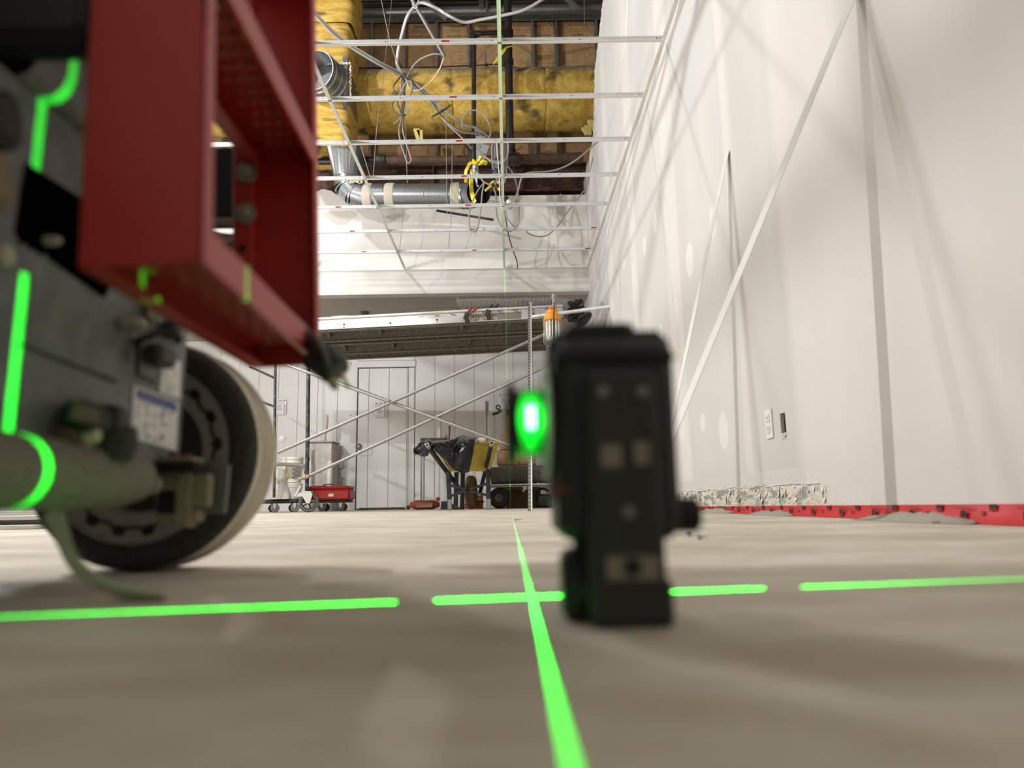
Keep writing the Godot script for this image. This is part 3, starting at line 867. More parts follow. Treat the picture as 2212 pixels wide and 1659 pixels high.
	var hl := [["thin hanger wire slanting from the roof to the cable tangle", [820, -20, 6.8, 836, 60, 6.9, 852, 120, 7.0, 872, 165, 7.1]],
		["thin hanger wire with a twisted end above the yellow duct, left part", [848, -20, 7.4, 840, 60, 7.4, 833, 120, 7.4, 830, 150, 7.4, 826, 185, 7.4, 818, 240, 7.4, 812, 300, 7.4, 806, 390, 7.5]],
		["short hanger wire ending on the bulkhead below the galvanized pipe", [872, 452, 7.7, 868, 490, 7.7, 864, 530, 7.8, 861, 546, 7.8]],
		["thin straight wire hanging to the bulkhead near its middle", [977, 300, 7.6, 975, 450, 7.7, 972, 500, 7.8, 969, 536, 7.9]],
		["hanger wire with a twisted loop near the right wall, before the gypsum", [1262, 0, 7.6, 1264, 80, 7.6, 1272, 98, 7.6, 1266, 112, 7.6, 1262, 106, 7.6, 1270, 122, 7.6, 1274, 145, 7.7]],
		["thin wire beside the galvanized boot at the left", [780, 318, 7.4, 790, 350, 7.4, 800, 384, 7.4]]]
	for q in hl: wire("hanger_wire", q[1], 0.004, hw, q[0], "wire", "", 3)
	# grey box plate and cable connector
	t = thing("junction_plate", "grey galvanized junction box plate hanging behind the cables at the thin black pipe", "box", at(1040, 330, 7.37))
	s = Shape.new()
	s.plate(PackedVector2Array([Vector2(-0.06, -0.2), Vector2(0.03, -0.2), Vector2(0.09, -0.02), Vector2(0.02, 0.0), Vector2(0.07, 0.05), Vector2(-0.05, 0.2), Vector2(-0.08, 0.18), Vector2(-0.06, 0.05)]), at(1040, 312, 7.37), Vector3.RIGHT, Vector3.UP, Vector3(0, 0, 0.012))
	part("plate", s, mat(rgb(168, 170, 171), 0.45, 0.4), t)
	s = Shape.new()
	for q in [[1031, 294], [1037, 320], [1047, 334]]: s.lathe([[0.0, 0.016], [0.007, 0.016], [0.007, 0.01]], at(q[0], q[1], 7.37), Vector3.BACK, 8)
	part("screw_hole", s, mat(rgb(44, 44, 44), 0.8), t)
	var cp := at(1026, 366, 7.30)
	t = thing("cable_connector", "silver metal cable connector hanging in yellow tape before the duct's open end", "connector", cp)
	s = Shape.new()
	s.lathe([[0.0, 0.05], [0.03, 0.05], [0.035, 0.04], [0.035, 0.025], [0.042, 0.022], [0.042, 0.005], [0.037, 0.0], [0.045, -0.005], [0.045, -0.02], [0.03, -0.022], [0.03, -0.05], [0.0, -0.05]], cp, Vector3(0.1, 1, 0.3), 20)
	part("body", s, mat(rgb(170, 168, 164), 0.3, 0.8), t)
	for k in 3:
		s = Shape.new()
		s.tube(smooth(along([1022 + k * 4, 370, 7.28, 1024 + k * 3, 378, 7.26, 1027 + k * 2, 386 + k * 8, 7.28, 1030 + k * 2, 398 + k, 7.30]), 4), 0.006, 6)
		part("lead", s, mat(rgb(214, 210, 202), 0.4), t)
	s = Shape.new()
	s.rod(at(1029, 393, 7.28), at(1031, 400, 7.28), 0.012, 8)
	part("wire_nut", s, mat(rgb(44, 84, 170), 0.5), t)
	# plug below
	t = thing("cable_plug", "black and white cable plug hanging right of the laser-lit tee", "plug", at(1098, 436, 6.8))
	s = Shape.new()
	s.rod(at(1090, 427, 6.8), at(1097, 433, 6.8), 0.028, 14)
	part("grip", s, mat(rgb(30, 30, 30), 0.6), t)
	s = Shape.new()
	s.rod(at(1097, 433, 6.8), at(1101, 441, 6.78), 0.024, 14)
	part("plug_face", s, mat(rgb(226, 224, 220), 0.4), t)
	# second taped joint
	t = thing("taped_joint", "grey cable joint with black and yellow tape ends below the service coil", "connector", at(1068, 404, 6.85))
	s = Shape.new()
	s.lathe([[0.0, 0.03], [0.03, 0.03], [0.034, 0.0], [0.028, -0.03], [0.0, -0.03]], at(1068, 398, 6.85), Vector3.UP, 14)
	part("body", s, mat(rgb(150, 148, 144), 0.35, 0.7), t)
	for q in [[1060, 402, 1048, 412], [1074, 404, 1080, 411], [1074, 396, 1080, 392], [1060, 398, 1066, 392]]:
		s = Shape.new()
		s.rod(at(q[0], q[1], 6.83), at(q[2], q[3], 6.82), 0.013, 8)
		part("tape_end", s, mat(rgb(216, 192, 44), 0.5), t)
	for q in [[1063, 396], [1072, 400]]:
		s = Shape.new()
		s.rod(at(q[0], q[1], 6.83), at(q[0] + 3, q[1] + 6, 6.82), 0.015, 8)
		part("black_tape", s, mat(rgb(28, 28, 26), 0.5), t)
	# caution tape
	var yel := mat(rgb(240, 218, 36), 0.4)
	var ink := mat(rgb(48, 44, 20), 0.6)
	t = thing("caution_tape", "long yellow caution tape tied in a bow and hanging before the duct's open end", "tape", at(1030, 444, 7.300))
	var ribs := [
		[1020, 366, 7.320, 1018, 385, 7.300, 1018, 405, 7.300, 1021, 425, 7.300, 1026, 438, 7.300],
		[1026, 352, 7.320, 1016, 352, 7.300, 1010, 362, 7.300, 1006, 372, 7.300, 1007, 384, 7.300, 1005, 394, 7.300],
		[1028, 352, 7.320, 1034, 345, 7.300, 1038, 336, 7.300, 1036, 345, 7.320, 1043, 346, 7.320],
		[1030, 356, 7.300, 1036, 354, 7.280, 1045, 350, 7.280, 1052, 354, 7.300]]
	var wid := [0.024, 0.018, 0.016, 0.024]
	for i in 4:
		s = Shape.new()
		var p := smooth(along(ribs[i]), 5)
		var ws := []
		for k in p.size():
			var d: Vector3 = (p[mini(k + 1, p.size() - 1)] - p[maxi(k - 1, 0)]).normalized()
			var side := d.cross(Vector3.BACK).normalized()
			ws.append(side.rotated(d, 0.5 * sin(k * 0.45 + i)) * wid[i] * (1.0 if k < p.size() - 1 else 0.4))
		s.strip(p, ws, Vector3(0, 0, -0.002))
		part("ribbon", s, yel, t)
	s = Shape.new()
	for k in 5: s.box(at(1025 + 3 * sin(k * 2.0), 351 + 4 * cos(k * 1.7), 7.280), Vector3(0.035, 0.03, 0.03), Basis(Vector3(1, 1, 0.4).normalized(), k * 1.1), 0.008)
	part("knot", s, yel, t)
	s = Shape.new()
	s.text("DO NOT", 0.034, Transform3D(Basis(Vector3.BACK, PI / 2 - 0.03), at(1019.5, 400, 7.290)), 0.001)
	part("print", s, ink, t)
	s = Shape.new()
	s.text("IIIII", 0.03, Transform3D(Basis(Vector3.BACK, 0.3), at(1044, 354, 7.265)), 0.001)
	part("print", s, ink, t)
	t = thing("caution_tape", "short yellow tape scrap tied round the black riser high up", "tape", at(1070, 136, 7.3))
	var p2 := smooth(along([1100, 100, 7.4, 1090, 106, 7.35, 1084, 114, 7.33, 1074, 128, 7.3, 1066, 138, 7.3]), 5)
	var w2 := []
	for k in p2.size(): w2.append(Vector3(0.02, 0.012, 0).rotated(Vector3.BACK, -0.2) * (0.5 + 0.9 * sin(PI * k / p2.size())))
	s = Shape.new()
	s.strip(p2, w2, Vector3(0, 0, -0.002))
	part("ribbon", s, yel, t)
	s = Shape.new()
	s.tube(smooth(along([1084, 113, 7.33, 1092, 104, 7.35, 1104, 100, 7.4, 1112, 102, 7.45]), 4), 0.008, 6)
	part("knot", s, yel, t)

# --- panel wall with the cold-room door ---------------------------------------------------------------------------------
func poster_image() -> Image:
	var im := Image.create(72, 96, false, Image.FORMAT_RGB8)
	im.fill(rgb(232, 231, 236))
	im.fill_rect(Rect2i(6, 4, 8, 8), rgb(90, 40, 48)); im.fill_rect(Rect2i(56, 4, 8, 8), rgb(90, 40, 48))
	im.fill_rect(Rect2i(24, 6, 24, 4), rgb(90, 90, 100))
	for y in [16, 20, 28, 34, 38, 42, 46, 50, 54, 58, 62, 66, 70, 84, 88]:
		var x0 := 4 if y < 30 or y > 80 else 16
		im.fill_rect(Rect2i(x0, y, (60 if y < 30 else (46 if y > 80 else 34)) - (y * 7) % 9, 2), rgb(150, 150, 164))
	for y in [34, 44, 54, 64, 74, 84]:
		im.fill_rect(Rect2i(57, y, 9, 8), rgb(182, 70, 74)); im.fill_rect(Rect2i(59, y + 2, 5, 4), rgb(236, 222, 224))
	return im

func far_end():
	var z := BACK_Z
	var pan := mottled([rgb(212, 211, 208), rgb(217, 216, 213), rgb(221, 220, 217)], 0.02, Vector3(6, 0.25, 1), 0.38, 0.0, 0.02, 61)
	var wall := slab("wall_back", Vector3(-7, 0, z - 0.3), Vector3(1.5, 2.6, z - 0.08), mat(rgb(170, 168, 163), 0.9))
	var dl := at(770, 950, 10.5).x
	var dr := at(896, 950, 10.5).x
	var edges := []
	var x := dl
	while x > -6.9:
		edges.append([x - 0.3, x]); x -= 0.3
	x = dr
	while x < WALL_X + 0.2:
		edges.append([x, x + 0.3]); x += 0.3
	for e in edges:
		var s := Shape.new()
		s.box(Vector3((e[0] + e[1]) / 2, 1.3, z - 0.04), Vector3(e[1] - e[0] - 0.003, 2.6, 0.08), Basis(), 0.004)
		part("wall_panel", s, pan, wall)
	var s: Shape
	for q in [[758, 785], [895, 778], [895, 780], [894, 892], [757, 897], [894, 1072], [897, 1071], [756, 1071]]:
		s = Shape.new()
		s.lathe([[0.0, 0.004], [0.009, 0.004], [0.009, 0.0]], at(q[0], q[1], 10.497), Vector3.BACK, 8)
		part("screw", s, mat(rgb(40, 40, 40), 0.6), wall)
	# door: frame, three-board leaf, kick plate, round pull
	var top := at(833, 795, 10.5).y
	var t := slab("door_1", Vector3(dl, 0.0, z - 0.08), Vector3(dr, 2.6, z - 0.04), mat(rgb(150, 147, 141), 0.8))
	s = Shape.new()
	var lx := dl - 0.0
	s.box(Vector3((dl + dr) / 2, top + 0.06, z + 0.004), Vector3(dr - dl + 0.02, 0.10, 0.04), Basis(), 0.006)
	part("lintel", s, pan, t)
	s = Shape.new()
	s.box(Vector3((dl + dr) / 2, (2.6 + top + 0.115) / 2, z - 0.02), Vector3(dr - dl, 2.6 - top - 0.115, 0.05), Basis(), 0.004)
	part("wall_panel", s, pan, t)
	s = Shape.new()
	s.box(Vector3(dr - 0.05, top / 2, z + 0.002), Vector3(0.09, top, 0.035), Basis(), 0.006)
	part("jamb", s, pan, t)
	var seams := [lx + 0.012, at(796, 900, 10.5).x, at(840, 900, 10.5).x, at(879, 900, 10.5).x, dr - 0.1]
	for k in 4:
		s = Shape.new()
		s.box(Vector3((seams[k] + seams[k + 1]) / 2, top / 2, z - 0.015), Vector3(seams[k + 1] - seams[k] - 0.005, top - 0.01, 0.04), Basis(), 0.003)
		part("door_board", s, pan, t)
	s = Shape.new()
	s.box(Vector3(lx + 0.005, top / 2, z - 0.01), Vector3(0.01, top, 0.045))
	s.box(Vector3((dl + dr) / 2 - 0.05, 0.012, z - 0.005), Vector3(dr - dl - 0.1, 0.02, 0.05))
	part("gasket", s, mat(rgb(74, 72, 68), 0.8), t)
	s = Shape.new()
	var pc := at(775, 965, 10.49)
	s.lathe([[0.028, 0.0], [0.048, 0.0], [0.05, 0.012], [0.042, 0.018], [0.03, 0.01]], pc, Vector3.BACK, 24)
	part("pull_ring", s, mat(rgb(190, 186, 178), 0.25, 0.8), t)
	s = Shape.new()
	s.lathe([[0.0, 0.016], [0.022, 0.014], [0.03, 0.002]], pc, Vector3.BACK, 20)
	part("pull_knob", s, mat(rgb(120, 112, 98), 0.4, 0.6), t)
	s = Shape.new()
	s.box(at(789, 984, 10.478), Vector3(0.15, 0.004, 0.004))
	s.box(at(803, 972, 10.478), Vector3(0.004, 0.16, 0.004))
	part("cover_plate", s, mat(rgb(190, 187, 180), 0.6), t)
	# notices
	var paper := pictured(poster_image(), 0.7)
	for q in [[605, 879, "paper notice with red symbols on the panel wall between the two scaffold posts"], [822, 885, "paper notice with red symbols fixed to the cold-room door under the crossed braces"], [1090, 866, "paper notice on the panel wall above the stacked boxes"]]:
		var p := at(q[0], q[1], 10.47)
		s = Shape.new()
		var h := Vector3(0.092, 0, 0)
		var v := Vector3(0, 0.118, 0)
		s.quad_uv(p - h + v, p + h + v, p + h - v, p - h - v)
		s.box(p - Vector3(0, 0, 0.002), Vector3(0.182, 0.234, 0.003))
		single("notice", s, paper, q[2], "poster", "paper notices on the panel wall")

# --- scaffold and what hangs on it --------------------------------------------------------------------------------------
func scaffold():
	var paint := mottled([rgb(30, 42, 54), rgb(44, 56, 68), rgb(70, 66, 58), rgb(134, 118, 98)], 0.02, Vector3(2, 0.9, 2), 0.5, 0.3, 0.0, 71)
	var galv := mottled([rgb(128, 126, 122), rgb(152, 150, 146), rgb(170, 168, 164)], 0.03, Vector3(3, 3, 3), 0.45, 0.5, 0.0, 72)
	var alu := mottled([rgb(190, 190, 188), rgb(208, 208, 206), rgb(222, 222, 220)], 0.03, Vector3(1.5, 6, 6), 0.4, 0.35, 0.0, 73)
	var grimy := mottled([rgb(96, 92, 82), rgb(122, 117, 105), rgb(142, 136, 124)], 0.03, Vector3(1, 3, 3), 0.7, 0.2, 0.1, 74)
	var t := thing("scaffold", "rolling scaffold with dark blue posts, crossed grey braces and a big braked caster", "scaffold", at(664, 1104, 7.2))
	var s := Shape.new()
	var p0 := at(663, 1062, 7.2)
	var p1 := at(668, 660, 7.2)
	s.rod(p0, p1, 0.021, 16)
	part("post", s, paint, t)
	s = Shape.new()
	var q0 := at(1204, 1080, 6.7)
	var q1 := at(1197, 636, 6.7)
	s.rod(q0, q1, 0.021, 16)
	s.rod(q1 - Vector3(0, 0.04, 0), q1, 0.026, 12)
	part("post", s, galv, t)
	s = Shape.new()
	s.rod(at(592, 1075, 8.4), at(596, 660, 8.4), 0.017, 14)
	part("post", s, paint, t)
	for q in [[592, 878, 560, 866], [592, 816, 540, 792]]:
		s = Shape.new()
		s.rod(at(q[0], q[1], 8.4), at(q[2], q[3], 8.6), 0.014, 10)
		part("rung", s, paint, t)
	s = Shape.new()
	s.tube(smooth(along([560, 1003, 8.4, 612, 1003, 7.9, 650, 1006, 7.4, 658, 1009, 7.28, 661, 1020, 7.2]), 4), 0.021, 14)
	part("base_tube", s, grimy, t)
	var rusty := mat(rgb(168, 142, 122), 0.7, 0.2)
	for q in [[600, 978, 7.15, 1200, 712, 6.68], [655, 1034, 7.15, 1200, 782, 6.72], [606, 783, 7.25, 1106, 963, 6.75], [612, 780, 8.35, 1110, 967, 8.05]]:
		s = Shape.new()
		s.rod(at(q[0], q[1], q[2]), at(q[3], q[4], q[5]), 0.0165 if q[2] < 8 else 0.012, 12)
		part("brace", s, galv, t)
	s = Shape.new()
	s.lathe([[0.0, 0.03], [0.012, 0.03], [0.014, -0.01]], at(840, 866, 6.95), Vector3.BACK, 12)
	s.rod(at(644, 1036, 7.12), at(668, 1028, 7.12), 0.018, 10)
	part("brace_pivot", s, rusty, t)
	# caster
	var wc := at(667, 1085, 7.2)
	s = Shape.new()
	s.lathe([[0.068, -0.022], [0.09, -0.024], [0.1, -0.014], [0.1, 0.014], [0.09, 0.024], [0.068, 0.022]], wc, Vector3(0.25, 0, 1), 36)
	part("caster_tire", s, mat(rgb(88, 86, 84), 0.7), t)
	s = Shape.new()
	for k in 5:
		var a := TAU * k / 5
		s.rod(wc, wc + Vector3(cos(a), sin(a), -0.25 * cos(a)) * 0.07, 0.009, 6)
	s.lathe([[0.06, -0.014], [0.07, -0.014], [0.07, 0.014], [0.06, 0.014], [0.06, -0.014]], wc, Vector3(0.25, 0, 1), 30)
	s.rod(wc - Vector3(0.006, 0, 0.03), wc + Vector3(0.006, 0, 0.03), 0.02, 12)
	part("caster_hub", s, mat(rgb(44, 44, 44), 0.6), t)
	s = Shape.new()
	var fork := mat(rgb(206, 204, 196), 0.45, 0.3)
	s.plate(PackedVector2Array([Vector2(-0.06, 0.1), Vector2(0.03, 0.1), Vector2(0.045, 0.08), Vector2(0.02, -0.01), Vector2(-0.01, -0.012), Vector2(-0.02, 0.0), Vector2(-0.055, 0.06), Vector2(-0.14, 0.055), Vector2(-0.14, 0.085)]), wc + Vector3(0.0, 0, 0.034), Vector3.RIGHT, Vector3.UP, Vector3(0, 0, 0.005))
	s.box(wc + Vector3(-0.02, 0.105, 0), Vector3(0.1, 0.012, 0.08), Basis(), 0.003)
	part("caster_fork", s, fork, t)
	s = Shape.new()
	s.box(wc + Vector3(-0.1, 0.12, 0.03), Vector3(0.02, 0.11, 0.03), Basis(Vector3.BACK, -0.45), 0.004)
	s.rod(wc + Vector3(-0.13, 0.07, 0.03), wc + Vector3(-0.13, 0.07, 0.05), 0.012, 10)
	part("brake_lever", s, fork, t)
	# deck
	t = thing("scaffold_plank", "long aluminium scaffold plank with a printed side rail, seen from beneath", "plank", at(930, 740, 7.6))
	var a := at(560, 722, 7.22)
	var b := at(1216, 688, 6.84)
	var dx := (b - a).normalized()
	var dz := Vector3(dx.z, 0, -dx.x).normalized() * -1.0
	if dz.z > 0: dz = -dz
	dz = Vector3(-0.09, -0.045, -1.0).normalized()
	var L := (b - a).length()
	var bs := Basis(dx, Vector3.UP, -dz)
	var W := 1.22
	s = Shape.new()
	s.box((a + b) / 2 + Vector3(0, 0.067, 0), Vector3(L, 0.10, 0.006), bs, 0.002)
	s.box((a + b) / 2 + Vector3(0, 0.012, 0) - dz * 0.008, Vector3(L, 0.006, 0.03), bs)
	s.box((a + b) / 2 + Vector3(0, 0.128, 0) - dz * 0.012, Vector3(L, 0.024, 0.04), bs, 0.006)
	part("side_rail", s, alu, t)
	s = Shape.new()
	s.box((a + b) / 2 + Vector3(0, 0.1, 0) + dz * W / 2, Vector3(L, 0.012, W), bs)
	part("deck_board", s, grimy, t)
	for k in 5:
		s = Shape.new()
		var off: Vector3 = dz * [0.03, 0.42, 0.56, 0.98, W][k]
		s.box((a + b) / 2 + off + Vector3(0, 0.045, 0), Vector3(L, 0.1, 0.008), bs)
		s.box((a + b) / 2 + off + Vector3(0, 0.0, 0), Vector3(L, 0.006, 0.05), bs, 0.001)
		part("joist", s, grimy, t)
	for e in [0.22, 0.4, 0.68, 0.9]:
		s = Shape.new()
		var m: Vector3 = a.lerp(b, e)
		s.box(m + dz * 0.28 + Vector3(0, 0.07, 0), Vector3(0.025, 0.05, 0.5), bs)
		s.box(m + dz * 0.8 + dx * 0.1 + Vector3(0, 0.06, 0), Vector3(0.025, 0.05, 0.45), bs)
		part("cross_rib", s, grimy, t)
	s = Shape.new()
	for q in [[743, 701], [743, 708], [843, 698], [843, 704], [944, 691], [944, 698], [1152, 678], [1152, 684]]:
		s.lathe([[0.0, 0.012], [0.009, 0.01], [0.011, 0.0]], on_plane(q[0], q[1], a, dx) - dz * 0.002, -dz, 8)
	part("rivet", s, mat(rgb(84, 82, 76), 0.5, 0.4), t)
	s = Shape.new()
	var tp := on_plane(1012, 688, a, dx) - dz * 0.0045
	s.box(on_plane(1067, 685, a, dx) - dz * 0.0035, Vector3(0.56, 0.08, 0.001), bs)
	part("print_band", s, mottled([rgb(78, 74, 68), rgb(120, 114, 104), rgb(206, 204, 200)], 0.06, Vector3(3, 5, 3), 0.6, 0, 0, 75), t)
	s = Shape.new()
	s.text("METALTECH", 0.038, Transform3D(bs, tp - Vector3(0, 0.018, 0)), 0.001, true, 0)
	part("print", s, mat(rgb(228, 226, 222), 0.5), t)
	s = Shape.new()
	s.box((at(1215, 676, 6.8) + at(1299, 665, 6.7)) / 2, Vector3((at(1215, 676, 6.8) - at(1299, 665, 6.7)).length() + 0.7, 0.026, 0.05), basis_along(at(1299, 665, 6.7) - at(1215, 676, 6.8)), 0.003)
	s.lathe([[0.0, 0.001], [0.004, 0.001], [0.004, 0.0]], at(1296, 665, 6.68), Vector3.BACK, 8)
	single("straightedge", s, mat(rgb(236, 238, 240), 0.3, 0.1), "long white straightedge poking out past the end of the scaffold plank", "straightedge")
	# ladder-mesh wire on the edge
	var wm := mat(rgb(92, 76, 62), 0.6, 0.4)
	t = thing("mesh_reinforcement", "rusty ladder-mesh wire reinforcement lying along the edge of the scaffold plank", "wire mesh", at(930, 690, 7.1))
	for q in [[[640, 697, 7.25, 720, 689, 7.2, 800, 680, 7.15, 900, 668, 7.05, 960, 665, 7.0, 1080, 662, 6.95, 1192, 658, 6.85], 0.0028], [[640, 701, 7.25, 720, 693, 7.2, 800, 686, 7.15, 880, 679, 7.05, 960, 675, 7.0, 1080, 671, 6.95, 1192, 669, 6.85], 0.0028]]:
		s = Shape.new()
		s.tube(smooth(along(q[0]), 3), q[1], 5)
		part("long_wire", s, wm, t)
	s = Shape.new()
	for k in 15:
		var px := 690.0 + k * 34.5
		var e := clampf((px - 690) / 500.0, 0, 1)
		var py := 694 - 33.0 * pow(e, 0.6)
		for o in [0, 5]:
			s.rod(at(px + o, py, 7.2 - e * 0.35), at(px + 12 + o, py + 12 - 3 * (1 - e), 7.15 - e * 0.35), 0.0032, 5)
	part("cross_wire", s, wm, t)
	s = Shape.new()
	for k in 3:
		s.box(at(735 + k * 14, 684 + k % 2 * 2, 7.4), Vector3(0.18, 0.012, 0.04), Basis(Vector3.BACK, 0.05 - k * 0.04), 0.002)
	single("metal_offcuts", s, mat(rgb(186, 184, 178), 0.4, 0.3), "pale metal offcuts lying on the left part of the scaffold plank", "offcut")
	# flexible duct on the deck
	flex([991, 668, 7.35, 1040, 665, 7.3, 1090, 666, 7.25, 1150, 664, 7.2, 1205, 664, 7.15, 1240, 672, 7.0, 1262, 692, 6.95], 0.105, "flexible aluminium duct lying on top of the scaffold plank")
	# clamps
	for q in [[1018, 678, rgb(150, 52, 48), "red-handled spring clamp gripping the scaffold plank near its printed rail"], [1064, 671, rgb(40, 40, 40), "black spring clamp gripping the scaffold plank left of the laser line"]]:
		var c := at(q[0], q[1], 6.93)
		t = thing("spring_clamp", q[3], "clamp", c)
		for o in [[-0.02, 0.04, -0.55, 0.08], [0.035, 0.05, -0.8, 0.09]]:
			s = Shape.new()
			s.box(c + Vector3(o[0], o[1] * 0.7, 0.02), Vector3(0.022, o[3], 0.022), Basis(Vector3.BACK, o[2]), 0.008)
			part("grip", s, mat(q[2], 0.5), t)
		s = Shape.new()
		s.box(c + Vector3(-0.05, -0.03, 0.02), Vector3(0.045, 0.07, 0.035), Basis(Vector3.BACK, -0.3), 0.006)
		s.box(c + Vector3(-0.04, -0.08, 0.02), Vector3(0.05, 0.04, 0.03), Basis(Vector3.BACK, 0.3), 0.006)
		part("jaw", s, mat(rgb(64, 58, 50), 0.6), t)
	# orange caged work light
	var lc := at(1193, 690, 6.55)
	t = thing("work_light", "orange-topped caged work light tied to the scaffold post above the laser level", "lamp", lc)
	s = Shape.new()
	s.lathe([[0.0, 0.09], [0.05, 0.09], [0.057, 0.082], [0.057, 0.06], [0.078, 0.045], [0.081, 0.005], [0.092, -0.005], [0.094, -0.016], [0.0, -0.016]], lc, Vector3.UP, 28)
	part("cap", s, mat(rgb(236, 150, 34), 0.45), t)
	for k in 12:
		var an := TAU * k / 12
		s = Shape.new()
		s.box(lc + Vector3(cos(an) * 0.062, -0.1, sin(an) * 0.062), Vector3(0.021, 0.17, 0.008), Basis(Vector3.UP, -an + PI / 2), 0.002)
		part("lamp_strip", s, mat(rgb(236, 230, 214), 0.4), t)
	s = Shape.new()
	s.lathe([[0.0, -0.016], [0.055, -0.016], [0.055, -0.185], [0.0, -0.185]], lc, Vector3.UP, 20)
	part("core", s, mat(rgb(84, 86, 84), 0.4, 0.4), t)
	s = Shape.new()
	s.lathe([[0.0, -0.185], [0.07, -0.185], [0.066, -0.215], [0.04, -0.225], [0.0, -0.225]], lc, Vector3.UP, 24)
	part("base_cap", s, mat(rgb(176, 178, 174), 0.35, 0.3), t)
	s = Shape.new()
	for k in 10:
		var an := TAU * k / 10 + 0.2
		var d := Vector3(cos(an), 0, sin(an))
		s.tube(smooth([lc + d * 0.085 + Vector3(0, -0.01, 0), lc + d * 0.086 + Vector3(0, -0.1, 0), lc + d * 0.086 + Vector3(0, -0.22, 0), lc + d * 0.07 + Vector3(0, -0.245, 0), lc + d * 0.045 + Vector3(0, -0.235, 0), lc + d * 0.04 + Vector3(0, -0.21, 0)], 3), 0.0022, 5)
	for h in [-0.06, -0.13]:
		var ring := []
		for k in 25: ring.append(lc + Vector3(cos(TAU * k / 24) * 0.086, h, sin(TAU * k / 24) * 0.086))
		s.tube(ring, 0.002, 5)
	part("cage", s, mat(rgb(196, 196, 192), 0.3, 0.6), t)
	s = Shape.new()
	s.box(lc + Vector3(0.0, 0.115, 0), Vector3(0.05, 0.012, 0.02), Basis(Vector3.BACK, 0.4), 0.004)
	s.box(lc + Vector3(0.01, 0.11, -0.08), Vector3(0.016, 0.012, 0.17), Basis(), 0.004)
	s.tube(smooth([lc + Vector3(-0.02, 0.1, 0), lc + Vector3(-0.02, 0.12, 0), lc + Vector3(0.02, 0.13, 0), lc + Vector3(0.02, 0.1, 0)], 4), 0.006, 6)
	part("hook", s, mat(rgb(230, 140, 30), 0.45), t)
	s = Shape.new()
	s.tube(smooth(along([1196, 654, 6.56, 1197, 660, 6.44, 1196, 690, 6.43, 1196, 720, 6.43, 1198, 750, 6.45]), 4), 0.006, 6)
	single("extension_cord", s, mat(rgb(44, 48, 46), 0.6), "black cord running down in front of the orange caged work light", "cord")
	# crumpled black netting at the end of the plank
	s = Shape.new()
	for k in 26:
		var p := at(1244 + 7 * sin(k * 1.9), 672 + 14 * sin(k * 2.7), 6.9 + 0.03 * sin(k * 3.3))
		var pts := []
		for j in 9: pts.append(p + Vector3(0.05 * sin(j * 1.3 + k), 0.05 * cos(j * 1.1 + k * 2.0), 0.03 * sin(j * 2.1 + k)))
		s.tube(smooth(pts, 3), 0.006, 5)
	var net := single("black_netting", s, mat(rgb(34, 34, 34), 0.6), "crumpled black netting hanging from the right end of the scaffold plank", "netting")
	net.set_meta("kind", "stuff")
	# slotted angle leaning on the plank
	var f0 := at(1146, 1109, 5.6)
	f0.y = 0.0
	var f1 := at(1145, 653, 6.72)
	t = thing("slotted_angle", "upright perforated steel angle leaning against the scaffold plank left of the work light", "angle post", f0)
	var up := (f1 - f0).normalized()
	var ab := Basis(up.cross(Vector3.BACK).normalized() * -1.0, up, Vector3.BACK)
	ab = Basis(Vector3.RIGHT, up, Vector3.RIGHT.cross(up).normalized())
	var mid := (f0 + f1) / 2
	var len := (f1 - f0).length()
	s = Shape.new()
	s.box(mid + Vector3(-0.006, 0, 0), Vector3(0.03, len, 0.002), ab)
	part("flange", s, mat(rgb(122, 118, 108), 0.5, 0.5), t)
	s = Shape.new()
	s.box(mid + Vector3(0.01, 0, 0.008), Vector3(0.012, len, 0.016), ab, 0.003)
	part("web", s, zinc_bright(), t)
	s = Shape.new()
	for k in 62: s.lathe([[0.0, 0.003], [0.0045, 0.003], [0.0045, 0.0]], f0.lerp(f1, (k + 0.5) / 62.0) + Vector3(-0.008, 0, 0.001), ab.z, 6)
	var h := part("hole", s, mat(rgb(222, 220, 212), 0.6), t)
	h.set_meta("kind", "stuff")

func on_plane(x: float, y: float, a: Vector3, dx: Vector3) -> Vector3:
	# where a bearing meets the upright plane through a along dx
	var n := dx.cross(Vector3.UP).normalized()
	var r := ray(x, y)
	return eye + r * ((a - eye).dot(n) / r.dot(n))

func flex(pts: Array, r: float, label: String):
	var t := thing("flexible_duct", label, "duct", along(pts)[0])
	var p := smooth(along(pts), 26)
	var rr := []
	for i in p.size(): rr.append(r * (0.9 + 0.1 * (1 if i % 4 < 2 else 0)) * (1.0 + 0.03 * sin(i * 0.21)))
	var s := Shape.new()
	s.tube(p, rr, 22, false)
	var m := mottled([rgb(128, 125, 117), rgb(158, 155, 147), rgb(206, 204, 198)], 0.06, Vector3(6, 6, 6), 0.22, 0.5, 1.2, 76)
	part("duct_skin", s, m, t)
	s = Shape.new()
	s.lathe([[0.0, 0.08], [r * 0.9, 0.08], [r * 0.9, 0.0]], p[0], p[1] - p[0], 20)
	part("duct_lining", s, mat(rgb(40, 42, 46), 0.9), t)
	s = Shape.new()
	for k in 5:
		s.box(p[0] + Vector3(-0.01, r * (0.9 + 0.06 * k) * 0.9, 0.02 * k - 0.04), Vector3(0.012, 0.04, 0.02), Basis(Vector3(1, 0, 1).normalized(), k), 0.002)
	part("torn_edge", s, m, t)

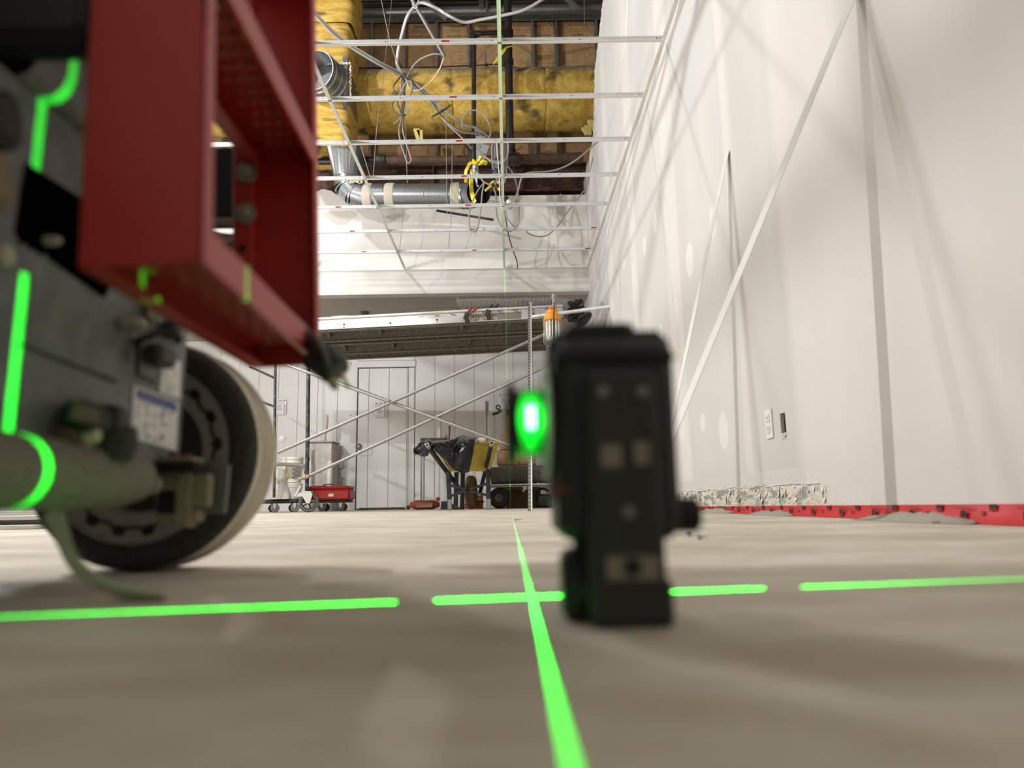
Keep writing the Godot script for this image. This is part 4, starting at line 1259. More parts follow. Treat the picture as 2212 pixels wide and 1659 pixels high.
# --- tools and materials on the floor at the far end --------------------------------------------------------------------
func caster(t: Node3D, p: Vector3, r: float, m: Material):
	var s := Shape.new()
	s.lathe([[0.0, -0.012], [r * 0.8, -0.012], [r, -0.007], [r, 0.007], [r * 0.8, 0.012], [0.0, 0.012]], p + Vector3(0, r, 0), Vector3(0.35, 0, 1), 24)
	part("caster_wheel", s, m, t)
	s = Shape.new()
	s.hull([p + Vector3(-0.02, r * 2.1, -0.02), p + Vector3(0.02, r * 2.1, -0.02), p + Vector3(0.02, r * 2.1, 0.02), p + Vector3(-0.02, r * 2.1, 0.02)], [p + Vector3(-0.01, r * 0.9, -0.018), p + Vector3(0.01, r * 0.9, -0.018), p + Vector3(0.01, r * 0.9, 0.02), p + Vector3(-0.01, r * 0.9, 0.02)])
	part("caster_fork", s, mat(rgb(176, 176, 172), 0.4, 0.5), t)

func grounded(x: float, y: float, d: float) -> Vector3:
	var p := at(x, y, d)
	p.y = 0
	return p

func floor_clutter():
	var black := mat(rgb(32, 32, 33), 0.6)
	var white := mat(rgb(222, 220, 212), 0.5)
	# --- wheelbarrow
	var base := grounded(1012, 1095, 8.2)
	var t := thing("wheelbarrow", "yellow tub wheelbarrow with black legs, half covered by a black plastic sheet", "wheelbarrow", base)
	var yellow := mottled([rgb(198, 172, 66), rgb(216, 192, 84), rgb(226, 204, 104)], 0.02, Vector3(2, 2, 2), 0.5, 0, 0, 81)
	var frame := mottled([rgb(28, 31, 34), rgb(42, 46, 50), rgb(60, 62, 62)], 0.03, Vector3(3, 3, 3), 0.5, 0.2, 0, 82)
	var s := Shape.new()
	var rim := [at(934, 960, 7.8), at(1079, 956, 7.8), at(1076, 955, 8.9), at(950, 958, 8.9)]
	var bot := [at(972, 1018, 7.95), at(1058, 1018, 7.95), at(1052, 1016, 8.6), at(984, 1016, 8.6)]
	var ctr: Vector3 = (rim[0] + rim[2] + bot[0] + bot[2]) / 4
	for k in 4:
		var j := (k + 1) % 4
		var n := 5
		for i in n:
			var e0 := float(i) / n
			var e1 := float(i + 1) / n
			s.face([rim[k].lerp(bot[k], e0), rim[j].lerp(bot[j], e0), rim[j].lerp(bot[j], e1), rim[k].lerp(bot[k], e1)], ctr, 1)
	s.face(bot, ctr)
	part("tub", s, yellow, t)
	s = Shape.new()
	s.tube([rim[0], rim[1], rim[2], rim[3], rim[0]], 0.014, 8)
	part("rim", s, yellow, t)
	var wheelp := grounded(1018, 1093, 8.75)
	for q in [[926, 966, 7.35, -1], [1061, 962, 7.4, 1]]:
		s = Shape.new()
		var h := at(q[0], q[1], q[2])
		var fr: Vector3 = wheelp + Vector3(0.11 * q[3], 0.2, 0.0)
		s.box((h + fr) / 2, Vector3((h - fr).length(), 0.045, 0.04), basis_along(fr - h), 0.006)
		part("handle", s, frame, t)
		s = Shape.new()
		s.lathe([[0.014, 0.06], [0.02, 0.06], [0.02, -0.01]], h, h - fr, 14)
		part("grip_end", s, mat(rgb(190, 190, 188), 0.4, 0.3), t)
	for q in [[968, 1018, 972, 1095, 7.9], [1054, 1014, 1056, 1094, 7.9], [986, 1020, 984, 1092, 8.3], [1000, 1018, 998, 1060, 8.5]]:
		s = Shape.new()
		var a := at(q[0], q[1], q[4])
		var b := grounded(q[2], q[3], q[4])
		s.box((a + b) / 2, Vector3((a - b).length(), 0.05, 0.05), basis_along(b - a), 0.006)
		part("leg", s, frame, t)
		if q[4] < 8:
			s = Shape.new()
			s.box(b + Vector3(0, 0.06, 0.028), Vector3(0.046, 0.11, 0.008), Basis(), 0.003)
			part("foot_plate", s, mat(rgb(150, 150, 146), 0.5, 0.3), t)
	for q in [[972, 1048, 1052, 1070], [972, 1072, 1054, 1044]]:
		s = Shape.new()
		var a := at(q[0], q[1], 7.88)
		var b := at(q[2], q[3], 7.88)
		s.box((a + b) / 2, Vector3((a - b).length(), 0.03, 0.012), basis_along(b - a), 0.003)
		part("brace", s, frame, t)
	s = Shape.new()
	s.box((at(1061, 963, 7.76) + at(1050, 1020, 7.8)) / 2, Vector3(0.34, 0.055, 0.012), basis_along(at(1050, 1020, 7.8) - at(1061, 963, 7.76)), 0.003)
	part("strap", s, frame, t)
	s = Shape.new()
	s.lathe([[0.0, -0.04], [0.09, -0.04], [0.15, -0.055], [0.19, -0.05], [0.205, -0.02], [0.205, 0.02], [0.19, 0.05], [0.15, 0.055], [0.09, 0.04], [0.0, 0.04]], wheelp + Vector3(0, 0.205, 0), Vector3(1, 0, 0.12), 36, true)
	part("tire", s, mottled([rgb(116, 98, 68), rgb(142, 122, 88)], 0.04, Vector3(6, 3, 3), 0.85, 0, 0.3, 83), t)
	# black sheet
	s = Shape.new()
	var cr := noise(0.11, 3, FastNoiseLite.TYPE_SIMPLEX_SMOOTH, 84)
	var edge_top := smooth(along([896, 966, 8.2, 920, 955, 8.3, 950, 952, 8.4, 985, 946, 8.4, 1000, 940, 8.4, 1016, 944, 8.4, 1034, 944, 8.3]), 6)
	var edge_mid := smooth(along([893, 974, 7.6, 918, 955, 7.55, 948, 955, 7.5, 975, 958, 7.48, 992, 951, 7.48, 1010, 950, 7.5, 1028, 948, 7.6]), 6)
	var edge_low := smooth(along([894, 977, 7.55, 918, 986, 7.5, 934, 976, 7.5, 960, 992, 7.55, 978, 1012, 7.6, 1000, 1022, 7.62, 1014, 1019, 7.62]), 6)
	var rows := []
	for i in 33:
		var e := i / 32.0
		var row := []
		for k in edge_top.size():
			var p: Vector3 = edge_top[k].lerp(edge_mid[k], e * 2.0) if e < 0.5 else edge_mid[k].lerp(edge_low[k], e * 2.0 - 1.0)
			var w := 0.11 * cr.get_noise_2d(k * 0.7 + e * 6, e * 12.0) + 0.03 * cr.get_noise_2d(k * 2.2, e * 30.0 + 40)
			row.append(p + Vector3(0.02, 0.35, 0.9) * w * (0.3 + sin(PI * minf(e, 0.98))))
		rows.append(row)
	s.sheet(rows)
	single("plastic_sheet", s, mat(rgb(26, 28, 31), 0.24), "crumpled glossy black plastic sheet draped over the yellow wheelbarrow", "plastic sheet")
	s = Shape.new()
	s.box(at(1041, 951, 7.72), Vector3(0.1, 0.055, 0.08), Basis(Vector3.BACK, 0.15), 0.02)
	single("white_block", s, mat(rgb(206, 202, 194), 0.8), "pale rounded block resting on the rim of the yellow wheelbarrow", "block")
	# --- cart with the second flexible duct
	t = thing("hand_truck", "low cart with a black pneumatic wheel under the flexible duct, right of the wheelbarrow", "cart", grounded(1120, 1093, 9.0))
	for q in [[1079, 8.7], [1090, 9.5]]:
		s = Shape.new()
		var c: Vector3 = grounded(q[0], 1090, q[1]) + Vector3(0, 0.128, 0)
		s.lathe([[0.05, -0.035], [0.09, -0.045], [0.118, -0.035], [0.128, -0.012], [0.128, 0.012], [0.118, 0.035], [0.09, 0.045], [0.05, 0.035]], c, Vector3(-0.12, 0, 1), 36)
		part("tire", s, mat(rgb(36, 35, 33), 0.8), t)
		s = Shape.new()
		s.lathe([[0.0, 0.02], [0.014, 0.02], [0.016, 0.03], [0.03, 0.016], [0.055, 0.03], [0.06, 0.036], [0.062, -0.036], [0.0, -0.03]], c, Vector3(-0.12, 0, 1), 30)
		part("hub", s, mat(rgb(118, 110, 98), 0.5, 0.4), t)
	for d in [8.65, 9.4]:
		s = Shape.new()
		s.box((at(1062, 1048, d) + at(1215, 1045, d)) / 2, Vector3(1.0, 0.02, 0.03), Basis(), 0.003)
		s.box((at(1062, 1052, d) + at(1215, 1049, d)) / 2, Vector3(1.0, 0.006, 0.03), Basis())
		part("rail", s, mat(rgb(206, 206, 202), 0.4, 0.4), t)
	s = Shape.new()
	s.box(at(1134, 1054, 8.64), Vector3(0.05, 0.04, 0.006), Basis(), 0.002)
	s.box(at(1131, 1060, 8.64), Vector3(0.025, 0.03, 0.006), Basis(), 0.002)
	part("bracket", s, mat(rgb(196, 196, 192), 0.4, 0.4), t)
	s = Shape.new()
	s.box(at(1140, 1050, 9.0), Vector3(0.95, 0.012, 0.7))
	part("platform", s, mat(rgb(84, 78, 68), 0.8), t)
	flex([1060, 1030, 8.75, 1080, 1027, 8.75, 1110, 1025, 8.8, 1150, 1024, 8.8, 1220, 1024, 8.85], 0.118, "flexible aluminium duct lying on the low cart beside the wheelbarrow")
	s = Shape.new()
	s.box(grounded(1126, 1090, 9.1) + Vector3(0, 0.11, 0), Vector3(0.36, 0.22, 0.4), Basis(), 0.004)
	s.box(grounded(1126, 1090, 9.1) + Vector3(0, 0.205, 0.2), Vector3(0.355, 0.006, 0.006))
	single("carton", s, mottled([rgb(84, 66, 46), rgb(104, 84, 60)], 0.02, Vector3(2, 2, 2), 0.9), "dark brown carton under the low cart behind its wheel", "carton")
	s = Shape.new()
	var j := grounded(1176, 1090, 8.9)
	s.box(j + Vector3(0, 0.085, 0), Vector3(0.19, 0.17, 0.16), Basis(), 0.03)
	s.tube(smooth([j + Vector3(-0.07, 0.16, 0), j + Vector3(-0.06, 0.22, 0), j + Vector3(0.0, 0.235, 0), j + Vector3(0.06, 0.2, 0)], 4), 0.016, 8)
	single("jerry_can", s, mat(rgb(58, 56, 54), 0.5), "dark grey jerry can under the low cart, right of the slotted angle", "can")
	# --- stacked boxes and things on them
	var card := mottled([rgb(138, 112, 76), rgb(158, 130, 92), rgb(170, 144, 106)], 0.02, Vector3(2, 2, 2), 0.9, 0, 0, 85)
	var y := 0.0
	var spec := [[1122, 0.52, 0.3, 0.45, "lowest carton of the brown stack behind the wheelbarrow"], [1118, 0.48, 0.27, 0.42, "second carton from the floor in the brown stack behind the wheelbarrow"], [1114, 0.52, 0.2, 0.4, "third carton from the floor in the brown stack, behind the glowing laser window"], [1118, 0.5, 0.22, 0.4, "wide carton fourth from the floor in the brown stack"], [1112, 0.24, 0.34, 0.3, "tall narrow carton on top of the brown stack"]]
	for q in spec:
		s = Shape.new()
		var p := at(q[0], 900, 9.6)
		s.box(Vector3(p.x, y + q[2] / 2, -9.6), Vector3(q[1], q[2] - 0.004, q[3]), Basis(Vector3.UP, 0.05 * sin(y * 9)), 0.005)
		t = thing("carton", q[4], "carton", Vector3(p.x, y, -9.6), "cartons stacked by the panel wall")
		part("box", s, card, t)
		s = Shape.new()
		s.box(Vector3(p.x, y + q[2] / 2 + 0.001, -9.6), Vector3(0.05, q[2] - 0.001, q[3] + 0.004), Basis(Vector3.UP, 0.05 * sin(y * 9)))
		part("packing_tape", s, mat(rgb(176, 152, 108), 0.35), t)
		y += q[2]
	s = Shape.new()
	var tp := at(1082, 886, 9.45)
	t = thing("tape_gun", "green packing tape gun sitting at the top of the brown carton stack", "tape gun", tp)
	s.lathe([[0.018, -0.025], [0.036, -0.025], [0.036, 0.025], [0.018, 0.025]], at(1076, 880, 9.45), Vector3(0, 0, 1), 18)
	part("roll", s, mat(rgb(30, 92, 62), 0.45), t)
	s = Shape.new()
	s.box(at(1071, 893, 9.45), Vector3(0.1, 0.035, 0.04), Basis(Vector3.BACK, 0.3), 0.008)
	s.box(at(1080, 888, 9.45), Vector3(0.05, 0.03, 0.03), Basis(Vector3.BACK, -0.4), 0.006)
	part("body", s, mat(rgb(26, 66, 50), 0.5), t)
	s = Shape.new()
	s.lathe([[0.0, 0.0], [0.05, 0.0], [0.05, 0.085], [0.044, 0.095], [0.0, 0.095]], at(1089, 885, 9.4), Vector3.UP, 18)
	single("white_jar", s, mat(rgb(196, 194, 182), 0.6), "pale tub on top of the brown carton stack below the wall notice", "tub")
	# --- upright channel, tray with foam gun, rods
	s = Shape.new()
	var cp := grounded(1053, 945, 9.4)
	var ch := at(1053, 866, 9.4).y
	s.plate(PackedVector2Array([Vector2(-0.025, 0), Vector2(-0.025, 0.05), Vector2(-0.02, 0.05), Vector2(-0.02, 0.005), Vector2(0.02, 0.005), Vector2(0.02, 0.05), Vector2(0.025, 0.05), Vector2(0.025, 0)]), cp, Vector3.RIGHT, Vector3.BACK, Vector3(0, ch, 0))
	single("metal_channel", s, mat(rgb(182, 176, 160), 0.5, 0.2), "beige metal channel standing upright behind the wheelbarrow's tub", "channel")
	var tr := at(942, 951, 9.9)
	t = thing("shelf_rack", "dark slatted rack holding a white foam tube behind the black plastic sheet", "rack", Vector3(tr.x, 0, tr.z))
	s = Shape.new()
	for k in 12: s.box(tr + Vector3(-0.19 + k * 0.034, 0.0, 0), Vector3(0.018, 0.03, 0.34), Basis(), 0.004)
	s.box(tr + Vector3(0, 0.014, 0.17), Vector3(0.42, 0.008, 0.01))
	s.box(tr + Vector3(0, -0.014, 0.17), Vector3(0.42, 0.008, 0.01))
	part("slats", s, mat(rgb(70, 66, 58), 0.8), t)
	for k in [[-0.19, -0.15], [0.19, -0.15], [-0.19, 0.15], [0.19, 0.15]]:
		s = Shape.new()
		s.rod(Vector3(tr.x + k[0], 0, tr.z + k[1]), tr + Vector3(k[0], 0, k[1]), 0.012, 8)
		part("leg", s, mat(rgb(150, 146, 138), 0.6), t)
	s = Shape.new()
	s.lathe([[0.0, 0.0], [0.03, 0.0], [0.034, 0.02], [0.03, 0.12], [0.022, 0.22], [0.02, 0.36], [0.0, 0.365]], at(949, 949, 9.9), Vector3(0.03, 1, 0), 16)
	single("foam_tube", s, mat(rgb(204, 198, 184), 0.6), "tall off-white nozzle tube standing on the slatted rack", "tube")
	s = Shape.new()
	s.rod(at(970, 950, 9.7), at(971, 927, 9.7), 0.012, 10)
	s.rod(at(971, 927, 9.7), at(971, 920, 9.7), 0.016, 10)
	single("paint_pole", s, mat(rgb(128, 44, 36), 0.5), "thin red rod standing at the right end of the slatted rack", "handle")
	s = Shape.new()
	for k in 6: s.box(at(962 + 2 * sin(k * 2.0), 944 + 3 * cos(k * 2.6), 9.8), Vector3(0.035, 0.03, 0.03), Basis(Vector3(1, 1, 0).normalized(), k), 0.01)
	single("rag_heap", s, mat(rgb(150, 130, 116), 0.9), "small crumpled rag heap on the slatted rack beside the foam tube", "rag")
	# --- red bag, shoes, level, bottles on the floor
	t = thing("red_bag", "dusty red sack with a pale label lying on the floor left of the wheelbarrow", "bag", grounded(917, 1097, 8.9))
	s = Shape.new()
	var rb := grounded(917, 1097, 8.9)
	var rws := []
	for i in 15:
		var row := []
		var e := i / 14.0
		for k in 21:
			var a := TAU * k / 20
			var w := pow(sin(PI * clampf(e, 0.03, 0.97)), 0.35)
			row.append(rb + Vector3((e - 0.5) * 0.37, 0.062 + 0.062 * sin(a) * w * (1.0 + 0.1 * sin(e * 9)), 0.12 * cos(a) * w))
		rws.append(row)
	s.sheet(rws)
	s.box(rb + Vector3(0.17, 0.13, 0.03), Vector3(0.05, 0.05, 0.03), Basis(Vector3.BACK, 0.6), 0.012)
	part("sack", s, mottled([rgb(120, 44, 38), rgb(146, 62, 52), rgb(160, 92, 80)], 0.03, Vector3(3, 3, 3), 0.8, 0, 0.3, 86), t)
	s = Shape.new()
	s.box(rb + Vector3(0.01, 0.055, 0.122), Vector3(0.2, 0.05, 0.004), Basis(Vector3.RIGHT, -0.15))
	part("sack_label", s, mat(rgb(146, 112, 88), 0.8), t)
	s = Shape.new()
	var sh := grounded(972, 1097, 8.6)
	s.hull([sh + Vector3(-0.1, 0.1, -0.04), sh + Vector3(-0.03, 0.1, -0.04), sh + Vector3(-0.03, 0.1, 0.04), sh + Vector3(-0.1, 0.1, 0.04)], [sh + Vector3(-0.11, 0, -0.05), sh + Vector3(0.14, 0, -0.05), sh + Vector3(0.14, 0, 0.05), sh + Vector3(-0.11, 0, 0.05)])
	single("black_boot", s, mat(rgb(34, 33, 32), 0.7), "black work boot on the floor beside the wheelbarrow's left leg", "boot")
	t = thing("spirit_level", "black bar with a yellow end cap lying along the bottom of the door", "level", grounded(830, 1101, 10.2))
	s = Shape.new()
	var l0 := grounded(776, 1101, 10.3)
	var l1 := grounded(876, 1099, 10.1)
	s.box((l0 + l1) / 2 + Vector3(0, 0.018, 0), Vector3((l0 - l1).length(), 0.03, 0.03), basis_along(l1 - l0), 0.004)
	part("bar", s, mat(rgb(46, 44, 42), 0.6), t)
	s = Shape.new()
	s.lathe([[0.0, 0.02], [0.026, 0.02], [0.026, -0.02], [0.0, -0.02]], l1 + Vector3(0.04, 0.027, 0), Vector3.RIGHT, 14)
	part("end_cap", s, black, t)
	s = Shape.new()
	s.lathe([[0.0, 0.012], [0.024, 0.012], [0.024, -0.012], [0.0, -0.012]], l1 + Vector3(0.006, 0.025, 0), Vector3.RIGHT, 14)
	part("yellow_band", s, mat(rgb(212, 170, 50), 0.5), t)
	for k in 3:
		s = Shape.new()
		var p := grounded(1012 + k * 3, 1094, 8.95) + Vector3(0.02 * k, 0.02 + 0.034 * k, 0)
		s.box(p, Vector3(0.24, 0.028, 0.06), Basis(Vector3.UP, 0.2 * k), 0.005)
		single("red_wedge", s, mat(rgb(206, 50, 36), 0.5), ["lowest", "middle", "topmost"][k] + " of three red plastic bars stacked under the wheelbarrow", "wedge", "red bars under the wheelbarrow")
	s = Shape.new()
	var yb := grounded(1037, 1093, 9.0)
	s.box(yb + Vector3(0, 0.085, 0), Vector3(0.08, 0.17, 0.05), Basis(), 0.006)
	t = thing("yellow_carton", "small upright yellow and white carton behind the wheelbarrow's right leg", "carton", yb)
	part("carton", s, mat(rgb(210, 184, 40), 0.6), t)
	s = Shape.new()
	s.box(yb + Vector3(0.0, 0.09, 0.026), Vector3(0.05, 0.09, 0.003), Basis(Vector3.BACK, 0.2))
	part("label", s, mat(rgb(226, 226, 222), 0.6), t)
	# --- left: cabinet, pipes
	t = thing("metal_cabinet", "tall grey sheet-metal cabinet against the panel wall left of the door", "cabinet", grounded(690, 1100, 10.1))
	var cl := at(667, 1000, 10.1).x
	var crx := at(719, 1000, 10.1).x
	var ct := at(690, 957, 10.1).y
	s = Shape.new()
	s.box(Vector3((cl + crx) / 2, ct / 2, -10.22), Vector3(crx - cl, ct, 0.4), Basis(), 0.006)
	part("body", s, mottled([rgb(170, 168, 162), rgb(186, 184, 178)], 0.02, Vector3(1, 1, 1), 0.5, 0.2, 0, 87), t)
	s = Shape.new()
	s.box(Vector3((cl + crx) / 2, ct + 0.008, -10.2), Vector3(crx - cl + 0.05, 0.02, 0.44), Basis(), 0.004)
	part("top", s, mat(rgb(150, 148, 140), 0.5, 0.2), t)
	s = Shape.new()
	s.box(Vector3((cl + crx) / 2 - 0.05, ct * 0.55, -10.017), Vector3(crx - cl - 0.15, 0.004, 0.004))
	part("seam", s, mat(rgb(110, 108, 102), 0.7), t)
	s = Shape.new()
	s.box(at(668, 980, 9.9), Vector3(0.04, 0.2, 0.02), Basis(), 0.004)
	s.box(at(668, 1035, 9.9), Vector3(0.04, 0.6, 0.02), Basis(), 0.004)
	part("white_edge", s, mat(rgb(224, 223, 220), 0.5), t)
	s = Shape.new()
	var rt := at(719, 978, 9.95)
	s.lathe([[0.0, 0.003], [0.021, 0.003], [0.021, -0.003], [0.0, -0.003]], rt, Vector3.BACK, 16)
	s.tube(smooth([rt + Vector3(0, 0.02, 0), rt + Vector3(-0.005, 0.07, 0), rt + Vector3(0, 0.1, 0)], 3), 0.003, 5)
	single("red_tag", s, mat(rgb(178, 52, 52), 0.5), "small round red tag hanging at the corner of the grey cabinet", "tag")
	s = Shape.new()
	var pp := at(713, 995, 9.85)
	s.rod(Vector3(pp.x, 0, pp.z), pp, 0.036, 18)
	s.lathe([[0.036, -0.02], [0.042, -0.02], [0.042, 0.0], [0.036, 0.0]], pp + Vector3(0, -0.12, 0), Vector3.UP, 18)
	single("white_pipe", s, mat(rgb(226, 224, 216), 0.45), "thick white plastic pipe standing in front of the grey cabinet", "pipe")
	s = Shape.new()
	s.lathe([[0.0, 0.0], [0.03, 0.0], [0.036, 0.02], [0.03, 0.06], [0.026, 0.1], [0.032, 0.2], [0.03, 0.33], [0.016, 0.4], [0.0, 0.402]], at(699, 955, 10.1), Vector3(0.1, 1, 0), 16)
	single("caulk_tube", s, mat(rgb(206, 202, 190), 0.5), "off-white pointed tube standing on top of the grey cabinet", "tube")
	var oi := Image.create(24, 40, false, Image.FORMAT_RGB8)
	oi.fill(rgb(222, 220, 214))
	for q in [[4, 4], [14, 6], [8, 14], [16, 20], [4, 24], [12, 30]]: oi.fill_rect(Rect2i(q[0], q[1], 5, 5), rgb(50, 50, 52))
	s = Shape.new()
	var op := at(733, 1003, 10.4)
	s.quad_uv(op + Vector3(-0.03, 0.045, 0), op + Vector3(0.03, 0.045, 0), op + Vector3(0.03, -0.045, 0), op + Vector3(-0.03, -0.045, 0))
	s.box(op + Vector3(0, 0, -0.05), Vector3(0.06, 0.09, 0.09))
	single("outlet_sticker", s, pictured(oi, 0.6), "little black-dotted white sticker box on the panel wall right of the cabinet", "sticker")
	# --- black dolly with buckets and a sack
	t = thing("furniture_dolly", "black dolly loaded with buckets and a sack behind the white wheel", "dolly", grounded(612, 1106, 8.8))
	s = Shape.new()
	s.box(at(610, 1083, 8.8), Vector3(0.5, 0.05, 0.4), Basis(), 0.015)
	part("deck", s, black, t)
	for q in [[594, 8.62], [637, 8.62], [588, 9.0], [632, 9.0]]: caster(t, grounded(q[0], 1106, q[1]), 0.052, mat(rgb(104, 104, 106), 0.6))
	var dy := at(610, 1083, 8.8).y + 0.026
	var bk := at(629, 1060, 8.75)
	for k in 2:
		var b0 := Vector3(bk.x, dy + k * 0.2, bk.z)
		t = thing("bucket", ["lower white bucket on the black dolly under the labelled one", "upper white bucket with a yellow-marked label on the black dolly"][k], "bucket", b0, "buckets on the dolly")
		s = Shape.new()
		var hh := 0.19 if k == 0 else 0.31
		s.lathe([[0.0, 0.0], [0.115, 0.0], [0.13, hh * 0.75], [0.137, hh * 0.76], [0.137, hh * 0.8], [0.131, hh * 0.81], [0.132, hh * 0.9], [0.14, hh * 0.91], [0.14, hh * 0.95], [0.13, hh * 0.96], [0.13, hh], [0.0, hh]], b0, Vector3.UP, 30)
		part("pail", s, white, t)
		if k == 0: continue
		s = Shape.new()
		s.lathe([[0.1275, 0.05], [0.1315, 0.2]], b0, Vector3.UP, 8, false, PI * 0.9, PI * 1.35)
		part("label", s, mat(rgb(150, 144, 136), 0.6), t)
		s = Shape.new()
		s.box(b0 + Vector3(-0.035, 0.08, 0.128), Vector3(0.06, 0.06, 0.004), Basis(Vector3.UP, -0.25))
		part("yellow_patch", s, mat(rgb(226, 196, 46), 0.5), t)
		s = Shape.new()
		for m in 6: s.box(b0 + Vector3(0.06 + 0.02 * (m % 2), 0.06 + m * 0.024, 0.118 - 0.018 * (m % 2)), Vector3(0.022, 0.014, 0.004), Basis(Vector3.UP, 0.5))
		part("print", s, mat(rgb(60, 58, 56), 0.6), t)
	s = Shape.new()
	var sk := at(606, 1082, 8.62)
	sk.y = dy
	var rr := []
	for i in 17:
		var e := i / 16.0
		var row := []
		for k in 21:
			var a := TAU * k / 20
			var w := 1.0 - 0.45 * e + 0.06 * sin(e * 8 + a * 3)
			row.append(sk + Vector3(cos(a) * 0.12 * w - 0.02 * e, e * 0.36, sin(a) * 0.09 * w))
		rr.append(row)
	s.sheet(rr)
	single("white_sack", s, mottled([rgb(176, 170, 160), rgb(204, 199, 190), rgb(220, 216, 208)], 0.03, Vector3(3, 3, 3), 0.8, 0, 0.5, 88), "half-empty white sack standing on the black dolly at the tire's edge", "sack")
	s = Shape.new()
	var bag := at(609, 947, 8.9)
	var br := []
	for i in 13:
		var e := i / 12.0
		var row := []
		for k in 17:
			var a := TAU * k / 16
			var w := pow(sin(PI * clampf(e, 0.02, 0.98)), 0.6) * (1.0 + 0.18 * sin(a * 3 + e * 7))
			row.append(bag + Vector3(cos(a) * 0.055 * w, 0.06 - e * 0.12, sin(a) * 0.05 * w))
		br.append(row)
	s.sheet(br)
	var clear := StandardMaterial3D.new()
	clear.albedo_color = Color(0.9, 0.9, 0.9, 0.35); clear.transparency = BaseMaterial3D.TRANSPARENCY_ALPHA; clear.roughness = 0.15
	s.rod(bag - Vector3(0, 0.06, 0), Vector3(bag.x, at(610, 990, 8.9).y, bag.z), 0.01, 8)
	single("plastic_bag", s, clear, "small clear plastic bag bunched above the buckets by the scaffold post", "bag")
	# --- red tool case on its dolly
	t = thing("case_dolly", "black wheeled dolly carrying the red tool case left of the door", "dolly", grounded(722, 1103, 9.3))
	s = Shape.new()
	s.box(at(722, 1083, 9.3), Vector3(0.42, 0.035, 0.36), Basis(), 0.012)
	part("deck", s, black, t)
	for q in [[695, 9.15], [736, 9.15], [704, 9.45], [742, 9.45]]: caster(t, grounded(q[0], 1104, q[1]), 0.05, mat(rgb(78, 78, 76), 0.6))
	var cy := at(722, 1083, 9.3).y + 0.018
	var cx := at(713, 1070, 9.25).x
	t = thing("tool_case", "red plastic tool case with a white sticker lying on a black dolly", "case", Vector3(cx, cy, -9.25))
	var red := mat(rgb(158, 34, 32), 0.4)
	s = Shape.new()
	s.box(Vector3(cx, cy + 0.065, -9.25), Vector3(0.585, 0.13, 0.34), Basis(), 0.022)
	part("tray", s, red, t)
	s = Shape.new()
	s.box(Vector3(cx, cy + 0.155, -9.25), Vector3(0.58, 0.045, 0.335), Basis(), 0.02)
	s.box(Vector3(cx - 0.12, cy + 0.178, -9.25), Vector3(0.2, 0.014, 0.2), Basis(), 0.006)
	part("lid", s, red, t)
	s = Shape.new()
	s.tube(smooth([Vector3(cx - 0.06, cy + 0.178, -9.12), Vector3(cx - 0.04, cy + 0.195, -9.12), Vector3(cx + 0.06, cy + 0.195, -9.12), Vector3(cx + 0.08, cy + 0.178, -9.12)], 4), 0.008, 8)
	part("handle", s, mat(rgb(60, 26, 26), 0.5), t)
	s = Shape.new()
	s.box(Vector3(cx + 0.055, cy + 0.06, -9.078), Vector3(0.065, 0.035, 0.003))
	part("sticker", s, mat(rgb(214, 206, 200), 0.6), t)
	# --- white boards lying far left
	for k in 4:
		s = Shape.new()
		var p := on_floor(20 + 8 * (k % 2), 1142, 0.0)
		s.box(Vector3(p.x - 0.35 + 0.05 * k, 0.008 + 0.0165 * k, p.z - 0.12 * (k % 2)), Vector3(1.1, 0.0155, 0.32), Basis(Vector3.UP, 0.03 * k), 0.002)
		single("white_board", s, white, ["lowest", "second", "third", "topmost"][k] + " white board of the low pile on the floor at the far left", "board", "white boards at the far left")

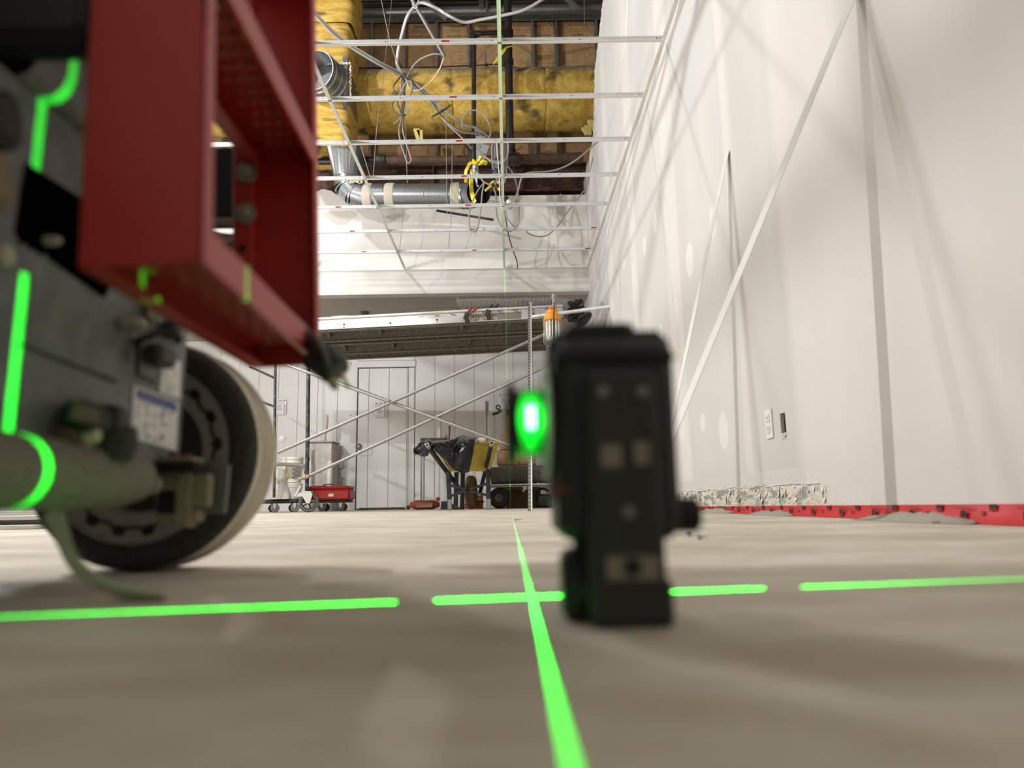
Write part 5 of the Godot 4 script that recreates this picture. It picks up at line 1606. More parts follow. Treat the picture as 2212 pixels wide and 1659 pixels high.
# --- right wall ---------------------------------------------------------------------------------------------------------
func wall_image() -> Image:
	# z from -8.75 to 1.25 across, y from 0 to 4.2 down: board paper, sanded joint compound, water damage along the base
	var w := 2000
	var h := 840
	var im := Image.create(w, h, false, Image.FORMAT_RGB8)
	var base := rgb(214, 211, 206)
	var board := rgb(202, 201, 198)
	var n1 := noise(0.004, 3, FastNoiseLite.TYPE_SIMPLEX_SMOOTH, 91)
	var n2 := noise(0.05, 3, FastNoiseLite.TYPE_SIMPLEX_SMOOTH, 92)
	for x in range(0, w, 4):
		var z := -8.75 + x / 200.0
		for y in range(0, h, 4):
			var yy := 4.2 - y / 200.0
			var k := n1.get_noise_2d(x * 2.5, y * 0.5)
			var c := base
			# taped joints every 1.22 m: a broad feathered band of compound
			var jd := absf(fposmod(z + 2.86 + 0.61, 1.22) - 0.61)
			var edge := 0.16 + 0.05 * n1.get_noise_2d(z * 40, yy * 60)
			if z < -2.45: c = board.lerp(base, clampf((edge - jd) / 0.03, 0, 1))
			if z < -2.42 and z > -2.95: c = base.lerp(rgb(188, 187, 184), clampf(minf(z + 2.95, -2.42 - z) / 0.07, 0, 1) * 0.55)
			c = c.lerp(rgb(222, 219, 214), clampf(k * 1.2, 0, 1) * 0.4).lerp(rgb(196, 193, 188), clampf(-k * 1.2, 0, 1) * 0.25)
			im.fill_rect(Rect2i(x, y, 4, 4), c)
	# dabs of filler over the screws
	var rg := RandomNumberGenerator.new()
	rg.seed = 5
	for q in 34:
		var z := -7.8 + (q % 12) * 0.41 + rg.randf_range(-0.06, 0.06)
		var yy := 0.5 + int(q / 12) * 0.75 + rg.randf_range(-0.2, 0.2)
		var rz := rg.randf_range(0.04, 0.08) * 200
		var ry := rg.randf_range(0.05, 0.11) * 200
		if z > -2.6: continue
		var cx := (z + 8.75) * 200
		var cy := (4.2 - yy) * 200
		for x in range(int(cx - rz), int(cx + rz)):
			for y in range(int(cy - ry), int(cy + ry)):
				if x < 0 or x >= w or y < 0 or y >= h: continue
				var d := pow((x - cx) / rz, 2) + pow((y - cy) / ry, 2)
				if d < 1: im.set_pixel(x, y, im.get_pixel(x, y).lerp(rgb(224, 222, 218), 0.75 * clampf((1 - d) * 5, 0, 1)))
	return im

func base_image() -> Image:
	# the foot of the wall, z from -5 to -1.2, y from 0 to 0.17: torn face paper, grey board, rust-brown specks
	var w := 1900
	var h := 85
	var im := Image.create(w, h, false, Image.FORMAT_RGB8)
	var n := noise(0.011, 3, FastNoiseLite.TYPE_SIMPLEX_SMOOTH, 93)
	var f := noise(0.09, 3, FastNoiseLite.TYPE_SIMPLEX_SMOOTH, 94)
	for x in w:
		var z := -5.0 + x / 500.0
		for y in h:
			var yy := 0.17 - y / 500.0
			var under := rgb(214, 211, 206) if z > -2.42 else rgb(206, 204, 200)
			var lim := 0.112 + 0.01 * f.get_noise_2d(x * 0.12, 3) - 0.012 * clampf((z + 2.7) * 2.0, 0, 3)
			var fade := clampf((-2.22 - z) / 0.25 + 0.5 * f.get_noise_2d(x * 0.2, y * 0.4), 0, 1)
			var c := under
			if yy < lim:
				var g := n.get_noise_2d(x * 1.1, y * 3.2) + 0.35 * f.get_noise_2d(x * 0.5, y * 0.9)
				var d := rgb(216, 210, 197)
				if g > 0.1: d = rgb(146, 150, 138)
				elif g > 0.02: d = rgb(198, 200, 200)
				elif g < -0.3: d = rgb(196, 182, 156)
				elif yy < 0.05 and g < -0.1: d = rgb(206, 194, 168)
				if yy > lim - 0.004: d = rgb(232, 230, 226)
				c = under.lerp(d, fade)
			elif yy < lim + 0.003 and fade > 0.4: c = rgb(150, 146, 138)
			im.set_pixel(x, y, c)
	var rg := RandomNumberGenerator.new()
	rg.seed = 6
	for k in 5200:
		var z := -2.85 + 0.22 * rg.randfn() * (1.0 if k % 4 else 2.0)
		var yy := absf(rg.randfn()) * 0.045 + 0.02
		var x := int((z + 5.0) * 500)
		var y := int((0.17 - yy) * 500)
		if x < 0 or x >= w - 1 or y < 0 or y >= h: continue
		var c := rgb(104, 96, 82) if k % 5 < 2 else rgb(236, 233, 226)
		im.set_pixel(x, y, c)
		if k % 2: im.set_pixel(x + 1, y, c)
	return im

func right_side():
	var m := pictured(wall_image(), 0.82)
	var hole := [on_wall(1685, 893), on_wall(1696, 935)]
	var hz0: float = minf(hole[0].z, hole[1].z)
	var hz1: float = maxf(hole[0].z, hole[1].z)
	hz0 = on_wall(1686, 912).z; hz1 = on_wall(1697, 912).z
	var hy0: float = on_wall(1690, 936).y
	var hy1: float = on_wall(1690, 892).y
	var zm := (hz0 + hz1) / 2
	var c1 := on_wall(1303, 0)
	var c2 := on_wall(1285, 158)
	var c3 := on_wall(1283, 290)
	var far := PackedVector2Array([Vector2(-10.45, 0), Vector2(zm, 0), Vector2(zm, hy0), Vector2(hz0, hy0), Vector2(hz0, hy1), Vector2(zm, hy1), Vector2(zm, 6.9), Vector2(c1.z + 0.5, 6.9), Vector2(c1.z, c1.y), Vector2(c2.z, c2.y), Vector2(c3.z - 0.1, c3.y), Vector2(-8.62, 4.1), Vector2(-8.62, 2.6), Vector2(-10.45, 2.6)])
	var near := PackedVector2Array([Vector2(zm, 0), Vector2(4.1, 0), Vector2(4.1, 6.9), Vector2(zm, 6.9), Vector2(zm, hy1), Vector2(hz1, hy1), Vector2(hz1, hy0), Vector2(zm, hy0)])
	var root := MeshInstance3D.new()
	var s := Shape.new()
	for poly in [far, near]:
		var ids := Geometry2D.triangulate_polygon(poly)
		for i in range(0, ids.size(), 3):
			var P := []
			var U := []
			for k in 3:
				var q: Vector2 = poly[ids[i + k]]
				P.append(Vector3(WALL_X, q.y, q.x))
				U.append(Vector2((q.x + 8.75) / 10.0, 1.0 - q.y / 4.2))
			if (P[1] - P[0]).cross(P[2] - P[0]).x < 0: s.tri(P[0], P[2], P[1], -1, U[0], U[2], U[1])
			else: s.tri(P[0], P[1], P[2], -1, U[0], U[1], U[2])
			for k in 3: P[k] += Vector3(0.014, 0, 0)
			s.tri(P[0], P[1], P[2], -1, U[0], U[1], U[2])
		for i in poly.size():
			var a: Vector2 = poly[i]
			var b: Vector2 = poly[(i + 1) % poly.size()]
			if absf(a.x - zm) < 1e-4 and absf(b.x - zm) < 1e-4: continue
			s.face([Vector3(WALL_X, a.y, a.x), Vector3(WALL_X, b.y, b.x), Vector3(WALL_X + 0.014, b.y, b.x), Vector3(WALL_X + 0.014, a.y, a.x)], Vector3(WALL_X + 0.007, 1.5, -3))
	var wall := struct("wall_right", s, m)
	s = Shape.new()
	var bc := Vector3(WALL_X + 0.05, (hy0 + hy1) / 2, zm)
	s.box(bc + Vector3(0.02, 0, 0), Vector3(0.004, hy1 - hy0 + 0.01, hz1 - hz0 + 0.01))
	s.box(bc + Vector3(-0.01, 0, (hz1 - hz0) / 2 + 0.002), Vector3(0.06, hy1 - hy0 + 0.01, 0.002))
	s.box(bc + Vector3(-0.01, 0, -(hz1 - hz0) / 2 - 0.002), Vector3(0.06, hy1 - hy0 + 0.01, 0.002))
	s.box(bc + Vector3(-0.01, (hy1 - hy0) / 2 + 0.002, 0), Vector3(0.06, 0.002, hz1 - hz0 + 0.01))
	s.box(bc + Vector3(-0.01, -(hy1 - hy0) / 2 - 0.002, 0), Vector3(0.06, 0.002, hz1 - hz0 + 0.01))
	part("box_recess", s, mat(rgb(74, 70, 64), 0.8), wall)
	s = Shape.new()
	s.box(Vector3(WALL_X - 0.0002, 0.085, -3.1), Vector3(0.0004, 0.17, 3.8))
	s.quad_uv(Vector3(WALL_X - 0.0005, 0.17, -5.0), Vector3(WALL_X - 0.0005, 0.17, -1.2), Vector3(WALL_X - 0.0005, 0, -1.2), Vector3(WALL_X - 0.0005, 0, -5.0))
	part("torn_face_paper", s, pictured(base_image(), 0.85), wall)
	# ragged paper round the hole and torn flakes along the base
	var rg := RandomNumberGenerator.new()
	rg.seed = 9
	s = Shape.new()
	for k in 60:
		var z := rg.randf_range(-4.6, -2.25)
		var y := rg.randf_range(0.06, 0.115)
		if k < 8: z = zm + rg.randf_range(-0.02, 0.02); y = hy0 - 0.008 + rg.randf_range(-0.012, 0.006)
		var p := Vector3(WALL_X - 0.001, y, z)
		var a := rg.randf_range(0.006, 0.03) if k >= 8 else 0.006
		var b := rg.randf_range(0.004, 0.02) if k >= 8 else 0.004
		var o := rg.randf_range(0.002, 0.01)
		s.tri(p, p + Vector3(-o, -b, a), p + Vector3(0, b * 0.3, a * 1.2), -1)
		s.tri(p, p + Vector3(-o * 0.7, -b * 1.4, a * 0.2), p + Vector3(-o, -b, a), -1)
	for k in 14:
		var z := -4.0 + k * 0.125
		var p := Vector3(WALL_X - 0.002, 0.113 + 0.003 * sin(k * 2.3), z)
		s.box(p, Vector3(0.006, 0.004, 0.13), Basis(Vector3.RIGHT, 0.03 * sin(k * 1.7)), 0.001)
	var fl := part("torn_paper", s, mat(rgb(226, 223, 216), 0.9), wall)
	fl.set_meta("kind", "stuff")
	# ragged board edge at the cut corner, wires of paper
	s = Shape.new()
	for e in [[c1, c2], [c2, c3]]:
		for k in 16:
			var p: Vector3 = e[0].lerp(e[1], k / 16.0)
			s.box(p + Vector3(0.006, 0, 0.02 * sin(k * 2.1)), Vector3(0.016, 0.08, 0.05), Basis(Vector3.RIGHT, k), 0.004)
	part("torn_edge", s, mat(rgb(222, 219, 213), 0.9), wall)
	# vertical board joint running up to the roof, torn tape
	s = Shape.new()
	var jt := smooth([on_wall(1356, -10), on_wall(1354, 66), on_wall(1350, 110), on_wall(1340, 160), on_wall(1330, 220), on_wall(1318, 270)], 4)
	s.strip(jt, Vector3(0, 0, 0.05), Vector3(-0.004, 0, 0))
	part("joint_tape", s, mat(rgb(226, 223, 217), 0.9), wall)
	# wall cover plate and outlet
	var oc := on_wall(1663, 916)
	var t := thing("wall_outlet", "white duplex wall outlet with a raised cover plate on the right wall", "outlet", oc)
	s = Shape.new()
	s.box(oc + Vector3(-0.003, 0, 0), Vector3(0.006, 0.114, 0.07), Basis(), 0.002)
	part("cover_plate", s, mat(rgb(224, 223, 219), 0.4), t)
	for k in [-1, 1]:
		s = Shape.new()
		s.box(oc + Vector3(-0.007, 0.021 * k, 0), Vector3(0.004, 0.03, 0.034), Basis(), 0.0015)
		var so := part("socket", s, mat(rgb(216, 215, 210), 0.4), t)
		s = Shape.new()
		for q in [[0.004, -0.007, 0.009], [0.004, 0.007, 0.007], [-0.008, 0, 0.005]]: s.box(oc + Vector3(-0.0092, 0.021 * k + q[0], q[1]), Vector3(0.0008, q[2], 0.002))
		part("slot", s, mat(rgb(60, 58, 55), 0.7), so)
	# red sheathing tape along the base
	var red := StandardMaterial3D.new()
	red.albedo_color = rgb(198, 28, 34); red.roughness = 0.32
	t = thing("sheathing_tape", "glossy red sheathing tape with black oval prints along the base of the right wall", "tape", Vector3(WALL_X, 0, -2.0))
	s = Shape.new()
	var n2 := noise(1.2, 3, FastNoiseLite.TYPE_SIMPLEX_SMOOTH, 95)
	var rows := [[], [], [], [], []]
	var z := -4.9
	while z < 1.2:
		var top := tape_top(z)
		var bulge := 0.004 + 0.006 * maxf(0, n2.get_noise_2d(z * 1.5, 2))
		rows[0].append(Vector3(WALL_X - 0.0008, top, z))
		rows[1].append(Vector3(WALL_X - 0.0012 - bulge * 0.3, top * 0.75, z))
		rows[2].append(Vector3(WALL_X - 0.002 - bulge * 0.7, top * 0.5, z))
		rows[3].append(Vector3(WALL_X - 0.004 - bulge, top * 0.24, z))
		rows[4].append(Vector3(WALL_X - 0.006 - bulge * 1.6, 0.001, z))
		z += 0.03
	s.sheet(rows)
	part("band", s, red, t)
	var ink := mat(rgb(52, 18, 20), 0.4)
	var k := 0
	z = -4.0
	s = Shape.new()
	var letters := Shape.new()
	var lines := Shape.new()
	while z < -1.2:
		var r := 0.0125
		var top := tape_top(z)
		var cy: float = top * 0.4 if k % 2 else top - 0.004
		var poly := PackedVector2Array()
		for i in 22:
			var a := TAU * i / 22
			poly.append(Vector2(sin(a) * r * (0.9 + 0.08 * cos(a)), minf(cos(a) * r * 1.05, top - cy - 0.0005)))
		var lean := -0.25 * (1.0 - cy / top)
		var up := Vector3(lean * 0.6, 1, 0).normalized()
		var cpos := Vector3(WALL_X - 0.0045 - 0.012 * (1 - cy / top), cy, z)
		s.plate(poly, cpos, Vector3.BACK, up, Vector3(-0.0006, 0, 0))
		letters.text("Tuck", 0.0085, Transform3D(Basis(Vector3.BACK, up, Vector3.BACK.cross(up)), cpos + Vector3(-0.0009, -0.004 - (0.0035 if k % 2 == 0 else 0.0), 0)), 0.0004, true)
		if k % 2:
			for o in [0.0, 0.003]: lines.box(cpos + Vector3(0.0, top * 0.45 - o, 0.0), Vector3(0.0008, 0.0011, 0.05))
			for o in 3: lines.box(cpos + Vector3(0.002, top * 0.25 - o * 0.004, 0.062), Vector3(0.0008, 0.002, 0.012))
		k += 1
		z += 0.105 - 0.008 * (k % 3)
	part("oval_print", s, ink, t)
	part("lettering", letters, mat(rgb(180, 60, 62), 0.4), t)
	part("fine_print", lines, mat(rgb(96, 20, 24), 0.4), t)
	# mortar smears at the foot of the tape
	var grit := mottled([rgb(158, 152, 138), rgb(180, 174, 160), rgb(196, 190, 177)], 0.06, Vector3(8, 8, 8), 0.95, 0, 0.2, 96)
	for q in [[-2.02, -1.52, 0.024, "mortar smear piled against the red tape near the loose screw"], [-3.75, -3.2, 0.02, "mortar smear against the red tape beyond the stick shadow, farthest from view"], [-2.95, -2.5, 0.018, "mortar smear against the red tape below the water-damaged drywall"]]:
		s = Shape.new()
		var g := [[], [], [], []]
		for i in 41:
			var e := i / 40.0
			var zz := lerpf(q[0], q[1], e)
			var hgt: float = q[2] * pow(sin(PI * clampf(e, 0.01, 0.99)), 0.6) * (1.0 + 0.35 * n2.get_noise_2d(zz * 9, 5)) + 0.0015 * sin(i * 2.7)
			g[0].append(Vector3(WALL_X - 0.006, hgt, zz))
			g[1].append(Vector3(WALL_X - 0.018, hgt * 0.85, zz))
			g[2].append(Vector3(WALL_X - 0.03 - hgt * 0.4, hgt * 0.35, zz))
			g[3].append(Vector3(WALL_X - 0.05 - hgt, 0.0005, zz))
		s.sheet(g)
		single("mortar_smear", s, grit, q[3], "mortar", "")
	# two white trim sticks leaning on the wall
	var wm := mat(rgb(226, 226, 223), 0.35)
	for q in [[[1852, -30], [1375.5, 1129.5], 0.05, "longer white metal trim stick leaning on the right wall, reaching out of view"], [[1571, 329], [1410, 1112], 0.045, "shorter white metal trim stick leaning on the right wall behind the laser level"]]:
		var a := on_wall(q[0][0], q[0][1], WALL_X - 0.006)
		var b := on_floor(q[1][0], q[1][1], 0.002)
		var d := (b - a).normalized()
		var nrm := Vector3(-1, 0, 0.08)
		nrm = (nrm - d * nrm.dot(d)).normalized()
		var side := nrm.cross(d).normalized()
		var bs := Basis(d, side, nrm)
		s = Shape.new()
		s.box((a + b) / 2, Vector3((a - b).length(), q[2], 0.0015), bs)
		single("trim_stick", s, wm, q[3], "trim", "white trim sticks against the wall")
	# loose screws
	var steel := mat(rgb(176, 180, 188), 0.3, 0.8)
	for q in [[2013, 1128, 0.3, "loose drywall screw by the mortar smear at the foot of the red tape"], [1512, 1161, 0.9, "loose screw on the slab just right of the laser level's knob"], [1489, 1154, 1.6, "loose screw half behind the laser level's knob"], [1112, 1123, 0.2, "tiny loose screw on the slab beside the laser line"]]:
		var p := on_floor(q[0], q[1], 0.004)
		var far2 := 1.0 if q[0] > 1200 else 1.6
		t = thing("screw", q[3], "screw", Vector3(p.x, 0, p.z), "loose screws on the slab")
		var dir := Vector3(cos(q[2]), 0.02, -sin(q[2]))
		s = Shape.new()
		s.lathe([[0.0, 0.0015], [0.0042, 0.001], [0.0042, -0.001], [0.0015, -0.004]], p, -dir, 14)
		part("head", s, steel, t)
		s = Shape.new()
		s.tube([p + dir * 0.003, p + dir * 0.02, p + dir * 0.026], [0.0015, 0.0015, 0.0002], 8)
		part("shank", s, steel, t)

func tape_top(z: float) -> float:
	return 0.0435 + (z + 1.4) * 0.0065

# --- scissor lift -------------------------------------------------------------------------------------------------------
func decal_image(head: bool) -> Image:
	var im := Image.create(96, 128, false, Image.FORMAT_RGB8)
	im.fill(rgb(238, 237, 239))
	var rg := RandomNumberGenerator.new()
	rg.seed = 3 if head else 4
	if head:
		im.fill_rect(Rect2i(5, 5, 86, 24), rgb(44, 52, 140))
		for k in 6: im.fill_rect(Rect2i(16 + k * 12, 12 + (k % 2) * 3, 4, 10), rgb(176, 178, 208))
	for k in 30:
		var x := 8 + (k % 5) * 17 + rg.randi_range(-3, 3)
		var y := (36 if head else 10) + int(k / 5) * (15 if head else 19) + rg.randi_range(-2, 2)
		if rg.randf() < 0.75: im.fill_rect(Rect2i(x, y, rg.randi_range(3, 9), rg.randi_range(4, 9)), rgb(64, 62, 64) if rg.randf() < 0.7 else rgb(130, 128, 130))
	return im

func side_plate(s: Shape, px: Array, wx: float, thick: float):
	# an outline on the upright plane at wx, given a thickness toward +x
	var poly := PackedVector2Array()
	for q in px:
		var p := on_wall(q[0], q[1], wx)
		poly.append(Vector2(-p.z, p.y))
	s.plate(poly, Vector3(wx - thick, 0, 0), Vector3(0, 0, -1), Vector3.UP, Vector3(thick, 0, 0))

func lift():
	var PX := -0.314
	var grey := mottled([rgb(104, 105, 108), rgb(116, 117, 120), rgb(126, 127, 129)], 0.02, Vector3(3, 3, 3), 0.55, 0.1, 0.0, 101)
	var dark := mat(rgb(46, 47, 49), 0.6)
	var black := mat(rgb(9, 9, 10), 0.85)
	var red := mat(rgb(172, 40, 32), 0.42)
	var dust := mottled([rgb(100, 98, 89), rgb(130, 126, 113), rgb(160, 154, 138)], 0.05, Vector3(9, 9, 9), 0.85, 0.1, 0.1, 102)
	var cream := mat(rgb(186, 180, 160), 0.6)
	var wz := -on_floor(300, 1237).z
	var wc := at(300, 977, wz)
	var R := wc.y
	var t := thing("scissor_lift", "grey scissor lift with red boarding ladder and pale-treaded wheel at the left edge", "scissor lift", Vector3(-0.9, 0, -0.6))
	# chassis and what stands on it outside the view
	var s := Shape.new()
	s.box(Vector3(-1.42, 0.31, -0.46), Vector3(2.18, 0.36, 0.42), Basis(), 0.01)
	part("chassis", s, dark, t)
	for k in 2:
		var y0 := 0.5 + k * 0.48
		for q in [[-2.3, -0.8, -0.34], [-0.8, -2.3, -0.94]]:
			s = Shape.new()
			var a := Vector3(q[0], y0, -0.7 + (0.14 if q[2] > -0.5 else -0.14))
			var b := Vector3(q[1], y0 + 0.48, a.z)
			s.box((a + b) / 2, Vector3((b - a).length(), 0.07, 0.04), basis_along(b - a), 0.004)
			part("scissor_arm", s, grey, t)
	s = Shape.new()
	s.box(Vector3(-1.68, 1.5, -0.73), Vector3(1.94, 0.1, 1.26), Basis(), 0.008)  # unseen deck, raised and widened to shade the near floor
	part("platform", s, grey, t)
	for z in [-0.13, -1.33]:
		s = Shape.new()
		for y in [2.05, 2.55]: s.rod(Vector3(-2.6, y, z), Vector3(-0.74, y, z), 0.018, 8)
		for x in [-2.6, -1.7, -0.74]: s.rod(Vector3(x, 1.54, z), Vector3(x, 2.55, z), 0.018, 8)
		part("guard_rail", s, red, t)
	# end plate and its ledge
	var zr := on_wall(396, 850, PX).z
	s = Shape.new()
	var y_top := 0.338
	s.plate(PackedVector2Array([Vector2(0.12, 0.075), Vector2(-zr - 0.02, 0.085), Vector2(-zr, 0.1), Vector2(-zr, 0.262), Vector2(-zr - 0.03, 0.3), Vector2(-zr - 0.09, y_top), Vector2(0.12, y_top)]), Vector3(PX - 0.012, 0, 0), Vector3(0, 0, -1), Vector3.UP, Vector3(0.012, 0, 0))
	part("end_plate", s, grey, t)
	s = Shape.new()
	var prof := [Vector2(-0.012, 0.0), Vector2(0.002, 0.0), Vector2(0.009, 0.002), Vector2(0.014, 0.008), Vector2(0.017, 0.018), Vector2(0.018, 0.12)]
	for i in prof.size() - 1:
		var a: Vector2 = prof[i]
		var b: Vector2 = prof[i + 1]
		s.face([Vector3(PX + a.x, y_top + a.y, -0.41), Vector3(PX + b.x, y_top + b.y, -0.41), Vector3(PX + b.x, y_top + b.y, -0.61), Vector3(PX + a.x, y_top + a.y, -0.61)], Vector3(PX - 0.2, y_top + 0.2, -0.4), 1)
	s.box(Vector3(PX + 0.010, y_top + 0.08, -0.506), Vector3(0.012, 0.12, 0.2))
	part("ledge", s, grey, t)
	# front panel above
	var pr := at(188, 60, 0.396).x
	var pb := at(100, 110, 0.396).y
	var pm := at(100, 60, 0.396).y
	s = Shape.new()
	s.box(Vector3(pr - 0.2, (pb + pm) / 2, -0.402), Vector3(0.4, pm - pb, 0.014), Basis(), 0.003)
	part("black_sill", s, black, t)
	s = Shape.new()
	s.box(Vector3(pr - 0.2, pm + 0.1, -0.404), Vector3(0.4, 0.2, 0.01), Basis(), 0.003)
	s.box(Vector3(pr - 0.005, pm + 0.1, -0.4), Vector3(0.01, 0.2, 0.01), Basis(), 0.003)
	part("front_panel", s, dark, t)
	# dark openings, studs, seam line
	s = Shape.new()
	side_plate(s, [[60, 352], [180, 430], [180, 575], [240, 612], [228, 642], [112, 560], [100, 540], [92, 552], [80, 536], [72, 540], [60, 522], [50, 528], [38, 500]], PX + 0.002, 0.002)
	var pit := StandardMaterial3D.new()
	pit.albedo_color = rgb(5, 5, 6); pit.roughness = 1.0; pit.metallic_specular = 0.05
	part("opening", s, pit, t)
	s = Shape.new()
	side_plate(s, [[38, 738], [60, 745], [250, 820], [250, 828], [60, 753], [38, 746]], PX + 0.001, 0.001)
	part("seam", s, mat(rgb(48, 48, 49), 0.8), t)
	for q in [[92, 520, 0.0035, 0.012, cream], [3, 552, 0.007, 0.006, cream], [256, 700, 0.005, 0.006, dust], [278, 700, 0.0055, 0.014, cream], [128, 940, 0.011, 0.018, mat(rgb(92, 72, 58), 0.7)], [138, 942, 0.008, 0.024, cream], [326, 668, 0.009, 0.008, cream], [328, 985, 0.002, 0.002, cream]]:
		s = Shape.new()
		s.lathe([[q[2], 0.0], [q[2], q[3] * 0.7], [q[2] * 0.6, q[3]], [0.0, q[3]]], on_wall(q[0], q[1], PX), Vector3.RIGHT, 12)
		part("bolt", s, q[4], t)
	s = Shape.new()
	s.box(on_wall(334, 668, PX + 0.006), Vector3(0.012, 0.02, 0.022), Basis(Vector3.RIGHT, 0.5), 0.005)
	part("hose_clip", s, cream, t)
	# tan box with a dark cap at the left edge
	s = Shape.new()
	s.box(on_wall(-34, 385, -0.300), Vector3(0.02, 0.04, 0.034), Basis(Vector3.RIGHT, 0.45), 0.01)
	part("tan_housing", s, mat(rgb(136, 120, 94), 0.8), t)
	s = Shape.new()
	s.box(on_wall(-22, 262, -0.30), Vector3(0.026, 0.03, 0.03), Basis(Vector3.RIGHT, 0.2), 0.006)
	s.box(on_wall(8, 226, -0.30), Vector3(0.014, 0.016, 0.014), Basis(), 0.004)
	part("switch_cap", s, mat(rgb(54, 52, 49), 0.7), t)
	# decals
	for q in [[[290, 832], [386, 868], [380, 974], [284, 945], true], [[352, 770], [391, 782], [389, 862], [345, 846], false]]:
		s = Shape.new()
		var c := []
		for k in 4: c.append(on_wall(q[k][0], q[k][1], PX + 0.0012))
		s.quad_uv(c[0], c[1], c[2], c[3])
		var b := Vector3(0.001, 0, 0)
		s.hull([c[0] - b * 0.2, c[1] - b * 0.2, c[2] - b * 0.2, c[3] - b * 0.2], [c[0] - b, c[1] - b, c[2] - b, c[3] - b])
		part("decal", s, pictured(decal_image(q[4]), 0.5), t)
	# latch
	s = Shape.new()
	s.tube(smooth([on_wall(300, 740, PX), on_wall(300, 736, PX + 0.016), on_wall(352, 716, PX + 0.018), on_wall(384, 726, PX + 0.018), on_wall(386, 736, PX)], 3), 0.003, 8)
	s.tube([on_wall(298, 740, PX + 0.006), on_wall(296, 808, PX + 0.006), on_wall(332, 826, PX + 0.006)], 0.0016, 6)
	part("latch_loop", s, black, t)
	s = Shape.new()
	s.box(on_wall(345, 770, PX + 0.008), Vector3(0.018, 0.018, 0.032), Basis(), 0.004)
	s.box(on_wall(370, 712, PX + 0.008), Vector3(0.016, 0.016, 0.012), Basis(), 0.003)
	part("latch_block", s, mat(rgb(58, 58, 59), 0.5), t)
	# sensor block and cap
	s = Shape.new()
	s.box(on_wall(190, 905, PX + 0.014), Vector3(0.024, 0.023, 0.042), Basis(), 0.006)
	s.box(on_wall(228, 908, PX + 0.016), Vector3(0.026, 0.022, 0.022), Basis(), 0.005)
	part("sensor", s, mat(rgb(30, 30, 29), 0.6), t)
	s = Shape.new()
	s.box(on_wall(185, 892, PX + 0.03), Vector3(0.002, 0.012, 0.03), Basis(), 0.0005)
	part("sensor_label", s, mat(rgb(92, 86, 68), 0.8), t)
	s = Shape.new()
	s.lathe([[0.0, 0.016], [0.016, 0.014], [0.018, 0.0], [0.014, -0.012], [0.0, -0.012]], on_wall(242, 962, PX + 0.016), Vector3.UP, 20)
	part("cap", s, mat(rgb(50, 50, 48), 0.7), t)
	# axle tube with its bracket
	var ax := Vector3(-0.313, 0.0845, 0)
	s = Shape.new()
	s.lathe([[0.0, 0.14], [0.0245, 0.14], [0.0245, 0.53], [0.0235, 0.565], [0.0195, 0.588], [0.012, 0.597], [0.0, 0.599]], ax, Vector3(0, 0.006, -1), 32, true)
	part("axle_tube", s, dust, t)
	s = Shape.new()
	s.rod(at(318, 1046, 0.632), at(344, 1046, 0.64), 0.0095, 18)
	s.lathe([[0.0, 0.006], [0.008, 0.004], [0.0095, 0.0]], at(330, 1046, 0.622), Vector3(-0.2, 0, 1), 16)
	part("pivot_pin", s, mat(rgb(168, 166, 158), 0.4, 0.3), t)
	s = Shape.new()
	s.box(at(380, 1048, 0.645), Vector3(0.026, 0.036, 0.024), Basis(), 0.004)
	s.box(at(404, 1078, 0.64), Vector3(0.014, 0.05, 0.02), Basis(), 0.002)
	s.box(at(384, 1114, 0.645), Vector3(0.042, 0.012, 0.02), Basis(), 0.002)
	s.box(at(420, 1060, 0.64), Vector3(0.03, 0.03, 0.012), Basis(), 0.002)
	s.box(at(380, 996, 0.645), Vector3(0.042, 0.006, 0.03), Basis(), 0.002)
	part("bracket", s, mottled([rgb(108, 102, 82), rgb(138, 132, 110), rgb(172, 166, 146)], 0.06, Vector3(9, 9, 9), 0.8, 0, 0, 103), t)
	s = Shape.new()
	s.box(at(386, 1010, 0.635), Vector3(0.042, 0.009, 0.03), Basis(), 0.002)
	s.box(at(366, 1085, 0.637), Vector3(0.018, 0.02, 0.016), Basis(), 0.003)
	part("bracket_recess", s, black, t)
	s = Shape.new()
	s.plate(PackedVector2Array([Vector2(-0.012, -0.026), Vector2(0.012, -0.026), Vector2(0.014, 0.018), Vector2(0.004, 0.024), Vector2(-0.012, 0.022)]), at(460, 1048, 0.655), Vector3.RIGHT, Vector3.UP, Vector3(0, 0, -0.004))
	part("guard_plate", s, mat(rgb(122, 122, 120), 0.45, 0.3), t)
	s = Shape.new()
	s.box(at(374, 984, 0.64), Vector3(0.008, 0.008, 0.006), Basis(), 0.002)
	s.box(at(404, 986, 0.64), Vector3(0.008, 0.006, 0.006), Basis(), 0.002)
	part("lug", s, mat(rgb(120, 44, 36), 0.6), t)
	# wheel
	var zax := Vector3(0.0, 0, 1)
	s = Shape.new()
	var Wd := 0.07
	s.lathe([[R * 0.765, 0.0], [R * 0.80, 0.006], [R * 0.93, 0.005], [R * 0.985, -0.003], [R * 0.995, -0.010]], wc, zax, 72, true)
	part("tire_sidewall", s, mottled([rgb(38, 37, 36), rgb(54, 53, 51), rgb(70, 68, 64)], 0.04, Vector3(7, 7, 7), 0.85, 0, 0.05, 104), t)
	var tread := mottled([rgb(206, 197, 176), rgb(222, 214, 195), rgb(234, 228, 212)], 0.03, Vector3(8, 8, 8), 0.9, 0, 0.08, 105)
	s = Shape.new()
	s.lathe([[R * 0.994, -0.009], [R, -0.015], [R, -Wd + 0.008], [R * 0.985, -Wd], [R * 0.7, -Wd]], wc, zax, 72)
	part("tread", s, tread, t)
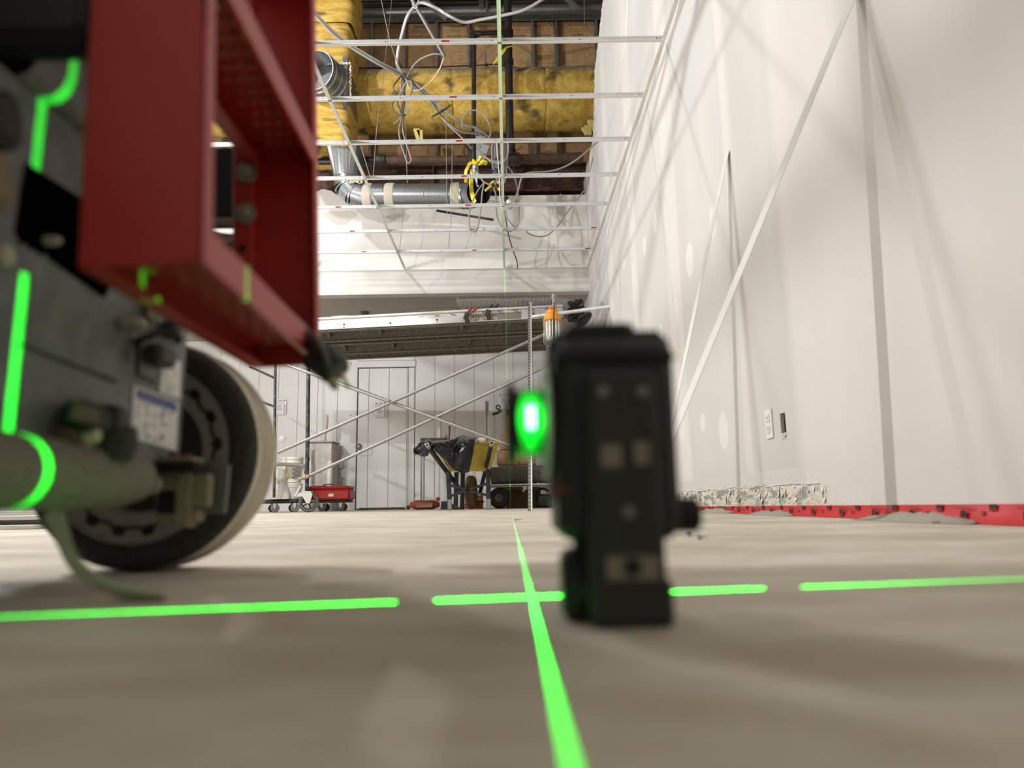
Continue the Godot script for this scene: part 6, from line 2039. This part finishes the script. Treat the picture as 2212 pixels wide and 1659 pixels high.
	for g in 3:
		s = Shape.new()
		var ring := []
		for k in 73:
			var a := TAU * k / 72
			ring.append(wc + Vector3(cos(a) * R, sin(a) * R, -0.022 - g * 0.014 + 0.002 * sin(a * 9 + g)))
		s.tube(ring, 0.0011, 5, false)
		part("tread_groove", s, mat(rgb(92, 86, 74), 0.9), t)
	s = Shape.new()
	s.lathe([[R * 0.50, -0.012], [R * 0.53, -0.004], [R * 0.64, -0.002], [R * 0.72, 0.001], [R * 0.755, 0.004], [R * 0.775, 0.002]], wc, zax, 72, true)
	part("rim", s, mottled([rgb(146, 144, 137), rgb(162, 160, 152), rgb(172, 170, 163)], 0.03, Vector3(6, 6, 6), 0.6, 0.1, 0, 106), t)
	s = Shape.new()
	s.lathe([[0.0, -0.03], [R * 0.3, -0.03], [R * 0.36, -0.016], [R * 0.52, -0.012]], wc, zax, 48, true)
	part("hub", s, mat(rgb(46, 45, 43), 0.7), t)
	s = Shape.new()
	for k in 17:
		var a := TAU * (k + 0.25) / 17
		s = Shape.new()
		s.lathe([[0.0, 0.0006], [R * 0.052, 0.0006], [R * 0.052, -0.004]], wc + Vector3(cos(a), sin(a), 0) * R * 0.672, zax, 14)
		var ring := []
		for j in 7:
			var b := a + TAU / 17 * j / 6.0
			ring.append(wc + Vector3(cos(b), sin(b), 0) * R * (0.672 - 0.045 * sin(PI * j / 6.0)) + zax * -0.0008)
		s.tube(ring, 0.0016, 5)
		part("rim_slot", s, mat(rgb(24, 24, 24), 0.8), t)
	s = Shape.new()
	s.lathe([[R * 0.748, 0.0045], [R * 0.76, 0.0065], [R * 0.772, 0.0045]], wc, zax, 72, true)
	part("rim_edge", s, mat(rgb(150, 147, 136), 0.5, 0.2), t)
	# ladder: two rails and the folded treads between, leaning a little toward the machine
	var first := t.get_child_count()
	var zn := 0.385
	var zf := 0.652
	var yb := at(300, 566, zn).y
	var xl := at(166, 560, zn).x
	var xr := at(436, 560, zn).x
	s = Shape.new()
	s.box(Vector3((xl + xr) / 2, yb + 0.45, -zn - 0.002), Vector3(xr - xl, 0.9, 0.004), Basis(), 0.0015)
	s.box(Vector3(xr - 0.002, yb + 0.45, -zn - 0.008), Vector3(0.004, 0.9, 0.016), Basis(), 0.0015)
	s.box(Vector3(xl + 0.002, yb + 0.45, -zn - 0.008), Vector3(0.004, 0.9, 0.016), Basis(), 0.0015)
	part("ladder_rail", s, red, t)
	var fl := at(541, 785, zf).x
	var fr := at(690, 785, zf).x
	var yf := at(610, 787, zf).y
	s = Shape.new()
	s.box(Vector3((fl + fr) / 2, yf + 0.45, -zf - 0.002), Vector3(fr - fl, 0.9, 0.004), Basis(), 0.0015)
	s.box(Vector3(fr - 0.002, yf + 0.45, -zf + 0.004), Vector3(0.004, 0.9, 0.012), Basis(), 0.0015)
	part("ladder_rail", s, red, t)
	var f2 := at(513, 500, zf - 0.008).x
	s = Shape.new()
	s.box(Vector3((f2 + fl + 0.004) / 2, yf + 0.5, -zf + 0.006), Vector3(fl - f2 + 0.004, 0.8, 0.004), Basis(), 0.001)
	part("rail_flange", s, mat(rgb(186, 48, 38), 0.42), t)  # stronger light on this flange is put into a lighter red
	s = Shape.new()
	s.lathe([[0.0, 0.0012], [0.0035, 0.0012], [0.0035, 0.0]], at(535, 530, zf - 0.008), Vector3.BACK, 12)
	part("rail_hole", s, mat(rgb(40, 12, 10), 0.8), t)
	for q in [[551, 367], [545, 456], [562, 330]]:
		s = Shape.new()
		var p := at(q[0], q[1], zf - 0.01)
		var k := 1.0 if q[1] > 340 else 0.5
		s.lathe([[0.0105 * k, 0.0], [0.0105 * k, 0.002], [0.0, 0.002]], p, Vector3.BACK, 20)
		s.lathe([[0.007 * k, 0.002], [0.007 * k, 0.009], [0.005 * k, 0.0105], [0.0, 0.0105]], p, Vector3.BACK, 6)
		part("hex_bolt", s, mat(rgb(160, 158, 150), 0.45, 0.3), t)
	for k in 3:
		var y := yb + 0.2 * k
		var yy := lerpf(yb, yf, 1.0) + 0.2 * k
		var za := -zn - 0.003
		var zb := -zf + 0.002
		s = Shape.new()
		var hgt := 0.021
		for e in [[xl, fl, 1.0], [xr, fr, -1.0]]:
			var a := Vector3(e[0], y, za)
			var b := Vector3(e[1], yy, zb)
			var w := Vector3(0.004 * e[2], 0, 0)
			s.hull([a, a + w, b + w, b], [a + Vector3(0, hgt, 0), a + w + Vector3(0, hgt, 0), b + w + Vector3(0, hgt, 0), b + Vector3(0, hgt, 0)])
			if e[2] > 0:
				w = Vector3(0.014, 0, 0)
				s.hull([a, a + w, b + w, b], [a + Vector3(0, 0.003, 0), a + w + Vector3(0, 0.003, 0), b + w + Vector3(0, 0.003, 0), b + Vector3(0, 0.003, 0)])
		s.hull([Vector3(xl, y + hgt, za), Vector3(xr, y + hgt, za), Vector3(fr, yy + hgt, zb), Vector3(fl, yy + hgt, zb)], [Vector3(xl, y + hgt + 0.003, za), Vector3(xr, y + hgt + 0.003, za), Vector3(fr, yy + hgt + 0.003, zb), Vector3(fl, yy + hgt + 0.003, zb)])
		var tr := part("ladder_tread", s, red, t)
		s = Shape.new()
		for i in 15:
			for j in 4:
				var e := (i + 0.7) / 15.5
				var x := lerpf(lerpf(xl, fl, e) + 0.022, lerpf(xr, fr, e) - 0.008, (j + 0.5 * (i % 2)) / 3.6)
				s.lathe([[0.0033, 0.0], [0.003, -0.0022], [0.0017, -0.003], [0.0, -0.003]], Vector3(x, lerpf(y, yy, e) + hgt, lerpf(za, zb, e)), Vector3.UP, 8)
		part("dimples", s, mat(rgb(172, 92, 80), 0.5), tr)
	var lean := Transform3D(Basis(Vector3.BACK, 0.042), Vector3.ZERO)
	var foot := Vector3(xr, yb, 0)
	lean.origin = foot - lean.basis * foot
	for k in range(first, t.get_child_count()):
		var o: Node3D = t.get_child(k)
		o.transform = o.transform * lean
	# dark drum and grey bars glimpsed between the rails
	s = Shape.new()
	s.box(at(473, 400, 0.9), Vector3(0.11, 0.105, 0.02), Basis(), 0.004)
	part("cover", s, black, t)
	for q in [[487, 482, 0.012], [487, 512, 0.009]]:
		s = Shape.new()
		s.box(at(q[0] - 12, q[1], 0.9), Vector3(0.12, q[2], 0.02), Basis(Vector3.BACK, -0.12 if q[1] > 500 else 0.0), 0.003)
		part("grey_bar", s, mat(rgb(104, 100, 90), 0.7), t)
	s = Shape.new()
	s.box(at(478, 536, 0.92), Vector3(0.13, 0.04, 0.02), Basis(Vector3.BACK, -0.3), 0.003)
	part("cover", s, black, t)
	# static strap trailing on the slab
	s = Shape.new()
	var tip := on_floor(362, 1292, 0.002)
	var sp := smooth([Vector3(-0.328, 0.066, -0.512), Vector3(-0.318, 0.046, -0.51), Vector3(-0.303, 0.025, -0.505), Vector3(-0.272, 0.009, -0.498), tip + Vector3(0, 0.001, 0)], 5)
	var ws := []
	for i in sp.size(): ws.append(Vector3(0.0095, 0.006, 0.006).lerp(Vector3(0.0005, 0.0045, 0.009), float(i) / sp.size()))
	s.strip(sp, ws, Vector3(-0.001, -0.0022, 0))
	part("static_strap", s, mat(rgb(186, 182, 168), 0.7), t)
	# power cord hooked over the ladder
	t = thing("power_plug", "black power cord with three-prong plug hanging from the red ladder's lowest tread", "plug", at(722, 835, 0.6))
	s = Shape.new()
	s.tube(smooth(along([575, 640, 0.645, 600, 662, 0.638, 632, 688, 0.625, 655, 715, 0.612, 672, 745, 0.605, 690, 768, 0.6]), 5), 0.006, 12)
	part("cord", s, mat(rgb(30, 31, 32), 0.5), t)
	s = Shape.new()
	var a := at(674, 742, 0.603)
	var b := at(730, 806, 0.596)
	var d := (b - a).normalized()
	s.tube([a, a.lerp(b, 0.25), a.lerp(b, 0.5), a.lerp(b, 0.9), b], [0.007, 0.010, 0.0135, 0.0145, 0.012], 16)
	s.box(at(686, 790, 0.605), Vector3(0.03, 0.016, 0.016), Basis(Vector3.BACK, -0.6), 0.006)
	part("plug_body", s, mat(rgb(34, 35, 36), 0.5), t)
	s = Shape.new()
	s.tube(smooth([a + Vector3(0.004, 0.006, 0.012), a.lerp(b, 0.5) + Vector3(0.002, 0.004, 0.0135), b + Vector3(-0.004, 0.002, 0.012)], 3), 0.0028, 6)
	part("painted_plug_highlight", s, mat(rgb(88, 90, 90), 0.4), t)  # highlight on the black plug, painted as a lighter grey strip
	s = Shape.new()
	s.tube([at(709, 805, 0.6), at(722, 832, 0.598), at(728, 842, 0.598)], [0.0044, 0.0044, 0.002], 12)
	s.box((at(737, 806, 0.592) + at(754, 838, 0.59)) / 2, Vector3(0.0155, 0.003, 0.006), basis_along(at(754, 838, 0.59) - at(737, 806, 0.592)), 0.0008)
	part("prong", s, mat(rgb(172, 162, 138), 0.35, 0.6), t)

# --- line laser level ---------------------------------------------------------------------------------------------------
func beam(o: Vector3, towards: Vector3, energy: float, t: Node3D, size := 0.00004):
	var l := AreaLight3D.new()
	l.name = "laser_diode_light"
	l.area_size = Vector2(size, size)
	l.area_normalize_energy = true
	l.light_color = Color(0.04, 1.0, 0.16)
	l.light_energy = energy
	l.area_range = 30.0
	l.area_attenuation = 2.0
	l.shadow_enabled = true
	var d := towards.normalized()
	l.basis = Basis.looking_at(d, Vector3.UP if absf(d.y) < 0.9 else Vector3.RIGHT)
	l.position = o - t.position
	t.add_child(l, true)

func fan(t: Node3D, o: Vector3, n: Vector3, u: Vector3, R: float, gaps: Array, m: Material):
	# a lens cell that lets light out only as a thin sheet square to n; gaps: [from, to, half gap] in turns of angle from u
	n = n.normalized()
	var v := n.cross(u).normalized()
	var s := Shape.new()
	for g in gaps:
		var steps := int(ceil(absf(g[1] - g[0]) / 0.15))
		for sg in [-1, 1]:
			for k in steps:
				var a0: float = lerpf(g[0], g[1], float(k) / steps)
				var a1: float = lerpf(g[0], g[1], float(k + 1) / steps)
				var c: Vector3 = o + n * sg * g[2]
				var p0: Vector3 = c + (u * cos(a0) + v * sin(a0)) * R
				var p1: Vector3 = c + (u * cos(a1) + v * sin(a1)) * R
				var w: Vector3 = n * sg * 0.0006
				s.hull([c, p0, p1], [c + w, p0 + w, p1 + w])
	part("lens_cell", s, m, t)

func laser_level():
	var zf := -on_floor(1371, 1360).z
	var shell := mat(rgb(26, 29, 28), 0.6)
	var rubber := mat(rgb(17, 19, 18), 0.75)
	var plate := mat(rgb(31, 34, 32), 0.6)
	var pale := mat(rgb(128, 121, 106), 0.7)
	var xl := at(1280, 1360, zf).x
	var xr := at(1462, 1360, zf).x
	var t := thing("laser_level", "black cross-line laser level with a glowing green side window standing on the slab", "laser level", Vector3((xl + xr) / 2, 0, -zf - 0.04))
	# pivot bracket toward the eye
	var yt := at(1360, 800, zf).y
	var s := Shape.new()
	s.box(Vector3((xl + xr) / 2 - 0.0015, yt / 2, -zf - 0.005), Vector3(xr - xl - 0.003, yt, 0.01), Basis(), 0.003)
	s.box(Vector3((xl + xr) / 2, 0.012, -zf - 0.006), Vector3(xr - xl, 0.024, 0.013), Basis(), 0.003)
	s.box(Vector3((xl + xr) / 2, 0.006, -zf - 0.045), Vector3(xr - xl, 0.012, 0.09), Basis(), 0.003)
	part("bracket", s, plate, t)
	for q in [[1303, 846], [1388, 846], [1358, 1106]]:
		s = Shape.new()
		s.lathe([[0.003, 0.0], [0.003, 0.0012], [0.0, 0.0016]], at(q[0], q[1], zf), Vector3.BACK, 14)
		part("screw", s, mat(rgb(120, 120, 112), 0.4, 0.5), t)
	for q in [[1303, 985, 0.0105], [1386, 978, 0.0075], [1367, 1227, 0.026]]:
		s = Shape.new()
		s.box(at(q[0] + (18 if q[0] == 1303 else 0), q[1], zf), Vector3(q[2], 0.0115, 0.0012), Basis(), 0.0004)
		part("keyhole_plate", s, pale, t)
	s = Shape.new()
	s.lathe([[0.0045, 0.0], [0.0045, 0.0012], [0.0, 0.0012]], at(1366, 1225, zf - 0.0008), Vector3.BACK, 18)
	part("keyhole", s, rubber, t)
	# body behind the bracket
	var zb0 := -zf - 0.012
	var zb1 := -zf - 0.085
	var dm := zf + 0.03
	var bl := at(1196, 900, dm).x
	var br := at(1447, 900, dm).x
	var by := at(1300, 742, dm).y
	var bb := at(1230, 1165, dm).y
	s = Shape.new()
	s.box(Vector3((bl + br) / 2, (by + bb) / 2, (zb0 + zb1) / 2), Vector3(br - bl, by - bb, zb0 - zb1), Basis(), 0.006)
	part("body", s, shell, t)
	s = Shape.new()
	s.box(Vector3((bl + br) / 2, (by + bb) / 2 + 0.012, (zb0 + zb1) / 2), Vector3(br - bl + 0.004, 0.1, (zb0 - zb1) * 0.6), Basis(), 0.006)
	s.box(Vector3((bl + br) / 2, by - 0.012, (zb0 + zb1) / 2 + 0.002), Vector3(br - bl + 0.0012, 0.006, zb0 - zb1 + 0.002), Basis(), 0.003)
	part("rubber_guard", s, rubber, t)
	var cl := at(1222, 720, dm).x
	var cr := at(1366, 720, dm).x
	var cy := at(1290, 704, dm).y
	s = Shape.new()
	s.box(Vector3((cl + cr) / 2, (by + cy) / 2 - 0.001, (zb0 + zb1) / 2), Vector3(cr - cl, cy - by + 0.004, 0.05), Basis(), 0.004)
	s.box(Vector3(cr - 0.006, cy - 0.001, (zb0 + zb1) / 2), Vector3(0.016, 0.006, 0.036), Basis(), 0.0028)
	part("top_cap", s, rubber, t)
	s = Shape.new()
	s.box(at(1228, 1058, dm - 0.016), Vector3(0.02, 0.0055, 0.0025), Basis(), 0.001)
	part("brown_accent", s, mat(rgb(92, 46, 30), 0.6), t)
	s = Shape.new()
	s.lathe([[0.0, 0.019], [0.007, 0.019], [0.0095, 0.017], [0.0095, 0.003], [0.006, 0.0], [0.006, -0.01]], Vector3(br - 0.006, at(1468, 1112, dm).y, -dm), Vector3.RIGHT, 20)
	part("lock_knob", s, rubber, t)
	# pivot foot
	s = Shape.new()
	var fx := at(1248, 1270, dm).x
	s.box(Vector3(fx, 0.0185, -dm - 0.004), Vector3(0.017, 0.037, 0.03), Basis(), 0.004)
	s.lathe([[0.0, 0.007], [0.011, 0.006], [0.0125, 0.0], [0.0125, -0.006], [0.0, -0.006]], Vector3(fx + 0.004, 0.018, -dm + 0.006), Vector3.LEFT, 20)
	s.box(Vector3(fx + 0.006, (bb + 0.035) / 2, -dm - 0.004), Vector3(0.014, 0.03, 0.018), Basis(), 0.003)
	part("pivot_foot", s, rubber, t)
	# side drum: its window glows, and a slit round its middle lets out the upright sheet of light
	var n := Vector3(1.0, 0.0096, 0.0).normalized()
	var c := at(1140, 914, zf + 0.052)
	c.x = 0.0128
	var R := 0.0235
	var blackm := mat(rgb(8, 9, 8), 0.9)
	s = Shape.new()
	var hw := 0.0085
	for sg in [-1.0, 1.0]:
		if sg < 0: s.lathe([[0.0, hw], [R, hw], [R, hw + 0.0038], [R - 0.002, hw + 0.0055], [0.0, hw + 0.0055]], c, n * sg, 40)
		else: s.lathe([[0.0, hw + 0.0005], [0.0196, hw + 0.0005], [0.0196, hw + 0.0055], [0.0, hw + 0.0055]], c, n * sg, 40)
	part("drum_cap", s, rubber, t)
	s = Shape.new()
	s.lathe([[0.0, 0.0], [0.0192, 0.0], [0.0192, maxf(0.004, bl - c.x - 0.012)], [0.0, maxf(0.004, bl - c.x - 0.012)]], c + n * (hw + 0.0055), n, 30)
	part("drum_neck", s, shell, t)
	s = Shape.new()
	for k in 20:
		var a := TAU * k / 20
		var b := TAU * (k + 1) / 20
		var e := Vector3(bl - 0.0042, c.y, -zf - 0.045)
		s.hull([e, e + Vector3(0, sin(a) * 0.033, cos(a) * 0.03), e + Vector3(0, sin(b) * 0.033, cos(b) * 0.03)], [e + Vector3(0.002, 0, 0), e + Vector3(0.002, sin(a) * 0.033, cos(a) * 0.03), e + Vector3(0.002, sin(b) * 0.033, cos(b) * 0.03)])
	part("added_glow_reflector", s, mat(rgb(206, 226, 210), 0.3), t)  # pale disc added on the body to catch the green window glow
	# window glow reflected on the body side, imitated by small emissive strips
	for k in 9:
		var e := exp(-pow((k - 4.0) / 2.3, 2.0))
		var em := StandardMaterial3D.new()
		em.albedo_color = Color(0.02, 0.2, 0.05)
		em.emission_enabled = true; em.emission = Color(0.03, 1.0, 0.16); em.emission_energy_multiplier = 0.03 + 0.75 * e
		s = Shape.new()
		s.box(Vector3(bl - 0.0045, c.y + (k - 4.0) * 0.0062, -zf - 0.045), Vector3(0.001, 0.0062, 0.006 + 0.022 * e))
		part("painted_body_glow", s, em, t)
	# glass bands on both sides of the slit
	var glow := StandardMaterial3D.new()
	glow.albedo_color = Color(0.02, 0.2, 0.05); glow.roughness = 0.4
	glow.emission_enabled = true; glow.emission = Color(0.03, 1.0, 0.16); glow.emission_energy_multiplier = 0.9
	var f0 := Vector3(0, 0, 1)
	var g0 := n.cross(f0).normalized()
	for k in 18:
		var th := -95.0 + 190.0 * (k + 0.5) / 18
		var e := exp(-pow(th / 42.0, 2.0))
		var gm := glow.duplicate()
		gm.emission_energy_multiplier = 0.02 + 1.9 * e
		s = Shape.new()
		for sg in [-1.0, 1.0]:
			var lo := []
			var hi := []
			for q in [[-1, 0.0005], [1, 0.0005], [1, 0.0035 + 0.0035 * e], [-1, 0.0035 + 0.0035 * e]]:
				var a: float = deg_to_rad(th + q[0] * 190.0 / 36)
				var dd := f0 * cos(a) + g0 * sin(a)
				lo.append(c + n * sg * q[1] + dd * 0.0189)
				hi.append(c + n * sg * q[1] + dd * 0.0207)
			s.hull(lo, hi)
		part("laser_window", s, gm, t)
	s = Shape.new()
	for sg in [-1.0, 1.0]: s.lathe([[0.0175, 0.0006], [0.0192, 0.0006], [0.0192, hw], [0.0175, hw]], c, n * sg, 40)
	part("window_liner", s, mat(rgb(14, 30, 18), 0.3), t)
	var hot := StandardMaterial3D.new()
	hot.albedo_color = Color(0.5, 0.6, 0.5)
	hot.emission_enabled = true; hot.emission = Color(0.55, 1.0, 0.7); hot.emission_energy_multiplier = 8.0
	s = Shape.new()
	for sg in [-1.0, 1.0]:
		s.box(c + n * sg * 0.0013 + Vector3(0, 0.001, 0.0208), Vector3(0.0016, 0.013, 0.0008), Basis(), 0.0003)
	part("laser_window_core", s, hot, t)
	# optics: a wall across the cell keeps the far beam (above it) from the floor beam (below it)
	var u := Vector3(0, 0, -1)
	var v := n.cross(u)        # u forward, v up or down
	var up := 1.0 if v.y > 0 else -1.0
	var a0 := deg_to_rad(-14.0) * up
	fan(t, c, n, u, 0.0155, [[a0, a0 + 0.21 * up, 0.00003], [a0 + 0.21 * up, a0 + PI * up, 0.00001], [a0, a0 - PI * up, 0.00009]], blackm)
	s = Shape.new()
	var dirw := u * cos(a0) + v * sin(a0)
	s.box(c, Vector3(0.003, 0.0003, 0.031), Basis(n, dirw.cross(n).normalized(), dirw), 0.0)
	part("beam_divider", s, blackm, t)
	var nrm := (-u * sin(a0) * up + v * cos(a0) * up)
	nrm = (v * up * cos(deg_to_rad(14.0)) + u * sin(deg_to_rad(14.0))).normalized()
	beam(c + nrm * 0.0006 - dirw * 0.012, u * 0.95 + Vector3.UP * 0.3, 90.0, t, 0.00002)
	beam(c - nrm * 0.0012, Vector3(0, -0.5, 0.8), 0.35, t)
	beam(c - nrm * 0.0012 - dirw * 0.001, Vector3(0, -0.5, -0.86), 0.8, t)
	# rear cell: the sheet of light across the slab
	var la := on_floor(0, 1332)
	var lb := on_floor(2212, 1250)
	var ln := (lb - la).cross(Vector3.UP).normalized()
	var cx := 0.059
	var c2 := la.lerp(lb, (cx - la.x) / (lb.x - la.x))
	c2.y = 0.118
	var u2 := Vector3.UP
	fan(t, c2, ln, u2, 0.012, [[0.0, TAU, 0.00012]], blackm)
	var down := Vector3.DOWN
	var side := (lb - la).normalized()
	beam(c2, side * -0.8 + down * 0.6, 2.2, t)
	beam(c2, side * 0.8 + down * 0.6, 1.3, t)
	s = Shape.new()
	for sg in [-1.0, 1.0]:
		s.lathe([[0.0, 0.0012], [0.015, 0.0012], [0.015, 0.006], [0.0, 0.006]], c2, ln * sg, 28)
	for sg in [-1.0, 1.0]:
		var pd: Vector3 = (side * sg * (0.70 if sg < 0 else 0.77) + down * 0.68).normalized()
		s.box(c2 + pd * 0.0135, Vector3(0.0011, 0.0014, 0.003), basis_along(pd), 0.0)
	part("rear_lens_housing", s, rubber, t)
	s = Shape.new()
	var back := Vector3(c2.x, c2.y, (zb1 + c2.z + 0.006) / 2)
	s.box(back, Vector3(0.024, 0.02, maxf(0.004, zb1 - c2.z - 0.006)), Basis(), 0.003)
	part("rear_neck", s, shell, t)
